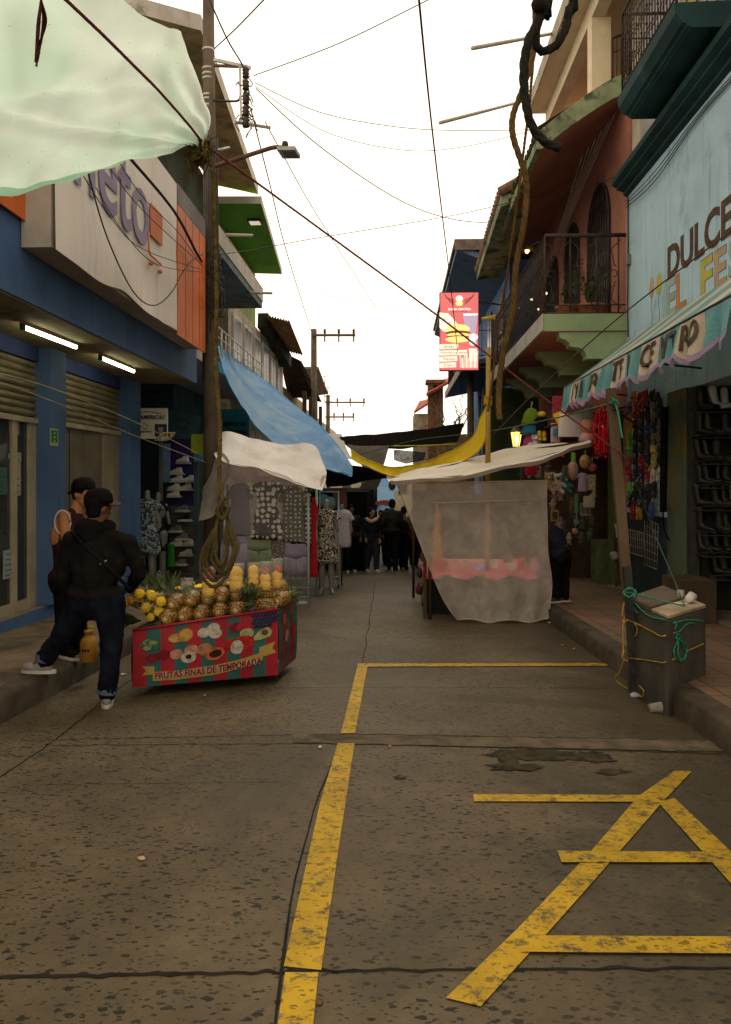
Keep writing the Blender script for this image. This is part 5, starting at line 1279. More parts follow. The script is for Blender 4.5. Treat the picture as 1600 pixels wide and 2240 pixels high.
c0 = PD(515, 940, 16.6); t = thing('shop_sign', c0, 'dark teal shop board with black lettering behind the blue tarp', 'sign')
MB().obox(c0, (62 / F * 16.6, .05, 90 / F * 16.6), rotz(TH)).build('board', M('teal_sign', (.02, .085, .075), .6, .15, 2), t)
text('lettering', 'DEPORTES', PD(489, 932, 16.55), RT, UP, 50 / F * 16.55, 9 / F * 16.55, m_dark, t, offset=.02)
text('lettering', 'ALTOTONGA', PD(486, 950, 16.55), RT, UP, 56 / F * 16.55, 10 / F * 16.55, m_dark, t, offset=.02)
text('lettering', 'tienda', PD(500, 963, 16.55), RT, UP, 30 / F * 16.55, 6 / F * 16.55, m_dark, t)
# display wall of shoes
dsp = thing('shoe_display', PD(395, 1270, 15.3), 'tall shoe display of slat panels and narrow shelves inside the left shop', 'display shelf')
def pd_box(u0, v0, u1, v1, d, th, mt, nm, par=None, **k):
    a, b_ = PD(u0, v1, d), PD(u1, v0, d); w = (u1 - u0) / F * d
    return MB().obox((a + b_) / 2 + FW * th / 2, (w, th, b_.z - a.z), rotz(TH)).build(nm, mt, par, **k)
pd_box(372, 960, 428, 1106, 15.5, .03, M('purple_panel', (.035, .018, .085), .6, .1, 3), 'purple_panel', dsp)
pd_box(372, 1106, 428, 1275, 15.5, .03, M('slat_panel', (.11, .10, .075), .7, .15, 3), 'slat_panel', dsp)
pd_box(355, 970, 372, 1055, 15.45, .03, M('light_blue_panel', (.16, .30, .42), .7, .2, 9), 'poster_panel', dsp)
pd_box(424, 985, 434, 1280, 15.0, .06, M('teal_post', (.05, .085, .09), .6, .2, 3), 'upright', dsp); pd_box(348, 965, 355, 1280, 15.0, .06, M('cream_post', (.13, .12, .08), .6, .2, 3), 'upright', dsp)
for v in (1124, 1140, 1150, 1170, 1190, 1210, 1232, 1250): pd_box(372, v, 428, v + 1, 15.495, .004, m_dark, 'slat_groove', dsp)
sh_rows = []
m_shelf = M('shelf_white', (.45, .42, .36), .5)
for v, us in ((1012, (398,)), (1036, (384,)), (1053, (385, 412)), (1071, (379, 404)), (1086, (378,)), (1118, (396,)), (1139, (402,)), (1163, (382,)), (1180, (396,)), (1193, (384, 408)), (1215, (405,)), (1236, (392,))):
    pd_box(min(us) - 14, v, max(us) + 16, v + 2.5, 15.25, .22, m_shelf, 'shelf', dsp); sh_rows.append((v, us))
def make_shoe():
    t = thing('sneaker', (0, 0, 0), 'x', 'shoe')
    pr = [('e', (0, -.075, .045), (.042, .06, .04)), ('e', (0, .07, .035), (.042, .075, .03)), ('e', (0, 0, .05), (.04, .08, .045)), ('c', (0, -.085, .06), (0, -.09, .095), .033, .034), ('c', (0, -.04, .07), (0, -.03, .10), .036, .03)]
    blob('upper', pr, .010, M('shoe_white', (.75, .71, .62), .5, .1, 6, .1), t, 3)
    mb = MB(); pts = [(.045 * math.cos(a) * (1 - .12 * math.sin(a)), .15 * math.sin(a) - .002) for a in [k * 2 * math.pi / 20 for k in range(20)]]
    mb.prism([(x, y, 0) for x, y in pts], (0, 0, .028)); mb.build('sole', M('sole_white', (.52, .50, .45), .6), t)
    mb = MB()
    for k in range(4): mb.tube([(-.03, .0 + .02 * k, .088 - .010 * k), (.03, .012 + .02 * k, .088 - .010 * k)], .004, 4)
    mb.build('laces', M('lace_grey', (.25, .24, .22)), t)
    return t
SHOE = Proto(make_shoe())
SH = {'shoe_white': None}
cols = [M('shoe_cream', (.62, .55, .40), .5), MATS['shoe_white'], M('shoe_black', (.015, .014, .014), .5), M('shoe_grey', (.2, .19, .17), .5)]
ordn = ('top', 'second', 'third', 'fourth', 'fifth', 'sixth', 'seventh', 'eighth', 'ninth', 'tenth', 'eleventh', 'twelfth')
for ri, (v, us) in enumerate(sh_rows):
    for k, u in enumerate(us):
        ci = 2 if ri in (6,) else (1 if ri in (0, 2, 4) else (0 if ri in (1, 3, 9, 10) else 3))
        p = PD(u + 2, v - .2, 15.32)
        sd = '' if len(us) == 1 else (' on the left' if k == 0 else ' on the right')
        SHOE.put(p, rotz(TH + R(90 - 12)), 1.0, f'{("cream", "white", "black", "grey")[ci]} sneaker on the {ordn[ri]} shelf of the purple display{sd}', None, 'sneakers on the left shop display', {'shoe_white': cols[ci]} if ci != 1 else None)
gpx('sheet', 366, 1190, 382, 1240, 14.9, M('green_bag', (.03, .22, .02), .6), 'shopping_bag', 'bright green bag hanging at the foot of the shoe display', 'bag', None, .4)
pd_box(424, 985, 443, 1010, 14.8, .1, M('teal_box', (.07, .17, .20), .6), 'shoe_box', None, label='teal box on top of the shoe display post', cat='box')
# ================================================================ PEOPLE
m_skin = M('skin_brown', (.13, .062, .034), .55, .12, 6, .1)
m_eye = M('eye_dark', (.012, .009, .008), .3); m_lip = M('lip', (.16, .055, .045), .5); m_hair = M('black_hair', (.006, .005, .005), .8, .3, 40, .6, 150, spec=.05)
m_soleW = M('shoe_sole', (.42, .39, .33), .6)
def head_frame(f, up=UP):
    f = f.normalized(); r = f.cross(up).normalized(); u = r.cross(f); return r, f, u, Matrix((r, f, u)).transposed()
def hand(wr, d, side, s, curl=.5):
    """palm + four fingers + thumb as capsules; d = direction of the hand, side = thumb side"""
    d = d.normalized(); sd = (side - d * side.dot(d)).normalized(); nrm = d.cross(sd); pr = []
    kn = wr + d * .085 * s
    pr.append(('c', wr, kn - sd * .012 * s, .026 * s, .03 * s)); pr.append(('c', wr + sd * .012 * s, kn + sd * .016 * s, .024 * s, .024 * s))
    for i, L in enumerate((.078, .088, .082, .064)):
        b0 = kn + sd * ((1.5 - i) * .0195 * s); c = curl * (1 + .12 * i)
        d1 = (d * math.cos(c * .6) + nrm * math.sin(c * .6)); d2 = (d * math.cos(c * 1.5) + nrm * math.sin(c * 1.5))
        b1 = b0 + d1 * L * .55 * s; b2 = b1 + d2 * L * .5 * s
        pr += [('c', b0, b1, .0100 * s, .0090 * s), ('c', b1, b2, .0090 * s, .0075 * s)]
    t0 = wr + d * .03 * s + sd * .028 * s; t1 = t0 + (d * .6 + sd * .75 + nrm * .2).normalized() * .042 * s; t2 = t1 + (d * .9 + sd * .25 + nrm * .4).normalized() * .034 * s
    pr += [('c', t0, t1, .0125 * s, .011 * s), ('c', t1, t2, .011 * s, .009 * s)]
    return pr
def figure(name, label, J, tops, skin=m_skin, hairm=m_hair, voxel=.011, fat=1.0, hood=False, sleeves='long', hem=.10, shoes=(None, None), hairlen=0, group=None, cap=None, skirt=False):
    s = J.get('s', 1.0); top_m, bot_m = tops
    base = V(((J['anL'].x + J['anR'].x) / 2, (J['anL'].y + J['anR'].y) / 2, min(J['anL'].z, J['anR'].z) - .08 * s))
    t = thing('person', base, label, 'person', group)
    H, Nk, Ch, Pv = J['head'], J['neck'], J['chest'], J['pelvis']; r, f, u, q = head_frame(J['face'], J.get('hup', UP))
    sh = (J['shR'] - J['shL']).normalized(); sp = (Nk - Pv).normalized(); fw = sh.cross(sp) * -1; qt = Matrix((sh, sp.cross(sh), sp)).transposed()
    pr = [('e', H + u * .015 * s - f * .01 * s, (.076 * s, .096 * s, .105 * s), q), ('e', H - u * .055 * s + f * .025 * s, (.056 * s, .068 * s, .065 * s), q),
          ('c', H + f * .088 * s + u * .005 * s, H + f * .108 * s - u * .03 * s, .010 * s, .015 * s), ('e', H + f * .082 * s - u * .065 * s, (.026 * s, .02 * s, .013 * s), q), ('e', H + f * .075 * s + u * .022 * s, (.055 * s, .02 * s, .012 * s), q), ('e', H + f * .075 * s - u * .098 * s, (.022 * s, .02 * s, .016 * s), q),
          ('c', H - u * .05 * s - f * .025 * s, Nk - sp * .05 * s, .056 * s, .066 * s), ('e', Ch, (.165 * s * fat, .108 * s * fat, .20 * s), qt), ('e', Pv, (.155 * s * fat, .115 * s * fat, .13 * s), qt), ('c', Ch, Pv, .12 * s * fat, .125 * s * fat)]
    for k, (a, e, w) in ((-1, ('shL', 'elL', 'wrL')), (1, ('shR', 'elR', 'wrR'))):
        A, E, W_ = J[a], J[e], J[w]
        pr += [('e', H + r * (k * .076 * s) - u * .01 * s, (.010 * s, .022 * s, .032 * s), q), ('c', A, A.lerp(E, .5), .056 * s, .050 * s), ('c', A.lerp(E, .5), E, .05 * s, .040 * s), ('c', E, E.lerp(W_, .4), .041 * s, .040 * s), ('c', E.lerp(W_, .4), W_, .04 * s, .027 * s)]
        pr += hand(W_, J.get('hd' + a[-1], W_ - E), J.get('ht' + a[-1], f), s, .7)
        hp, kn, an, to = J['hip' + a[-1]], J['kn' + a[-1]], J['an' + a[-1]], J['to' + a[-1]]
        pr += [('c', hp, kn, .088 * s * fat, .058 * s), ('c', kn, kn.lerp(an, .35), .056 * s, .057 * s), ('c', kn.lerp(an, .35), an, .056 * s, .037 * s), ('c', an, to, .036 * s, .028 * s)]
    blob('body', pr, voxel, skin, t, 3)
    for k in (-1, 1): MB().ell(H + f * .083 * s + r * (k * .031 * s) + u * .004 * s, (.013 * s, .008 * s, .008 * s), 8, 6, 0, q).build('eye', m_eye, t)
    MB().ell(H + f * .092 * s - u * .066 * s, (.024 * s, .008 * s, .006 * s), 8, 6, 0, q).build('mouth', m_lip, t)
    hp_ = [('e', H + u * .035 * s - f * .022 * s, (.087 * s, .098 * s, .098 * s), q), ('e', H - f * .035 * s - u * .02 * s, (.074 * s, .062 * s, .085 * s), q)]
    if hairlen: hp_ += [('c', H - f * .055 * s, H - f * .07 * s - u * hairlen * s, .075 * s, .055 * s), ('c', H - f * .03 * s + r * .055 * s, H - f * .05 * s + r * .06 * s - u * hairlen * s, .04 * s, .03 * s), ('c', H - f * .03 * s - r * .055 * s, H - f * .05 * s - r * .06 * s - u * hairlen * s, .04 * s, .03 * s)]
    blob('hair', hp_, .012, hairm, t, 2, .006, 40)
    if cap:
        cf, cm, bm = cap; rr, cf, uu, qq = head_frame(cf)
        pts = [(.100 * s, -.005 * s), (.102 * s, .02 * s), (.097 * s, .055 * s), (.078 * s, .09 * s), (.045 * s, .108 * s), (.008 * s, .113 * s)]
        o = MB().lathe(H + u * .038 * s - f * .008 * s, pts, 22, 0, qq, .93, 1.08).build('cap', cm, t)
        mb = MB(); P = []
        for i in range(13):
            a = -1.15 + 2.3 * i / 12; P.append([H + u * .045 * s + (rr * math.sin(a) * .085 + cf * (math.cos(a) * .09 + x * (.068 * math.cos(a * .75)))) * s - uu * (.02 * x * x * s) - uu * (.02 * s * abs(math.sin(a))) for x in (0, .35, .7, 1)])
        mb.grid(P); mb.grid([[p - uu * .006 * s for p in row] for row in P]); mb.build('cap_peak', bm, t)
    g = .026 * s
    tp = [('e', Ch, (.165 * s * fat + g, .108 * s * fat + g, .205 * s + g), qt), ('c', Ch, Pv + sp * .07 * s, .132 * s * fat + g * .6, .122 * s * fat + g * .6), ('e', Pv + sp * .03 * s, (.168 * s * fat + g, .128 * s * fat + g, .085 * s), qt), ('c', Nk - sp * .02 * s, Nk - sp * .09 * s, .066 * s, .10 * s)]
    if sleeves == 'none': tp[0] = ('e', Ch - sp * .03 * s, (.165 * s * fat - .012, .108 * s * fat + g, .185 * s), qt)
    for a, e, w in (('shL', 'elL', 'wrL'), ('shR', 'elR', 'wrR')):
        if sleeves == 'none': continue
        A, E, W_ = J[a], J[e], J[w]
        tp.append(('c', Nk - sp * .06 * s, A, .07 * s, .070 * s)); tp.append(('c', A, E, .072 * s, .058 * s))
        if sleeves == 'long': tp.append(('c', E, E.lerp(W_, .93), .058 * s, .042 * s))
    if hood: tp += [('e', Nk - f * .075 * s - sp * .02 * s, (.125 * s, .06 * s, .075 * s), qt), ('c', Nk - sh * .085 * s, Nk + sh * .085 * s, .06 * s, .06 * s), ('e', Nk - f * .10 * s - sp * .09 * s, (.10 * s, .05 * s, .07 * s), qt)]
    blob('top', tp, voxel, top_m, t, 4, .019, 9)
    bt = [('e', Pv - sp * .03 * s, (.165 * s * fat + .018, .125 * s * fat + .022, .155 * s), qt), ('c', J['hipL'], J['hipR'], .10 * s * fat, .10 * s * fat)]
    for k in 'LR':
        hp, kn, an = J['hip' + k], J['kn' + k], J['an' + k]
        bt += [('c', hp, kn, .102 * s * fat, .084 * s), ('c', kn, an.lerp(kn, .08), .083 * s, .074 * s)]
    blob('trousers', bt, voxel, bot_m, t, 3, .015, 11)
    for k in 'LR':
        an, to = J['an' + k], J['to' + k]; d = V((to.x - an.x, to.y - an.y, 0)); d = d.normalized() if d.length > .01 else V((0, -1, 0)); x = V((-d.y, d.x, 0)); zf = min(an.z, to.z) - .05 * s
        zf = J['gr' + k] if 'gr' + k in J else zf
        dd = (to - an).normalized() if J.get('lift' + k) else d; qs = Matrix((x, dd, x.cross(dd) * -1 if (x.cross(dd)).z < 0 else x.cross(dd))).transposed()
        o = V((an.x, an.y, zf)); c = o + dd * .05 * s
        sp_ = [('e', c + UP * .045 * s + dd * .06 * s, (.044 * s, .085 * s, .038 * s), qs), ('e', c + UP * .055 * s - dd * .055 * s, (.042 * s, .062 * s, .048 * s), qs), ('c', c + UP * .05 * s, an, .043 * s, .044 * s)]
        so = blob('shoe', sp_, .010, shoes[0] or m_dmetal, t, 2)
        pts = [(.047 * s * math.cos(a), .145 * s * math.sin(a)) for a in [j * 2 * math.pi / 18 for j in range(18)]]
        mb = MB(); mb.prism([c + x * p[0] + dd * p[1] for p in pts], UP * .026 * s); mb.build('sole', shoes[1] or m_soleW, so)
    return t
def standing(x, y, h, ang, s_, arm=.1, stride=.12, hgt=0.0, lean=0.0, head_t=0.0):
    s = h / 1.70; z0 = gz(y) + hgt; rr = random.Random(s_); f = V((math.sin(ang), -math.cos(ang), 0)); r = V((-f.y * -1, -f.x, 0)); r = f.cross(UP).normalized(); O = V((x, y, z0))
    L = lambda a, b, c: O + (r * a + f * b + UP * c) * s
    J = {'s': s, 'face': (f * math.cos(head_t) + r * math.sin(head_t) + UP * -.12), 'head': L(0, .03 + lean, 1.575), 'neck': L(0, lean * .8, 1.43), 'chest': L(0, .0 + lean * .5, 1.22), 'pelvis': L(0, 0, .93)}
    for k, sd in (('L', -1), ('R', 1)):
        st = stride * (1 if k == 'L' else -1); ar = arm * (1 if k == 'R' else -1) + rr.uniform(-.05, .05)
        J['sh' + k] = L(.18 * sd, lean * .6, 1.37); J['el' + k] = L(.235 * sd, ar * .5 - .02, 1.09); J['wr' + k] = L(.225 * sd, ar + .07 + rr.random() * .1, .87 + max(ar, 0) * .4)
        J['hip' + k] = L(.085 * sd, 0, .90); J['kn' + k] = L(.09 * sd, st * .6 + .03, .49); J['an' + k] = L(.09 * sd, st, .085); J['to' + k] = L(.11 * sd, st + .13, .03); J['gr' + k] = z0 + .001
    return J
m_hood = M('charcoal_hoodie', (.011, .0095, .009), 1, .35, 5, .7, 120, spec=.03)
m_jean = M('dark_jeans', (.008, .010, .017), 1, .5, 6, .6, 120, spec=.03)
m_blk = M('black_fabric', (.007, .0065, .0065), 1, .3, 5, .4, 100, spec=.04)
m_tank = M('tank_maroon', (.020, .006, .009), .8, .3, 4, .3)
d = 6.05
def j(u, v, o=0): return PD(u, v, d + o)
JH = {'s': 1.02, 'face': V((.55, .80, -.20)), 'head': j(216, 1110), 'neck': j(214, 1150, .02), 'chest': j(216, 1225, .03), 'pelvis': j(210, 1305, .05),
      'shL': j(157, 1183, .02), 'shR': j(281, 1188, .0), 'elL': j(140, 1258, .06), 'wrL': j(152, 1322, .16), 'elR': j(306, 1252, .08), 'wrR': j(282, 1290, .30),
      'hipL': j(184, 1316, .05), 'hipR': j(241, 1318, .02), 'knL': j(136, 1388, .14), 'knR': j(244, 1418, -.02), 'anL': j(98, 1446, .24), 'toL': j(60, 1464, .25), 'anR': j(234, 1522, .0), 'toR': j(238, 1530, .18)}
JH['grL'] = gz(6.3) + .215; JH['grR'] = gz(6.05) + .004
JH['htL'] = FW; JH['htR'] = UP; JH['hdR'] = V((.3, 1, -.2))
hm = figure('person', 'man in a charcoal hoodie and dark jeans stepping off the kerb beside the fruit cart', JH, (m_hood, m_jean), fat=1.2, hood=True, shoes=(M('grey_shoe', (.22, .20, .17), .7, .2, 6), m_soleW), cap=(V((.80, .55, .05)), m_blk, M('cap_maroon', (.03, .013, .018), .7)))
MB().bar(j(219, 1234, -.19), j(233, 1226, -.19), .012, .008).build('reflective_tab', M('reflect', (.4, .38, .34), .5), hm)
mb = MB(); mb.tube(resample([j(158, 1165, -.10), j(190, 1200, -.19), j(235, 1240, -.21), j(285, 1290, -.08)], 24), .014, 6); mb.build('bag_strap', m_blk, hm)
for (a, b_) in ((j(98, 1444, .24), j(101, 1430, .235)), (j(234, 1516, 0), j(236, 1502, 0))): MB().tube([a, b_], [.078, .076], 14, cap=False).build('jean_cuff', M('denim_light', (.07, .085, .12), .9, .3, 8), hm)
d = 6.95
JT = {'s': 1.0, 'face': V((.80, -.45, -.28)), 'head': j(182, 1080), 'neck': j(166, 1116), 'chest': j(154, 1168), 'pelvis': j(156, 1262),
      'shL': j(141, 1128, -.10), 'shR': j(200, 1122, .10), 'elL': j(146, 1196, -.19), 'wrL': j(205, 1198, -.32), 'elR': j(214, 1180, .1), 'wrR': j(232, 1200, -.1),
      'hipL': j(144, 1268, -.02), 'hipR': j(172, 1268, .06), 'knL': j(140, 1352, -.04), 'knR': j(172, 1350, .06), 'anL': j(144, 1424, 0), 'toL': j(168, 1436, -.1), 'anR': j(172, 1420, .16), 'toR': j(198, 1430, .1)}
JT['grL'] = gz(7.0) + .212; JT['grR'] = gz(7.1) + .212
tm = figure('person', 'man in a dark basketball vest and backwards black cap on the left pavement', JT, (m_tank, m_blk), skin=M('skin_warm', (.30, .125, .055), .5, .12, 6, .1), fat=1.12, sleeves='none', shoes=(m_blk, M('white_sole', (.55, .52, .46), .6)), cap=(V((-1, .12, -.05)), m_blk, m_blk))
mb = MB(); A = JT['shL']
mb.tube([A + V((.012 + .062 * math.cos(t), -.035 - .05 * abs(math.sin(t * .5)), -.055 + .105 * math.sin(t))) for t in [k * .39 for k in range(17)]], .007, 6)
mb.build('white_trim', M('white_trim', (.42, .38, .36), .8), tm)
crowd = [
    (768, 1104, 1254, M('cr_black', (.013, .012, .013), .9), m_blk, .2, 'woman in black with a dark top, leftmost of the crowd walking under the tarps', .25, m_skin),
    (790, 1122, 1244, M('cr_pink', (.17, .06, .058), .9), m_blk, -.1, 'person in a dusty pink top walking in the crowd under the tarps', .0, m_skin),
    (797, 1104, 1236, M('cr_olive', (.025, .025, .02), .9), m_blk, .1, 'tall person in dark olive standing behind the pink topped walker', .0, m_skin),
    (813, 1110, 1252, M('cr_navy', (.012, .013, .02), .9), M('cr_jean', (.022, .026, .036), .9), .35, 'woman in a black jacket with cream collar and white trainers in the crowd', .18, M('skin_pale', (.30, .17, .10), .55)),
    (834, 1116, 1236, M('cr_teal', (.014, .02, .022), .9), m_blk, -.2, 'person in dark teal holding an orange bag at the middle of the crowd', .0, m_skin),
    (858, 1092, 1248, M('cr_dark', (.016, .013, .011), .9), m_blk, 3.0, 'tall man in dark clothes walking away in the crowd, seen from behind', .0, m_skin),
    (752, 1112, 1240, M('cr_grey', (.03, .028, .027), .9), m_blk, .3, 'person in dark grey at the left edge of the crowd by the stall', .0, m_skin),
    (846, 1112, 1230, M('cr_brown', (.03, .02, .013), .9), m_blk, 2.6, 'person in dark brown deep in the middle of the crowd', .1, m_skin),
    (904, 1114, 1238, M('cr_plum', (.028, .012, .018), .9), m_blk, .4, 'person in dark plum at the right edge of the crowd', .1, m_skin),
    (883, 1108, 1246, M('cr_khaki', (.085, .062, .022), .9), m_blk, 2.9, 'person in a khaki jacket with a dark backpack walking away in the crowd', .0, m_skin)]
for k, (u, vh, vf, tm_, bm_, ang, lb, hl, sk) in enumerate(crowd):
    p = PG(u, vf); h = (vf - vh) / F * ray(u, vf).dot(FW) * ((p - CAM).dot(FW))
    J = standing(p.x, p.y, h, ang, k, .08 + .05 * (k % 3), .13 * (1 if k % 2 else -1), 0, .02, .2 * ((k % 3) - 1))
    o = figure('person', lb, J, (tm_, bm_), skin=sk, voxel=.016, hairlen=hl, shoes=(M('trainer', (.34, .31, .27), .7) if k in (0, 3) else m_blk, m_soleW if k in (0, 1, 3) else m_dmetal), group='crowd walking under the tarps', fat=1.1)
    if k == 3: MB().tube(resample([J['neck'] + V((-.13, -.06, -.03)), J['neck'] + V((0, -.15, -.08)), J['neck'] + V((.13, -.06, -.03))], 14), .05, 8).build('collar', M('cream_fur', (.40, .28, .16), .9), o)
    if k == 9: blob('backpack', [('e', J['chest'] + V((0, -.17, -.1)), (.15, .10, .22)), ('e', J['chest'] + V((0, -.22, -.2)), (.11, .07, .1))], .016, m_blk, o, 3)
    if k == 4: blob('bag', [('e', J['wrL'] + V((0, -.1, -.08)), (.09, .05, .09)), ('c', J['wrL'], J['wrL'] + V((0, -.08, -.03)), .015, .015)], .012, M('orange_bag', (.30, .11, .03), .7), o, 2)
d = 11.1
JB = {'s': .98, 'face': V((-.7, .5, -.6)), 'hup': V((-.5, .2, .7)), 'head': j(1182, 1190, .3), 'neck': j(1198, 1172, .2), 'chest': j(1212, 1178, .1), 'pelvis': j(1226, 1212),
      'shL': j(1198, 1182, -.05), 'shR': j(1204, 1176, .3), 'elL': j(1192, 1222, -.05), 'wrL': j(1184, 1250, .05), 'elR': j(1196, 1215, .35), 'wrR': j(1186, 1245, .4),
      'hipL': j(1222, 1222, -.06), 'hipR': j(1234, 1220, .1), 'knL': j(1216, 1262, -.02), 'knR': j(1234, 1262, .1), 'anL': j(1218, 1306, 0), 'toL': j(1204, 1314, -.02), 'anR': j(1236, 1306, .1), 'toR': j(1224, 1314, .1)}
JB['grL'] = gz(11.1) + .208; JB['grR'] = gz(11.2) + .208
figure('person', 'person in dark navy bending over behind the plastic covered stall on the right pavement', JB, (M('navy_coat', (.010, .011, .020), .9, .2, 5, .4), m_blk), voxel=.013, fat=1.25)
# ================================================================ FRUIT CART
m_bred = M('banner_red', (.27, .014, .022), .5, .2, 3, .15, 20, dirt=((.14, .012, .015), .58, 3)); m_bteal = M('banner_teal', (.026, .085, .078), .5, .2, 3, .15, 20)
m_byel = M('banner_yellow', (.30, .20, .05), .5, .2, 3, .1); m_lettr = M('banner_letter', (.17, .012, .035), .6); m_lhalo = M('banner_halo', (.48, .38, .26), .6, .08, 4, 0)
pA, pB, pC = PG(290, 1505, .08), PG(608, 1477, .08), PG(648, 1440, .08)
pD_ = pA + (pC - pB)
zt = (.315, .405, .405, .33)
ct = thing('fruit_cart', ((pA.x + pC.x) / 2, (pA.y + pC.y) / 2, gz(6.8)), 'fruit cart wrapped in a red and teal printed banner reading FRUTAS FINAS DE TEMPORADA', 'cart')
def fpt(f, g, out=0.0, A=None, B=None, za=None, zb=None):
    A = A or pA; B = B or pB; za = zt[0] if za is None else za; zb = zt[1] if zb is None else zb
    b_ = A.lerp(B, f); t = lerp(za, zb, f); dr = (B - A); nrm = V((dr.y, -dr.x, 0)).normalized()
    bulge = .012 * math.sin(g * 3.1) + .010 * noise.noise(V((f * 4, g * 2, 1)))
    return V((b_.x, b_.y, lerp(b_.z, t, g))) + nrm * (out + bulge)
def side_panel(A, B, za, zb, n, name, off=0):
    mb = MB(); k = 6
    P = [[fpt(i / (n * k), g / 10, 0, A, B, za, zb) for g in range(11)] for i in range(n * k + 1)]
    mb.grid(P, mf=lambda i, j_: ((i // k) + off) % 2); return mb.build(name, (m_bred, m_bteal), ct)
side_panel(pA, pB, zt[0], zt[1], 11, 'front_banner')
side_panel(pB, pC, zt[1], zt[2], 5, 'side_banner', 1)
side_panel(pC, pD_, zt[2], zt[3], 11, 'back_banner'); side_panel(pD_, pA, zt[3], zt[0], 5, 'left_banner')
def decal(pts, mt, nm, out, A=None, B=None, za=None, zb=None):
    mb = MB(); mb.prism([fpt(f, g, out, A, B, za, zb) for f, g in pts], (pA - pD_).normalized() * .002); return mb.build(nm, mt, ct)
def fov(cx, cy, rx, ry, n=18, rot=0): return [(cx + rx * math.cos(a) * math.cos(rot) - ry * math.sin(a) * math.sin(rot) * .4, cy + ry * math.sin(a) * math.cos(rot) + rx * math.cos(a) * math.sin(rot) * 2.4) for a in [2 * math.pi * i / n for i in range(n)]]
c_ = lambda n, c: M('print_' + n, sc3(c, .7), .5, .35, 25, 0)
yel = c_('yellow', (.50, .30, .06)); peach = c_('peach', (.50, .24, .15)); whi = c_('white', (.50, .45, .36)); grn = c_('green', (.05, .14, .05)); gr2 = c_('light_green', (.20, .27, .12)); dkr = c_('dark_red', (.20, .012, .02)); gra = c_('grape', (.025, .018, .05)); grh = c_('grape_light', (.10, .08, .18)); blk = c_('seed', (.04, .012, .01)); orr = c_('orange', (.50, .12, .04)); avo = c_('avocado', (.40, .38, .16)); red = c_('red', (.42, .02, .02)); brn = c_('brown', (.16, .07, .04))
D = decal
for k in range(9): D(fov(.075 + .018 * (k % 5) + .02 * (k // 5), .72 + .05 * math.sin(k * 2.2), .028, .045), (grn, gr2)[k % 2], 'lettuce_print', .004 + .0006 * k)
D(fov(.13, .48, .05, .08), dkr, 'beet_print', .005); D(fov(.20, .52, .045, .08), dkr, 'beet_print', .006)
D(fov(.285, .77, .055, .075), yel, 'melon_print', .005); D(fov(.345, .80, .055, .11), orr, 'melon_print', .006); D(fov(.345, .80, .045, .09), yel, 'melon_print', .008)
for cx, cy in ((.47, .80), (.535, .85), (.55, .76)): D(fov(cx, cy, .045, .08), whi, 'pear_print', .005 + cx * .006)
for k in range(7): D(fov(.66 + .022 * (k % 4) + .01 * (k // 4), .86 - .07 * (k // 4) - .02 * (k % 2), .02, .035), dkr if k % 3 else red, 'cherry_print', .004 + .0006 * k)
for k in range(26):
    cx = .82 + .026 * (k % 7) + .013 * ((k // 7) % 2); cy = .955 - .055 * (k // 7)
    D(fov(cx, cy, .016, .032, 12), gra, 'grape_print', .004 + .0004 * k); D(fov(cx - .004, cy + .01, .005, .009, 8), grh, 'grape_shine', .0066 + .0004 * k)
D(fov(.77, .70, .05, .075), avo, 'avocado_print', .005); D([(.80, .58), (.86, .72), (.92, .76), (.955, .70), (.94, .61), (.86, .575)], avo, 'avocado_print', .006); D([(.80, .575), (.86, .57), (.945, .61), (.955, .66), (.94, .59), (.87, .555)], grn, 'avocado_skin', .005); D(fov(.90, .68, .025, .045), brn, 'avocado_stone', .008)
D(fov(.285, .50, .045, .085), peach, 'peach_print', .005); D(fov(.385, .54, .05, .09), peach, 'peach_print', .006); D(fov(.475, .53, .055, .10), c_('apricot', (.42, .18, .10)), 'peach_print', .007); D(fov(.365, .43, .052, .095), whi, 'peach_half', .009); D(fov(.365, .44, .02, .04), blk, 'peach_stone', .011)
D(fov(.545, .44, .07, .10, 18, .12), orr, 'mamey_print', .008); D(fov(.55, .44, .045, .06, 18, .12), blk, 'mamey_stone', .010)
D(fov(.665, .56, .075, .12), red, 'strawberry_print', .005); D(fov(.755, .56, .07, .11), red, 'strawberry_print', .006); D(fov(.70, .50, .045, .11), whi, 'strawberry_heart', .008); D(fov(.65, .66, .05, .03), grn, 'strawberry_leaf', .008)
tri = [(.13, .09), (.30, .075), (.55, .10), (.75, .17), (.885, .26), (.885, .385), (.75, .315), (.55, .255), (.30, .225), (.13, .245)]
D([(.06, .20), (.14, .20), (.14, .34), (.06, .36), (.085, .28)], m_byel, 'ribbon_tail', .004); D([(.86, .30), (.985, .35), (.955, .43), (.98, .52), (.86, .46)], m_byel, 'ribbon_tail', .004)
D(tri, m_byel, 'ribbon', .006)
def banner_text(s, f0, wid, g0, hgt, A=None, B=None, za=None, zb=None, curve=lambda f: 0, hal=True):
    A = A or pA; B = B or pB; ex = (B - A).normalized(); L = (B - A).length
    for nm, mt, o, off, dy in (('letter_halo', m_lhalo, .011, .085, 0), ('lettering', m_lettr, .0145, .04, .0)):
        if nm == 'letter_halo' and not hal: continue
        ob = text(nm, s, fpt(f0, g0, 0, A, B, za, zb), (1, 0, 0), (0, 0, 1), wid, hgt, mt, ct, ext=.001, offset=off)
        og = WL[ob.name]
        for vtx in ob.data.vertices:
            c = vtx.co; f = f0 + c.x / L; g = g0 + (c.z / .45) + curve(f); n_ = o - c.y * 1.0
            vtx.co = fpt(f, g, n_, A, B, za, zb) - og
Lf = (pB - pA).length
banner_text('FRUTAS FINAS DE TEMPORADA', .145, Lf * .73, .125, .047, curve=lambda f: .22 * max(0, f - .38) ** 1.5)
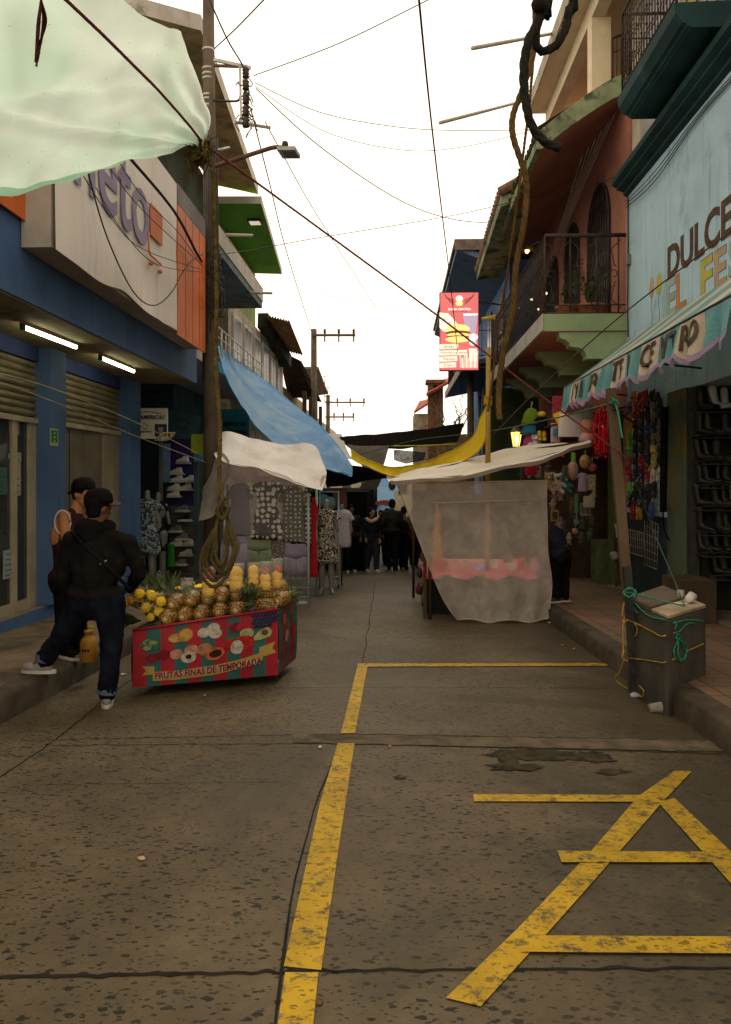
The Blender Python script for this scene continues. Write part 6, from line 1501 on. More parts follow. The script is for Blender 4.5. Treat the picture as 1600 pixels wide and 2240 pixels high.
banner_text('FRUTAS FINA', -.30, (pC - pB).length * 1.1, .20, .045, pB, pC, zt[1], zt[2], hal=False) if False else None
banner_text('AS FINA', .08, (pC - pB).length * .75, .20, .048, pB, pC, zt[1], zt[2], hal=False)
for f, g, mt, r_ in ((.25, .80, orr, .09), (.35, .52, peach, .10), (.40, .48, blk, .045), (.7, .75, grn, .09), (.75, .5, red, .1)): decal(fov(f, g, r_, r_ * .9), mt, 'side_print', .006 + r_ * .02, pB, pC, zt[1], zt[2])
mb = MB(); mb.add([fpt(0, 1) - UP * .012, fpt(1, 1) - UP * .012, V((pC.x, pC.y, zt[2] - .012)), V((pD_.x, pD_.y, zt[3] - .012))], [(0, 1, 2, 3)]); mb.build('cart_top', m_wood, ct)
MB().tube([fpt(0, 1, .01), fpt(.5, 1, .01), fpt(1, 1, .01)], .012, 6).build('banner_hem', m_bred, ct)
for f in (.18, .82):
    c = pA.lerp(pB, f) + (pD_ - pA) * .5; c.z = gz(c.y) + .125; ax = (pD_ - pA).normalized()
    w = MB(); w.tube([c - ax * .03, c + ax * .03], .12, 18); w = w.build('wheel', m_blk, ct); MB().tube([c - ax * .036, c + ax * .036], .05, 12).build('wheel_hub', m_galv, w)
# ------------------------------------------------ fruit
def Mpine(name, c1, c2):
    m, n, b = new(name); tc = nd(n, 'ShaderNodeTexCoord'); v = nd(n, 'ShaderNodeTexVoronoi'); v.inputs['Scale'].default_value = 48; v.inputs['Randomness'].default_value = .35
    n.links.new(tc.outputs['Object'], v.inputs['Vector'])
    n.links.new(mixc(n, ramp(n, v.outputs['Distance'], .25, .62), c1, c2), b.inputs['Base Color']); b.inputs['Roughness'].default_value = .55
    bumpn(n, b, v.outputs['Distance'], -.9, .015); MATS[name] = m; return m
m_pine = Mpine('pineapple_rind', (.36, .175, .016), (.065, .033, .007)); m_crown = M('pineapple_leaf', (.085, .115, .045), .6, .3, 12, .1); m_flesh = M('pineapple_flesh', (.62, .42, .025), .4, .12, 25, .2); m_core = M('pineapple_core', (.62, .47, .10), .45)
def leaves(c, ax, n, L, sp, seed, mb):
    r = random.Random(seed); x, y = basis(ax)
    for i in range(n):
        a = r.random() * 6.283; e = sp * r.uniform(.15, 1); dirn = (ax + (x * math.cos(a) + y * math.sin(a)) * e).normalized(); side = dirn.cross(ax) if dirn.cross(ax).length > .01 else x; side.normalize()
        l = L * r.uniform(.6, 1); w = .011 * r.uniform(.7, 1.3); up = (ax * .2 + dirn).normalized()
        p0 = c; p1 = c + dirn * l * .5 + up * l * .02; p2 = c + dirn * l * .8 + (x * math.cos(a) + y * math.sin(a)) * l * .12; p3 = c + dirn * l + (x * math.cos(a) + y * math.sin(a)) * l * .3 * e
        mb.add([p0 - side * w * .7, p0 + side * w * .7, p1 + side * w, p1 - side * w, p2 + side * w * .6, p2 - side * w * .6, p3], [(0, 1, 2, 3), (3, 2, 4, 5), (5, 4, 6)])
def make_pine():
    t = thing('pineapple', (0, 0, 0), 'x', 'pineapple')
    pr = [(.012, -.092), (.042, -.088), (.056, -.07), (.064, -.035), (.065, .01), (.060, .05), (.048, .08), (.02, .092)]
    MB().lathe((0, 0, 0), pr, 24, wob=lambda a, t_: 1 + .035 * math.sin(a * 8 + t_ * 20)).build('rind', m_pine, t)
    mb = MB(); leaves(V((0, 0, .085)), UP, 22, .16, .7, 3, mb); mb.build('crown', m_crown, t)
    mb = MB(); mb.lathe((0, 0, -.098), [(.016, 0), (.015, .01)], 10)
    for k in range(9): a = k * .7; mb.tube([(.006 * math.cos(a), .006 * math.sin(a), -.092), (.022 * math.cos(a), .022 * math.sin(a), -.100)], .003, 4)
    mb.build('stalk_scar', M('stalk_pale', (.50, .40, .22), .8), t)
    return t
PINE = Proto(make_pine())
def pine(u, v, dd, lb, ax=None, sc_=1.0, g='pineapples piled on the cart'):
    ax = ax or V((rnd.uniform(-.12, .12), 1, rnd.uniform(.0, .2))); q = V((0, 0, 1)).rotation_difference(ax.normalized()).to_matrix() @ rotz(rnd.random() * 6)
    PINE.put(PD(u, v, dd), q, (sc_ * 1.1 * rnd.uniform(.94, 1.04), sc_ * 1.1, sc_ * rnd.uniform(.95, 1.1)), lb, None, g)
o5 = ('first', 'second', 'third', 'fourth', 'fifth')
for k, (u, v) in enumerate(((370, 1348), (405, 1343), (442, 1339), (481, 1334), (519, 1330))): pine(u, v, 6.52 + .085 * k, f'pineapple with its base facing out, {o5[k]} from the left in the bottom row')
for k, (u, v) in enumerate(((384, 1317), (420, 1309), (455, 1307), (485, 1301), (520, 1296))): pine(u, v, 6.60 + .085 * k, f'pineapple with its base facing out, {o5[k]} from the left in the upper row', sc_=(1.0, 1, .92, .95, 1.1)[k])
pine(582, 1325, 6.90, 'pineapple lying sideways at the right front of the cart', V((-1, .1, .08)), 1.05); pine(575, 1298, 6.98, 'pineapple lying sideways on the upper right of the pile', V((-1, .25, .05)), 1.1)
pine(613, 1286, 7.1, 'top pineapple of the three at the right cart corner', V((.1, 1, .3))); pine(617, 1310, 7.0, 'middle pineapple of the three at the right cart corner', V((.3, 1, .1))); pine(630, 1306, 7.2, 'rightmost pineapple on the cart corner', V((.2, 1, .0)), .85)
pine(345, 1310, 6.85, 'pineapple half hidden behind the cut yellow pieces', None, .9); pine(335, 1335, 6.75, 'pineapple under the cut yellow pieces at the left of the pile', None, .9)
def cutp(u, v, dd, lb, mt=None, r_=.042, tilt=0.0):
    c = PD(u, v, dd); t = thing('cut_fruit', c, lb, 'fruit', 'cut fruit pieces at the left of the cart'); q = rotz(rnd.uniform(-.4, .4) + tilt) @ rotx(R(90 + rnd.uniform(-15, 15)))
    MB().lathe(c, [(r_ * .55, -.055), (r_ * .95, -.045), (r_, -.01), (r_ * 1.0, .012), (r_ * .93, .018)], 18, 0, q, wob=lambda a, t_: 1 + .05 * math.sin(a * 7)).build('flesh', mt or m_flesh, t)
    MB().lathe(c + q @ V((0, 0, .0185)), [(r_ * .22, 0), (r_ * .2, .002)], 10, 0, q).build('core', m_core, t)
    mb = MB(); leaves(c + q @ V((0, 0, -.05)), q @ V((0, 0, -1)), 9, .12, .8, int(u), mb); mb.build('leaf_tuft', m_crown, t)
for k, (u, v, lb) in enumerate(((305, 1299, 'top left'), (332, 1303, 'top right'), (352, 1316, 'far right'), (319, 1329, 'middle left'), (347, 1338, 'lower right'), (330, 1350, 'lowest'))): cutp(u, v, 6.40 + .02 * k, f'cut yellow pineapple piece showing flesh, {lb} of the cluster beside the man', None, .041 if k != 5 else .035, .3)
m_mango = M('mango_flesh', (.55, .24, .03), .4, .15, 20)
for u, v, lb in ((286, 1314, 'middle'), (274, 1320, 'leftmost'), (297, 1309, 'upper')): cutp(u, v, 6.42, f'small orange cut fruit, {lb} of three at the left cart end', m_mango, .030)
for k, (u, v, ax, lb) in enumerate(((350, 1292, V((-.3, .4, 1)), 'long pale green pineapple leaves sticking up at the left of the cart'), (545, 1310, V((0, -.5, .9)), 'bunch of pineapple leaves spilling between the two sides of the pile'), (300, 1352, V((-.7, -.4, .1)), 'dark green leaves hanging over the left cart corner'))):
    mb = MB(); c = PD(u, v, 6.6 + .15 * (k == 1))
    for jx in range(5): leaves(c + RT * (jx - 2) * .05 * (1 if k == 0 else .3) + UP * rnd.uniform(-.03, .01), (ax + V((rnd.uniform(-.5, .6), 0, 0))).normalized(), 16, .17 if k else .20, .6, 10 * k + jx, mb)
    mb.build('pineapple_leaves', m_crown if k != 2 else M('dark_leaf', (.03, .045, .018), .6), label=lb, cat='leaves')
m_cup = Mtarp('clear_cup', (.62, .56, .50), .74, .2, .15, .5, 20, .6); m_redf = M('red_fruit', (.42, .045, .02), .35, .25, 25, .2); m_slice = M('mango_slice', (.80, .47, .02), .35, .12, 20, .15)
def cup(u, vt, vb, dd, w, lb, red_top):
    a, b_ = PD(u, vt, dd), PD(u, vb, dd); H = a.z - b_.z; r_ = w / F * dd / 2
    t = thing('fruit_cup', b_, lb, 'fruit cup', 'bags of cut fruit standing on the cart')
    MB().lathe(b_, [(r_ * .86, 0), (r_ * .95, H * .4), (r_ * 1.04, H * .9), (r_ * 1.1, H * 1.02), (r_ * 1.0, H * 1.10)], 20, wob=lambda a_, t_: 1 + .05 * t_ * math.sin(a_ * 5)).build('clear_bag', m_cup, t)
    r = random.Random(int(u)); n = 0
    zs = [.26, .52, .74] if not red_top else [.2, .44]
    for z in zs: MB().ell(b_ + V((0, -r_ * .25, H * z)), (r_ * .93, r_ * .4, H * (.26 if not red_top else .22)), 14, 10).build('fruit_slice', m_slice, t)
    for k in range(3): MB().ell(b_ + V((r.uniform(-.4, .4) * r_, .35 * r_, H * (.2 + .25 * k))), (r_ * .5, r_ * .4, H * .14), 10, 8).build('fruit_slice', m_slice, t)
    if red_top:
        for k in range(5): MB().ell(b_ + V((r.uniform(-.5, .5) * r_, -r_ * .3 * r.random(), H * (.66 + .22 * r.random()))), (r_ * .45, r_ * .4, H * .12), 10, 8, 0, rotz(r.random() * 3)).build('fruit_chunk', m_redf, t)
cup(456, 1246, 1304, 6.56, 29, 'bag of yellow slices with red fruit on top under the rope coil', True); cup(517, 1238, 1292, 6.72, 33, 'wide bag of yellow mango slices just right of the rope coil', False)
cup(555, 1236, 1286, 6.86, 27, 'bag of plain yellow slices standing left of the red topped pair', False); cup(581, 1234, 1290, 6.80, 27, 'bag of red and yellow fruit, left of the pair at the cart end', True); cup(606, 1228, 1286, 6.92, 26, 'bag of red and yellow fruit, right of the pair at the cart end', True)
for u, v, c, lb in ((410, 1278, m_cup, 'crumpled clear plastic bag lying behind the pineapples'), (487, 1272, m_cup, 'small clear bag of pale fruit between the fruit cups')):
    b_ = PD(u, v + 10, 6.95); t = thing('plastic_bag', b_, lb, 'bag')
    mb = MB(); mb.lathe(b_, [(.04, 0), (.065, .03), (.06, .06), (.045, .08), (.055, .095)], 16, wob=lambda a, t_: 1 + .16 * math.sin(a * 5 + t_ * 3)); mb.build('film', Mtarp('bag_film', (.60, .54, .48), .45, .3, .2, .8, 25, .6), t)
    MB().ell(b_ + UP * .03, (.045, .04, .028), 10, 8).build('contents', whi, t)
for k, (u, v) in enumerate(((395, 1287), (430, 1284), (500, 1276), (470, 1280))):
    c = PD(u, v, 6.95); mb = MB(); mb.ell(c, (.06, .04, .018), 12, 6); mb.ell(c + V((.03, .02, .012)), (.04, .03, .014), 10, 6); mb.build('fruit_slice', m_slice, label=('flat yellow slice lying at the left behind the upper row', 'flat yellow slice near the crumpled bag', 'flat yellow slice by the wide mango bag', 'flat yellow slice by the bag with red fruit')[k], cat='fruit')
mb = MB(); mb.bar(PD(384, 1293, 6.8), PD(412, 1290, 6.85), .028, .016); kn_ = mb.build('knife', M('blue_handle', (.02, .10, .24), .4), label='knife with a blue handle lying behind the pineapples', cat='knife')
MB().bar(PD(412, 1290, 6.85), PD(438, 1282, 6.95), .022, .004).build('blade', m_galv, kn_)
# ------------------------------------------------ jug on the kerb
b_ = PG(194, 1447, .206); t = thing('yellow_jug', b_, 'yellow plastic jug with a pump top standing on the kerb behind the man in jeans', 'jug')
MB().lathe(b_, [(.065, 0), (.072, .01), (.074, .17), (.060, .205), (.035, .225), (.033, .25), (.04, .252), (.04, .275), (.01, .28)], 20).build('jug_body', M('amber_jug', (.33, .16, .025), .35, .2, 5, .05), t)
mb = MB(); mb.tube([b_ + UP * .27, b_ + UP * .31], .008, 6); mb.tube([b_ + UP * .31, b_ + V((.05, 0, .30))], .009, 6); mb.build('pump', M('pump_yellow', (.5, .36, .03), .5), t)
mb = MB()
for k in range(3): mb.ell(b_ + V((-.025 + .025 * k, -.073, .11)), (.010, .003, .014), 8, 6)
mb.build('jug_mark', m_dark, t)
# ================================================================ RIGHT STALL UNDER PLASTIC
st = thing('plastic_stall', (1.2, 11.6, gz(11)), 'market stall wrapped in a milky plastic sheet under a cream canopy at the right kerb', 'market stall')
m_milk = Mtarp('milky_plastic', (.92, .79, .68), .60, .35, .3, .55, 7, .45)
E_L = [PD(u, v, dd) for u, v, dd in ((868, 1056, 10.75), (905, 1150, 10.7), (948, 1262, 10.7), (975, 1320, 10.65), (1002, 1356, 10.6))]
E_R = [PD(u, v, dd) for u, v, dd in ((1196, 1051, 10.8), (1197, 1120, 10.8), (1199, 1200, 10.72), (1209, 1280, 10.66), (1200, 1356, 10.6))]
P = cloth(E_L, E_R, 46, 50, 0, .035, 1.6, 3)
for i in range(46):
    for jx in range(50):
        s_ = i / 45; t_ = jx / 49
        P[i][jx] += FW * (-.10 * s_ * math.sin(math.pi * t_) * s_ + .018 * math.sin(t_ * 26 + s_ * 9) * s_ + .02 * math.sin((t_ - s_ * .6) * 30) * (1 - s_) * t_) + V((0, 0, .02 * math.sin(t_ * 14) * (1 if i == 45 else 0)))
MB().grid(P).build('plastic_sheet', m_milk, st)
mb = MB(); mb.tube([P[i][0] for i in range(46)], .008, 5); mb.tube([r[-1] for r in P], .007, 5); mb.tube(P[0], .008, 5); mb.tube(P[45], .012, 5); mb.build('sheet_hem', Mtarp('milky_hem', (.56, .48, .40), .1, .4, .4, .4, 8), st)
MB().tube([PD(938, 1101, 10.66), PD(1196, 1092, 10.72)], .007, 5).build('cross_cord', m_pale, st)
for u, v0, v1, dd in ((941, 1045, 1352, 10.9), (1188, 998, 1352, 10.95), (1143, 1020, 1250, 12.6), (905, 1060, 1300, 13.6)):
    a, b_ = PD(u, v0, dd), PD(u, v1, dd); b_.z = gz(b_.y) + (.2 if b_.x > 2.1 else 0); MB().tube([b_, a], .024, 8).build('post', m_wood, st)
m_cc = Mtarp('cream_canopy', (.76, .70, .56), 0, .35, .55, .3, 5, .3)
A = [PD(*p) for p in ((846, 1046, 12.0), (905, 1030, 12.3), (960, 1018, 12.4), (1040, 999, 12.5), (1100, 984, 12.5), (1160, 974, 12.5), (1230, 970, 12.2), (1292, 962, 11.6))]
B = [PD(*p) for p in ((856, 1054, 10.5), (905, 1050, 10.45), (960, 1046, 10.4), (1040, 1035, 10.4), (1100, 1022, 10.4), (1160, 1008, 10.4), (1230, 990, 10.5), (1296, 966, 10.9))]
Pc = cloth(A, B, 60, 16, .03, .03, 1.8, 6); MB().grid(Pc).build('canopy', m_cc, st)
mb = MB(); mb.grid([[r[-1] + V((0, .002, .0)), r[-1] + V((0, .01, -.05 - .02 * noise.noise(V((r[-1].x * 3, 0, 0)))))] for r in Pc]); mb.build('canopy_valance', Mtarp('canopy_edge', (.34, .26, .20), 0, .3, .6, .3, 6), st)
MB().tube([PD(852, 1056, 10.6), PD(1050, 1038, 10.6), PD(1294, 970, 10.9)], .018, 6).build('canopy_bar', m_wood, st)
MB().tube([PD(846, 1050, 12.0), PD(1100, 992, 12.5), PD(1290, 965, 11.6)], .018, 6).build('canopy_bar', m_wood, st)
MB().ell(PD(858, 1062, 10.7), (.05, .05, .07), 10, 8).build('pole_knot', m_wood, st)
# table below the sheet
a, b_ = PD(928, 1252, 11.3), PD(1190, 1252, 11.3); zt_ = a.z
MB().box(a.x, b_.x, a.y, a.y + 1.9, zt_ - .04, zt_).build('table_top', m_wood, st)
MB().box(a.x + .02, b_.x - .02, a.y + .03, a.y + .05, gz(a.y) + .03, zt_ - .041).build('table_skirt', M('dark_skirt', (.010, .012, .011), .9, .3, 3), st)
MB().box(a.x + .03, a.x + .05, a.y + .05, a.y + 1.85, gz(a.y) - .02, zt_ - .041).build('table_side', m_wood, st)
mb = MB(); mb.grid([[V((lerp(a.x - .02, b_.x + .02, i / 30), a.y - .02 - .02 * abs(math.sin(i)) * (k == 2), (zt_ + .006, zt_ + .004, zt_ - .07 - .03 * math.sin(i * .8))[k])) + V((0, (1.9, 0, 0)[k], 0)) for k in range(3)] for i in range(31)]); mb.build('pink_cloth', M('pink_cloth', (.75, .10, .16), .9, .15, 5), st)
for u, v0, v1, dd in ((930, 1190, 1355, 10.95), (926, 1175, 1330, 12.4)):
    p0, p1 = PD(u, v0, dd), PD(u, v1, dd); p1.z = gz(p1.y); MB().bar(p0, p1, .05).build('table_leg', m_wood, st)
G = 'goods on the stall under the plastic'
goods = [(960, 1235, .14, (.45, .03, .05), 'red pink box at the left end of the table under the plastic'), (990, 1238, .12, (.55, .20, .22), 'pale pink box next to the red one under the plastic'), (1022, 1240, .10, (.40, .30, .22), 'small beige box on the table under the plastic'), (1050, 1240, .10, (.24, .24, .42), 'small lilac box in the middle of the table under the plastic'), (1078, 1238, .12, (.50, .42, .36), 'cream box right of the lilac one under the plastic'),
         (1112, 1236, .12, (.02, .02, .02), 'black bag on the table under the plastic'), (1118, 1220, .09, (.45, .36, .22), 'tan box behind the black bag under the plastic'), (1142, 1238, .11, (.45, .04, .03), 'bright red toy near the right of the table under the plastic'), (1160, 1240, .08, (.06, .20, .30), 'small blue toy beside the red one under the plastic'), (1180, 1230, .16, (.45, .10, .20), 'large pink box at the right end of the table under the plastic')]
for k, (u, v, w, c, lb) in enumerate(goods):
    p = PD(u, 1250, 11.5 + .25 * (k % 3)); p.z = zt_ + .008; mt = M('goods_%d' % k, sc3(c, 1.5), .6, .2, 9)
    if k in (5, 7): blob('bag', [('e', p + UP * .09, (w * .6, .07, .08)), ('e', p + V((.03, 0, .14)), (w * .35, .05, .06))], .014, mt, None, 2, origin=p, label=lb, cat='bag' if k == 5 else 'toy', group=G)
    else: MB().obox(p + UP * w * .55, (w * 1.4, .14, w * 1.1), rotz(rnd.uniform(-.3, .3))).build('box', mt, label=lb, cat='box', group=G, bevel=.006)
mb = MB(); p0 = PD(957, 1240, 11.6); mb.lathe(V((p0.x, p0.y, zt_)), [(.10, 0), (.085, .3), (.05, .7), (.02, 1.0)], 14, wob=lambda a_, t_: 1 + .1 * math.sin(a_ * 4)); mb.build('parasol', M('orange_fabric', (.55, .20, .02), .8), label='folded orange parasol standing behind the plastic at the left', cat='parasol')
for k in range(7):
    p = PD(918 + rnd.uniform(-3, 16), 1200 + 18 * k, 11.4 + .3 * (k % 4)); mt = M('hang_%d' % k, ((.30, .10, .10), (.10, .07, .05), (.34, .28, .25), (.05, .05, .05), (.25, .12, .05), (.12, .03, .06), (.2, .19, .17))[k], .8)
    mb = MB(); mb.ell(p, (.05, .05, .075), 10, 8); mb.ell(p + UP * .085, (.02, .02, .03), 8, 6); mb.ell(p + V((.03, 0, -.05)), (.03, .03, .04), 8, 6); mb.build('trinket', mt, label=('reddish', 'brown', 'pale', 'black', 'rust coloured', 'dark plum', 'grey')[k] + ' trinket hanging on the open left side of the plastic stall', cat='trinket', group='trinkets on the stall side')
# far stalls beyond the crowd
for k, (u0, u1, v0, v1, dd, c, lb) in enumerate(((812, 868, 1052, 1072, 33, (.10, .32, .60), 'bright blue tarp tent beyond the crowd, the upper one'), (806, 862, 1076, 1098, 30, (.14, .38, .62), 'bright blue tarp tent beyond the crowd, the middle one'), (812, 860, 1100, 1116, 28, (.07, .20, .46), 'darker blue tarp tent just above the heads of the crowd'))):
    tarp('far_tent', [(u0 + 14, v0, dd + 3), ((u0 + u1) / 2, v0 - 8, dd + 3), (u1, v0 - 2, dd + 3)], [(u0, v1, dd), ((u0 + u1) / 2, v1 + 2, dd), (u1 + 6, v1, dd)], Mtarp('tent_%d' % k, c, 0, .5, .5, .4, 3), lb, 14, 8, .1, .05, 1.5, k)
tarp('far_tent', [(816, 1098, 27.5), (850, 1093, 27.5)], [(816, 1104, 27.4), (850, 1104, 27.4)], M('tent_red', (.40, .06, .02), .8), 'orange red strip of tarp between the blue tents', 8, 4)
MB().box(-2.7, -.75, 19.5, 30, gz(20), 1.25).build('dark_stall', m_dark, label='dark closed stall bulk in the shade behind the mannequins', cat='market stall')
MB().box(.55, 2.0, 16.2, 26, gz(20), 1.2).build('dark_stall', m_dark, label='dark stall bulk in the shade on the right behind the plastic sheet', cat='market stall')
MB().obox(PD(744, 1090, 19.2), (.35, .05, .5)).build('stall_panel', M('rust_panel', (.12, .05, .03), .8), label='rust brown panel on the dark stall behind the mannequins', cat='panel')
# ================================================================ TOY STALL AND SHOP GOODS
lt = PD(1130, 960, 14.0); t = thing('wall_lantern', lt, 'lit yellow wall lantern glowing in the dark toy shop', 'lamp')
mb = MB(); mb.lathe(lt, [(.06, -.14), (.10, .12)], 6); mb.build('lantern_glass', Memit('lantern_light', (1, .62, .12), 2.2), t)
MB().ell(lt + V((.0, -.03, -.01)), (.05, .05, .09), 10, 8).build('bulb', Memit('lantern_bulb', (1, .85, .45), 9), t)
mb = MB(); mb.lathe(lt + UP * .12, [(.12, 0), (.09, .04), (.02, .10)], 6); mb.lathe(lt - UP * .19, [(.03, 0), (.07, .05)], 6)
for k in range(6): a_ = k * 1.047; mb.tube([lt + V((.062 * math.cos(a_), .062 * math.sin(a_), -.14)), lt + V((.102 * math.cos(a_), .102 * math.sin(a_), .12))], .007, 4)
mb.build('lantern_cage', m_dmetal, t)
ld = bpy.data.lights.new('lantern_light', 'POINT'); ld.energy = 7; ld.color = (1, .62, .2); ld.shadow_soft_size = .06
lo_ = bpy.data.objects.new('lantern_light', ld); COL.objects.link(lo_); lo_.parent = t; lo_.location = (-.05, -.25, 0)
MB().box(2.9, 4.3, 15.4, 15.5, -.8, 2.6).build('shop_partition', M('brown_partition', (.055, .035, .02), .8, .3, 3), label='dark brown back panel of the toy stall', cat='panel')
MB().prism([(2.5, 12.9, 2.42), (3.8, 12.9, 2.75), (3.8, 16.5, 2.75), (2.5, 16.5, 2.42)], (0, 0, .03)).build('stall_roof', M('dark_red_cloth', (.05, .018, .015), .9), label='dark red cloth roof sloping over the toy stall', cat='roof')
mb = MB()
for u in range(1200, 1300, 9): mb.tube([PD(u, 1030, 12.9), PD(u, 1255, 12.9)], .005, 4)
for v in range(1030, 1256, 18): mb.tube([PD(1196, v, 12.9), PD(1300, v, 12.9)], .005, 4)
mb.build('display_grid', M('dark_wire', (.06, .055, .045), .6), label='wire display grid full of toys right of the plastic sheet', cat='display grid')
GT = 'toys hung on the toy stall'
def plush(u, v, dd, s, c, lb, ears='round', belly=None, cat='plush toy'):
    p = PD(u, v, dd); mt = M('plush_%d_%d' % (u, v), c, .95, .2, 30, .5, 120)
    t = thing('plush_toy', p - UP * .16 * s, lb, cat, GT)
    pr = [('e', p, (.075 * s, .065 * s, .09 * s)), ('e', p + UP * .13 * s, (.072 * s, .065 * s, .065 * s))]
    for k in (-1, 1):
        pr += [('c', p + V((k * .06, 0, .04)) * s, p + V((k * .12, -.04, -.01)) * s, .032 * s, .03 * s), ('c', p + V((k * .045, -.02, -.07)) * s, p + V((k * .075, -.08, -.11)) * s, .038 * s, .036 * s)]
        pr += [('e', p + V((k * .058, 0, .19)) * s, (.026 * s,) * 3)] if ears == 'round' else [('c', p + V((k * .04, 0, .18)) * s, p + V((k * .06, 0, .30)) * s, .025 * s, .018 * s)]
    blob('body', pr, .014 * s, mt, t, 2)
    for k in (-1, 1): MB().ell(p + V((k * .026, -.063, .145)) * s, .010 * s, 8, 6).build('eye', m_eye, t)
    MB().ell(p + V((0, -.066, .115)) * s, (.028 * s, .018 * s, .02 * s), 10, 6).build('muzzle', belly or m_cream2, t)
    return t
plush(1200, 1060, 12.6, 1.0, (.40, .28, .16), 'tan teddy bear sitting at the edge of the plastic sheet')
plush(1220, 1062, 12.6, 1.0, (.46, .42, .36), 'white and dark plush toy beside the tan bear', belly=M('plush_dark', (.03, .025, .03)))
plush(1238, 1062, 12.7, .85, (.05, .20, .24), 'small turquoise plush toy right of the white one', 'long')
plush(1172, 975, 13.2, 1.1, (.44, .42, .44), 'pale grey plush toy hanging below the rainbow dress', 'long')
plush(1166, 1028, 13.0, 1.0, (.34, .30, .25), 'cream plush toy under the canopy near the red cloth', 'round')
plush(1222, 985, 13.4, .9, (.45, .15, .03), 'orange plush toy under the white cloth', 'long')
def ball(u, v, dd, r_, c, lb, bag=True, squash=1.0):
    p = PD(u, v, dd); r_ = r_ / F * dd; t = thing('ball', p - UP * r_, lb, 'ball', GT)
    MB().ell(p, (r_, r_, r_ * squash), 20, 14).build('ball', M('ball_%d_%d' % (u, v), c, .45, .25, 8, .1), t)
    MB().ell(p, (r_ * 1.07, r_ * 1.07, r_ * 1.12 * squash), 18, 12).build('net_bag', Mtarp('net_bag', (.6, .55, .5), .80, .2, .2, .8, 20, .6), t)
    MB().tube([p + UP * r_, p + UP * (r_ + .1)], .006, 4).build('string', m_pale, t)
ball(1289, 903, 12.0, 17, (.10, .11, .13), 'dark grey ball hung highest in the column of bagged balls'); ball(1287, 931, 12.0, 17, (.45, .15, .05), 'orange ball hung in the middle of the bagged balls'); ball(1284, 962, 12.0, 17, (.42, .20, .18), 'pinkish ball lowest of the three bagged balls')
ball(1281, 1010, 12.4, 12, (.46, .22, .02), 'orange yellow ball hung below the canopy tip', squash=1.25); ball(1296, 1022, 12.4, 9, (.42, .05, .04), 'red toy ball right of the orange yellow one')
ball(1254, 1030, 12.6, 12, (.40, .20, .16), 'pink bundled bag hanging in the toy stall', squash=1.7); ball(1262, 1142, 12.7, 7, (.08, .22, .22), 'small teal ball low on the wire grid'); ball(1259, 1162, 12.7, 7, (.40, .18, .10), 'small orange ball at the foot of the wire grid')
for k, (v0, v1, w, c, nm) in enumerate(((893, 928, 20, (.20, .32, .03), 'green_tier'), (924, 950, 22, (.04, .18, .30), 'blue_tier'), (946, 992, 20, (.46, .09, .22), 'pink_tier'))):
    if k == 0: rb = thing('party_dress', PD(1163, 992, 13.3), 'rainbow tiered tulle dress in green, blue and pink hanging above the canopy', 'dress', GT)
    a, b_ = PD(1163, v0, 13.3), PD(1163, v1, 13.3); h = a.z - b_.z; w = w / F * 13.3
    MB().lathe(b_, [(w * (.85 if k == 2 else 1.05), 0), (w, h * .2), (w * .75, h * .7), (w * .35, h)], 28, wob=lambda a_, t_: 1 + .10 * math.sin(a_ * 9 + t_ * 4)).build(nm, Mtarp('tulle_%d' % k, c, .15, .4, .9, .9, 18, .1), rb)
MB().tube(resample([PD(1163, 893, 13.3), PD(1163, 886, 13.3), PD(1166, 882, 13.3), PD(1162, 879, 13.3)], 10), .006, 5).build('hanger', m_galv, rb)
t = thing('costume', PD(1186, 965, 13.1), 'black and yellow costume with yellow boots hanging right of the rainbow dress', 'costume', GT)
garment('top', PD(1186, 912, 13.1), PD(1186, 942, 13.1), RT * .11, m_blk, 'tunic', None, None, None, .5, 1, t)
for k in (-1, 1): p = PD(1186 + 5 * k, 948, 13.1); mb = MB(); mb.tube([p + UP * .05, p - UP * .10], [.035, .04], 10); mb.ell(p + V((0, -.035, -.11)), (.038, .07, .03), 10, 6); mb.build('boot', M('boot_yellow', (.50, .33, .02), .5), t)
MB().ell(PD(1186, 906, 13.1), (.07, .06, .05), 12, 8).build('hood', MATS['boot_yellow'], t)
gpx('sheet', 1222, 905, 1280, 956, 12.5, M('white_satin', (.52, .45, .42), .6, .06, 3, .2, 20), 'cloth', 'plain white scalloped cloth hanging under the awning end', 'cloth', GT, .12)
gpx('sheet', 1205, 925, 1226, 968, 12.8, M('pale_cloth', (.36, .29, .26), .8), 'cloth', 'narrow pale cloth hanging left of the white scalloped one', 'cloth', GT, .15)
gpx('sheet', 1208, 866, 1234, 920, 12.9, M('crimson_cloth', (.26, .03, .05), .8), 'cloth', 'crimson cloth with a pale edge at the awning end', 'cloth', GT, .12)
mb = MB(); mb.prism([PD(1210, 906, 12.55), PD(1234, 896, 12.55), PD(1232, 912, 12.55), PD(1224, 934, 12.55)], FW * .02); mb.build('pennant', M('yellow_satin', (.60, .40, .01), .5, .1), label='bright yellow cloth corner beside the white scalloped cloth', cat='cloth')
gpx('sheet', 1210, 938, 1226, 952, 12.7, M('blue_cloth', (.03, .13, .22), .8), 'cloth', 'small blue cloth under the yellow corner', 'cloth', GT, .3)
gpx('sheet', 1150, 1014, 1172, 1040, 12.7, M('red_bundle', (.45, .02, .03), .7), 'cloth', 'bright red cloth bundle under the cream canopy', 'cloth', GT, .5)
gpx('top', 1264, 1034, 1286, 1075, 12.55, M('lilac_toy', (.36, .28, .40), .8), 'doll_dress', 'lilac doll dress hanging in the toy stall', 'dress', GT, .4)
gpx('sheet', 1250, 990, 1260, 1014, 12.6, M('lime_bag', (.14, .38, .03), .6), 'toy_bag', 'lime green bag hanging under the canopy tip', 'bag', GT, .3)
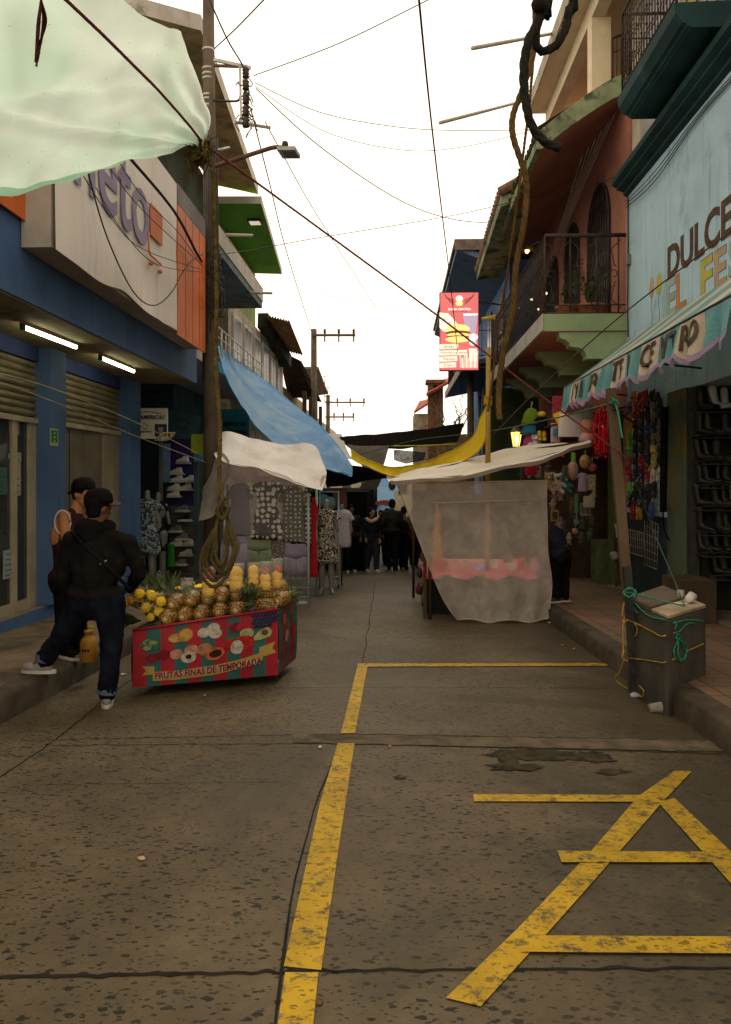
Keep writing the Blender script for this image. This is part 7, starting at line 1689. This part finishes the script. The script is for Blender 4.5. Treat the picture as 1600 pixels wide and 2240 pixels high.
gpx('sheet', 1257, 1080, 1266, 1122, 12.65, M('green_ribbon', (.08, .20, .09), .6), 'ribbon', 'green ribbon bundle down the wire grid', 'ribbon', GT, .4)
gpx('sheet', 1276, 1085, 1302, 1110, 12.5, M('clear_pack', (.34, .28, .20), .4), 'toy_pack', 'clear wrapped toy pack low on the wire grid', 'toy', GT, .4)
for k, (u0, u1, v0, v1, c1, c2, lb) in enumerate(((1286, 1303, 1038, 1072, (.44, .30, .03), (.30, .28, .24), 'yellow framed toy box at the right of the stall'), (1206, 1222, 1116, 1140, (.34, .24, .03), (.05, .04, .03), 'small gold picture frame low on the toy stall'), (1232, 1242, 1018, 1045, (.14, .11, .07), (.05, .05, .05), 'dark boxed toy hanging in the middle'), (1270, 1281, 1100, 1128, (.20, .18, .16), (.10, .09, .09), 'grey boxed toy low on the grid'), (1280, 1292, 1108, 1128, (.24, .20, .14), (.10, .08, .06), 'beige boxed toy low on the grid'))):
    a, b_ = PD(u0, v1, 12.6), PD(u1, v0, 12.6); t = thing('toy_box', a, lb, 'toy box', GT); c = (a + b_) / 2; w, h = (u1 - u0) / F * 12.6, b_.z - a.z
    MB().obox(c, (w, .06, h)).build('box_frame', M('boxf_%d' % k, c1, .6), t, bevel=.004); MB().obox(c - V((0, .032, 0)), (w * .72, .008, h * .72)).build('box_window', M('boxw_%d' % k, c2, .3, .5, 30), t)
for k in range(34):
    u, v = rnd.uniform(1202, 1298), rnd.uniform(1075, 1185)
    if k < 8: u, v = rnd.uniform(1140, 1200), rnd.uniform(1012, 1045)
    c = rnd.choice(((.16, .05, .04), (.10, .08, .05), (.30, .26, .20), (.06, .10, .07), (.20, .12, .03), (.07, .05, .06), (.24, .14, .13))); p = PD(u, v, 12.78)
    t = blob('toy', [('e', p, (.045, .035, rnd.uniform(.05, .08))), ('e', p + V((rnd.uniform(-.02, .02), 0, .08)), (.036, .032, .036)), ('c', p + V((-.05, 0, .02)), p + V((.05, 0, .02)), .02, .02), ('c', p + V((.02, 0, -.05)), p + V((.03, 0, -.10)), .02, .015), ('c', p + V((-.02, 0, -.05)), p + V((-.03, 0, -.10)), .02, .015)], .014, M('toy_%02x%02x%02x' % tuple(int(x * 255) for x in c), c, .8, .3, 20), None, 1, origin=p, label=('reddish ' if c[0] > 2.5 * c[1] else 'pale ' if c[0] > .28 else 'greenish ' if c[1] > c[0] else 'dark ') + 'small toy figure hung in the crowded wire grid ' + ('under the canopy' if k < 8 else 'of the toy stall'), cat='toy', group='small toys on the wire grid')
tg_ = thing('tinsel_garland', PD(1316, 880, 11.6), 'glittering red tinsel garland hanging beside the wooden post', 'garland')
mb = MB(); m2 = MB()
for k in range(420):
    u = rnd.gauss(1316, 10); v = rnd.uniform(884, 998); p = PD(u, v, 11.6 + rnd.uniform(-.1, .1)); d_ = V((rnd.uniform(-1, 1), rnd.uniform(-1, 1), rnd.uniform(-1.4, .6))).normalized(); x, y = basis(d_); w = rnd.uniform(.008, .016); L = rnd.uniform(.02, .05)
    (mb if k % 6 else m2).add([p - x * w, p + x * w, p + x * w + d_ * L, p - x * w + d_ * L], [(0, 1, 2, 3)])
m_foil = M('red_foil', (.85, .02, .025), .18, .2, 30, .1, metal=.85); mb.build('foil_strips', m_foil, tg_, kind='stuff'); m2.build('silver_strips', M('silver_foil', (.7, .6, .58), .15, .1, metal=.9), tg_, kind='stuff')
mb = MB()
for k in range(9): mb.tube(resample([PD(1306 + 3 * k, 885, 11.6), PD(1305 + 3 * k + rnd.uniform(-6, 6), 940, 11.6), PD(1304 + 3 * k, 996, 11.6)], 12), .006, 4)
mb.build('garland_strings', m_foil, tg_)
# ================================================================ SHOE WALL AND BOOTS
def make_sandal():
    t = thing('sandal', (0, 0, 0), 'x', 'sandal')
    mb = MB(); pts = [(.042 * math.cos(a) * (1 - .15 * math.sin(a)), .12 * math.sin(a)) for a in [k * 2 * math.pi / 18 for k in range(18)]]; mb.prism([(x, y, 0) for x, y in pts], (0, 0, .022)); mb.build('sole', M('sandal_sole', (.03, .027, .024), .8), t)
    mb = MB(); P = [[V((.045 * math.cos(a), y, .02 + .05 * math.sin(a) * (1 - (y - .03) * 3))) for y in (.0, .03, .07, .09)] for a in [math.pi * k / 10 for k in range(11)]]; mb.grid(P); mb.grid([[p * .97 for p in r] for r in P]); mb.tube(resample([(.036, .0, .03), (.040, -.06, .045), (0, -.115, .06), (-.040, -.06, .045), (-.036, 0, .03)], 16), .008, 6)
    mb.build('strap', M('sandal_strap', (.035, .03, .03), .5), t); return t
SND = Proto(make_sandal())
pal = {'k': ('black', (.018, .017, .018)), 'r': ('red', (.28, .015, .02)), 'o': ('orange', (.42, .13, .02)), 'b': ('blue', (.03, .05, .16)), 'y': ('yellow', (.36, .24, .02)), 'g': ('green', (.10, .30, .03)), 'w': ('pale', (.42, .38, .33)), 'n': ('brown', (.12, .08, .045)), 'd': ('gold', (.38, .26, .08))}
rows = ((872, 'orrkk'), (892, 'brrknk'), (915, 'orkknk'), (938, 'ykkbkn'), (962, 'gkkknn'), (988, 'gkkkdk'), (1012, 'rkrkdk'), (1036, 'rkkrww'), (1072, 'gkkkk'), (1092, 'kkkk'), (1120, 'rykb'))
on = ('topmost', 'second', 'third', 'fourth', 'fifth', 'sixth', 'seventh', 'eighth', 'ninth', 'tenth', 'lowest')
SYM = {k: M('strap_' + v[0], v[1], .5, .2, 12, .1) for k, v in pal.items()}
for ri, (v, s) in enumerate(rows):
    for k, ch in enumerate(s):
        u = 1382 + 13.5 * k + (8 if ri in (0, 10) else 0); p = PX(u, v + 3 * math.sin(k * 2 + ri), XR - .10)
        q = Matrix(((0, 0, -1), (-1, 0, 0), (0, 1, 0))) @ rotz(rnd.uniform(-.35, .35)) @ rotx(rnd.uniform(-.3, .1))
        SND.put(p, q, 1.12, f'{pal[ch][0]} sandal, {("first", "second", "third", "fourth", "fifth", "sixth")[k]} from the pink corner in the {on[ri]} row of the shoe wall', None, 'sandals hung on the shoe wall', {'sandal_strap': SYM[ch], 'sandal_sole': SYM[ch] if ch not in 'kn' else M('sandal_sole')})
def grid_panel(pts, nu, nv, label):
    mb = MB(); a, b_, c, d_ = [PX(u, v, XR - .06) for u, v in pts]
    for i in range(nu + 1): mb.tube([a.lerp(b_, i / nu), d_.lerp(c, i / nu)], .0045, 4)
    for i in range(nv + 1): mb.tube([a.lerp(d_, i / nv), b_.lerp(c, i / nv)], .0045 if i % nv else .007, 4)
    mb.build('wire_grid', M('grid_wire', (.26, .22, .18), .5, .15, 9, 0), label=label, cat='display grid')
grid_panel(((1369, 1155), (1408, 1166), (1407, 1218), (1369, 1205)), 10, 3, 'empty wire grid low on the shoe wall, the left one'); grid_panel(((1411, 1132), (1441, 1148), (1438, 1246), (1411, 1235)), 5, 6, 'taller empty wire grid low on the shoe wall, the right one'); grid_panel(((1418, 1070), (1448, 1078), (1447, 1118), (1418, 1116)), 4, 3, 'wire grid piece behind the lower sandals beside the pillar')
def make_boot():
    t = thing('boot', (0, 0, 0), 'x', 'boot')
    pr = [('c', (0, -.05, .06), (0, -.055, .27), .048, .056), ('e', (0, .06, .042), (.042, .09, .036)), ('e', (0, -.02, .06), (.044, .075, .05)), ('c', (0, .10, .035), (0, .14, .03), .034, .024)]
    blob('upper', pr, .011, M('boot_leather', (.035, .027, .02), .5, .3, 8, .2, spec=.25), t, 3)
    mb = MB(); pts = [(.046 * math.cos(a) * (1 - .2 * math.sin(a)), .145 * math.sin(a) + .02) for a in [k * 2 * math.pi / 18 for k in range(18)]]; mb.prism([(x, y, .0) for x, y in pts], (0, 0, .016)); mb.box(-.036, .036, -.125, -.05, -.025, .001); mb.build('sole', M('boot_sole', (.025, .02, .015), .7), t); return t
BT = Proto(make_boot())
bcol = {'k': ('black', M('boot_black', (.009, .008, .008), .42, .2, 8, .2, spec=.3)), 'n': ('dark brown', MATS['boot_leather']), 't': ('tan', M('boot_tan', (.17, .095, .03), .4, .2, 8, .1)), 'w': ('white', M('boot_white', (.50, .48, .45), .35, .1, 8, .05)), 's': ('silver', M('boot_silver', (.48, .48, .50), .25, .1, 8, .05, metal=.3))}
brow = ((.0, 'kkwwk', 900), (1, 'kntnk', 955), (2, 'kknkw', 1012), (3, 'kkkns', 1064), (4, 'kknkw', 1112), (5, 'kknnk', 1166), (6, 'kkknk', 1212), (7, 'kkknn', 1262))
brn_ = ('topmost', 'second', 'third', 'fourth', 'fifth', 'sixth', 'seventh', 'lowest')
for ri, s, v in brow:
    ri = int(ri); z = PY(1552, v, 9.9).z
    MB().box(XR + .02, 4.75, 9.74, 10.055, z - .03, z - .016).build('boot_shelf', m_dmetal, bg_)
    for k, ch in enumerate(s):
        p = V((XR + .07 + .105 * k, 9.90 + rnd.uniform(-.02, .02), z - .012 + .025 * 1.0))
        if rnd.random() < .12: continue
        BT.put(p, rotz(R(222 + rnd.uniform(-30, 34))) @ rotx(R(rnd.uniform(-4, 10))), rnd.uniform(.86, 1.06), f'{bcol[ch][0]} boot, {("first", "second", "third", "fourth", "fifth", "sixth", "seventh")[k]} from the mouldy pillar on the {brn_[ri]} boot shelf', None, 'boots shelved in the open shoe shop', {'boot_leather': bcol[ch][1]} if ch != 'n' else {})
MB().obox(PX(1520, 1166, XR + .08), (.01, .06, .12)).build('price_tag', M('paper_cream', (.34, .28, .20), .8), label='small cream price tag hanging in front of the boots', cat='tag')
MB().obox(PX(1555, 818, XR + .1), (.02, .26, .10)).build('price_tag', M('lime_tag', (.30, .42, .02), .7), label='bright lime tag above the topmost boots under the awning', cat='tag')
mb = MB(); p0 = PX(1452, 1080, XR - .14); mb.tube(resample([PX(1455, 890, XR - .14), PX(1453, 1000, XR - .14), p0, PX(1452, 1120, XR - .14)], 12), .05, 8); mb.tube(resample([PX(1451, 1120, XR - .14), PX(1454, 1160, XR - .14), PX(1463, 1180, XR - .14)], 10), .012, 6); mb.build('rolled_banner', m_blk, label='rolled black cloth hanging down beside the mouldy pillar', cat='cloth')
MB().box(XR - .45, XR - .02, 9.3, 9.9, gz(9.5) + .19, .35).build('dark_crate', m_wood, label='dark wooden crate standing at the foot of the boot shelves', cat='crate')
# ================================================================ WOODEN POST, CONCRETE BOX, ROPES, LITTER
wp = thing('wooden_post', PG(1388, 1518), 'leaning wooden post strapped to a steel channel at the right kerb', 'post')
MB().bar(PD(1376, 1330, 6.45), PD(1337, 850, 6.6), .078, .055).build('timber', M('post_timber', (.095, .062, .036), .9, .3, 4, .4, 40, stretch=(1, 1, .15), dirt=((.06, .04, .02), .55, 4)), wp)
MB().bar(PG(1390, 1520), PD(1372, 1240, 6.42), .065, .05).build('steel_channel', m_dmetal, wp)
cbx = [(2.04, 5.86), (2.53, 6.40), (2.54, 7.45), (1.98, 6.68)]
cb = thing('concrete_box', (2.27, 6.6, gz(6.6) + .2), 'dark grey concrete box on the right kerb tied round with green and yellow rope', 'utility box')
m_cbx = M('box_concrete', (.062, .056, .044), .85, .3, 2.5, .4, 50, dirt=((.11, .095, .07), .6, 3), streak=.4)
mb = MB(); mb.prism([(x, y, gz(6.2) - .06) for x, y in cbx], (0, 0, .55 + .06 - gz(6.2) - .05)); mb.build('body', m_cbx, cb, bevel=.012)
def lp2(i, k, t): return V((lerp(cbx[i][0], cbx[k][0], t), lerp(cbx[i][1], cbx[k][1], t), 0))
mb = MB(); q = [lp2(0, 3, .40), lp2(1, 2, .36), lp2(1, 2, 1), lp2(0, 3, 1)]; mb.prism([V((p.x, p.y, .502)) for p in q], (0, 0, .045)); mb.build('lid', M('lid_brown', (.10, .075, .055), .85, .2, 3, .3), cb, bevel=.008)
mb = MB(); q = [lp2(0, 1, 0), lp2(0, 1, 1), lp2(1, 2, .35), lp2(0, 3, .39)]; mb.prism([V((p.x, p.y, .502)) for p in q], (0, 0, .03)); mb.build('front_slab', M('slab_pale', (.30, .23, .15), .85, .2, 4, .3), cb, bevel=.008)
m_gr = M('green_rope', (.03, .20, .12), .8, .3, 25, .5, 150); m_yr = M('ochre_yellow_rope', (.34, .22, .025), .85, .3, 25, .5, 150)
def BX(u, v, d):                # on the two visible faces of the box, else at the given depth
    for (x0, y0), (x1, y1) in ((cbx[0], cbx[1]), (cbx[3], cbx[0])):
        n_ = V((y1 - y0, x0 - x1, 0)).normalized(); r_ = ray(u, v); k = n_.dot(V((x0, y0, 0)) - CAM * 1.0) / n_.dot(r_); q = CAM + r_ * k
        f_ = ((q.x - x0) * (x1 - x0) + (q.y - y0) * (y1 - y0)) / ((x1 - x0) ** 2 + (y1 - y0) ** 2)
        if -.04 <= f_ <= 1.02 and q.z < .56: return q + n_ * .012 * (1 if n_.dot(r_) < 0 else -1)
    return PD(u, v, d)
def rp(groups, r, mt, label):
    mb = MB()
    for pts in groups: m2, _ = rope([(BX(*p) if p[0] > 1377 else PD(*p)) for p in pts], r, 1, 70); mb.add(m2.v, m2.f, 0, True)
    return mb.build('rope', mt, label=label, cat='rope', group='ropes tied round the concrete box')
rp([[(1366, 1300, 6.35), (1385, 1312, 6.2), (1420, 1345, 5.98), (1455, 1355, 5.82), (1480, 1360, 5.95)], [(1368, 1296, 6.35), (1395, 1300, 6.3), (1440, 1312, 6.1), (1500, 1326, 6.0)], [(1370, 1290, 6.3), (1385, 1288, 6.28), (1394, 1300, 6.28), (1390, 1322, 6.25), (1398, 1342, 6.15)], [(1364, 1296, 6.3), (1376, 1286, 6.3), (1390, 1296, 6.28), (1376, 1306, 6.25), (1364, 1297, 6.3)], [(1470, 1363, 5.86), (1500, 1356, 5.98), (1536, 1358, 6.3)],
    [(1478, 1360, 5.88), (1474, 1375, 5.87), (1482, 1382, 5.87), (1496, 1368, 5.93), (1508, 1362, 6.0), (1520, 1366, 6.05)], [(1480, 1384, 5.87), (1476, 1396, 5.87), (1486, 1392, 5.88), (1478, 1386, 5.87)],
    [(1482, 1396, 5.87), (1472, 1420, 5.84), (1474, 1436, 5.84), (1490, 1446, 5.86), (1498, 1430, 5.9), (1490, 1408, 5.88), (1482, 1396, 5.87)], [(1482, 1396, 5.87), (1480, 1425, 5.85), (1484, 1440, 5.85), (1494, 1438, 5.88), (1500, 1416, 5.92), (1488, 1400, 5.88)]], .0065, m_gr, 'green rope knotted and looped over the front of the concrete box')
rp([[(1340, 870, 6.55), (1352, 900, 6.5), (1362, 958, 6.4)], [(1337, 880, 6.55), (1348, 876, 6.5), (1353, 884, 6.5)]], .008, m_gr, 'short green rope tied round the top of the wooden post')
wire([(1340, 880, 6.5), (1380, 1020, 7.2), (1430, 1160, 7.6), (1472, 1260, 7.0), (1500, 1330, 6.15), (1512, 1352, 6.05)], .0045, 'thin green cord slanting from the post top down past the sandals to the box', M('thin_green_cord', (.05, .10, .07), .8), 'cord', cat='cord', group='cords over the market')
wire([(1344, 895, 6.5), (1366, 910, 7.5), (1390, 926, 9.5)], .012, 'short dark strap from the post top to the sandals', m_wire, 'cord', cat='cord')
rp([[(1372, 1356, 6.3), (1400, 1366, 6.2), (1440, 1387, 5.82), (1449, 1392, 5.82), (1458, 1391, 5.82), (1478, 1382, 5.9)], [(1374, 1440, 6.25), (1400, 1442, 6.1), (1440, 1448, 5.82), (1449, 1450, 5.82), (1458, 1449, 5.82), (1475, 1440, 5.9)], [(1500, 1424, 6.05), (1536, 1408, 6.38)], [(1366, 1318, 6.3), (1362, 1345, 6.28), (1368, 1352, 6.28), (1362, 1360, 6.25), (1374, 1358, 6.25), (1364, 1366, 6.25), (1364, 1410, 6.22), (1366, 1436, 6.2), (1380, 1446, 6.2), (1386, 1438, 6.2), (1366, 1426, 6.2), (1362, 1440, 6.2), (1374, 1446, 6.2)],
    [(1390, 1362, 6.2), (1398, 1375, 6.18), (1394, 1392, 6.18), (1384, 1388, 6.2)], [(1366, 1442, 6.2), (1356, 1470, 6.3), (1346, 1485, 6.4), (1362, 1500, 6.4), (1374, 1506, 6.4)], [(1388, 1446, 6.2), (1390, 1470, 6.2), (1386, 1490, 6.3)], [(1402, 1500, 6.2), (1412, 1512, 6.1), (1408, 1525, 6.05), (1400, 1518, 6.1)]], .0055, m_yr, 'yellow rope wound twice round the post and concrete box with loose ends')
c0 = lp2(0, 1, .78).lerp(lp2(3, 2, .78), .18); c0.z = .535
t = thing('paper_cup', c0, 'crushed white cup lying on the concrete box', 'cup'); q = roty(R(78)) @ rotx(R(20))
MB().lathe(c0 + UP * .035, [(.028, -.05), (.040, .06), (.036, .062)], 14, 0, rotz(R(70)) @ q, wob=lambda a, t_: 1 + .1 * math.sin(a * 3)).build('cup_body', M('cup_white', (.50, .45, .40), .6, .1, 5), t)
c1 = lp2(1, 2, .28); c1.z = .535; c1.x -= .1
MB().lathe(c1, [(.025, 0), (.034, .07), (.030, .072)], 14, wob=lambda a, t_: 1 + .06 * math.sin(a * 2)).build('plastic_cup', Mglass('clear_cup_glass', (.6, .56, .5), .6, .1), label='small clear cup standing on the far corner of the concrete box', cat='cup')
mb = MB(); mb.add([c0 + V((-.16, -.05, -.001)), c0 + V((-.04, -.09, .002)), c0 + V((-.02, -.02, .0)), c0 + V((-.13, .02, .001))], [(0, 1, 2, 3)]); mb.build('napkin', M('napkin', (.48, .42, .36), .9), label='flat white napkin on the concrete box beside the crushed cup', cat='litter')
def litter(u, v, r_, c, lb, h=0.0, flat=.6):
    p = PG(u, v, h); blob('litter', [('e', p + V((rnd.uniform(-1, 1) * r_ * .5, rnd.uniform(-1, 1) * r_ * .5, r_ * .35)), (r_ * rnd.uniform(.4, .8), r_ * rnd.uniform(.4, .8), r_ * flat * .6), rotz(rnd.random() * 3)) for k in range(5)], r_ * .16, M('litter_' + lb.split()[0], c, .8, .2, 30), None, 1, r_ * .16, 30, origin=p, label=lb, cat='litter', group='litter on the street')
litter(1394, 1524, .05, (.36, .35, .42), 'bluish crumpled tissue at the foot of the wooden post')
p = PG(1439, 1548, .035); t = thing('plastic_cup', PG(1439, 1552), 'clear plastic cup lying on its side in the right gutter', 'cup', 'litter on the street')
MB().lathe(p, [(.034, -.062), (.046, .056), (.050, .062), (.044, .063)], 18, 0, rotz(R(14)) @ roty(R(90)), wob=lambda a, t_: 1 + .05 * math.sin(a * 4)).build('cup_body', Mtarp('litter_cup', (.55, .46, .40), .3, .3, .25, .7, 25, .6), t)
for u, v, r_, c, lb in ((698, 1636, .018, (.4, .38, .33), 'white scrap of paper on the street joint near the yellow line'), (310, 1881, .02, (.35, .24, .14), 'tan scrap lying on the bare concrete at the left'), (448, 1522, .015, (.42, .38, .28), 'pale crumb below the fruit cart banner'), (700, 2197, .016, (.10, .045, .02), 'dark brown scrap at the yellow line in the foreground'), (852, 1634, .014, (.3, .2, .04), 'yellow scrap right of the yellow line'), (1232, 1412, .016, (.4, .32, .05), 'yellow flower scrap in the right gutter'), (1255, 1420, .014, (.38, .33, .25), 'beige scrap in the right gutter'), (270, 1478, .03, (.36, .33, .26), 'crumpled whitish bag behind the man by the cart'), (1204, 1364, .035, (.42, .38, .33), 'whitish scrap at the foot of the plastic sheet'), (878, 1702, .02, (.08, .07, .05), 'dark lump on the concrete right of the yellow line')):
    litter(u, v, r_, c, lb, 0, .4)
em = PY(1345, 1190, 13.3); em = V((XP - .03, 13.35, em.z)); t = thing('electric_meter', em, 'round glass electric meter with pipe by the dark shop door', 'meter')
MB().obox(em, (.12, .16, .22)).build('meter_box', m_dmetal, t, bevel=.01)
MB().tube([em + V((-.06, -.06, -.2)), em + V((-.14, -.10, -.2))], .075, 16).build('meter_dial', M('dial_glass', (.30, .28, .24), .2, .2, 20), t)
MB().tube([em + V((-.05, 0, -.1)), em + V((-.05, 0, -.75)), em + V((-.05, .05, -.8))], .022, 8).build('pipe', m_rust, t)
MB().tube(resample([em + V((-.03, 0, .1)), em + V((-.05, -.02, .28)), em + V((-.05, .08, .32))], 10), .02, 8).build('pipe', m_galv, t)
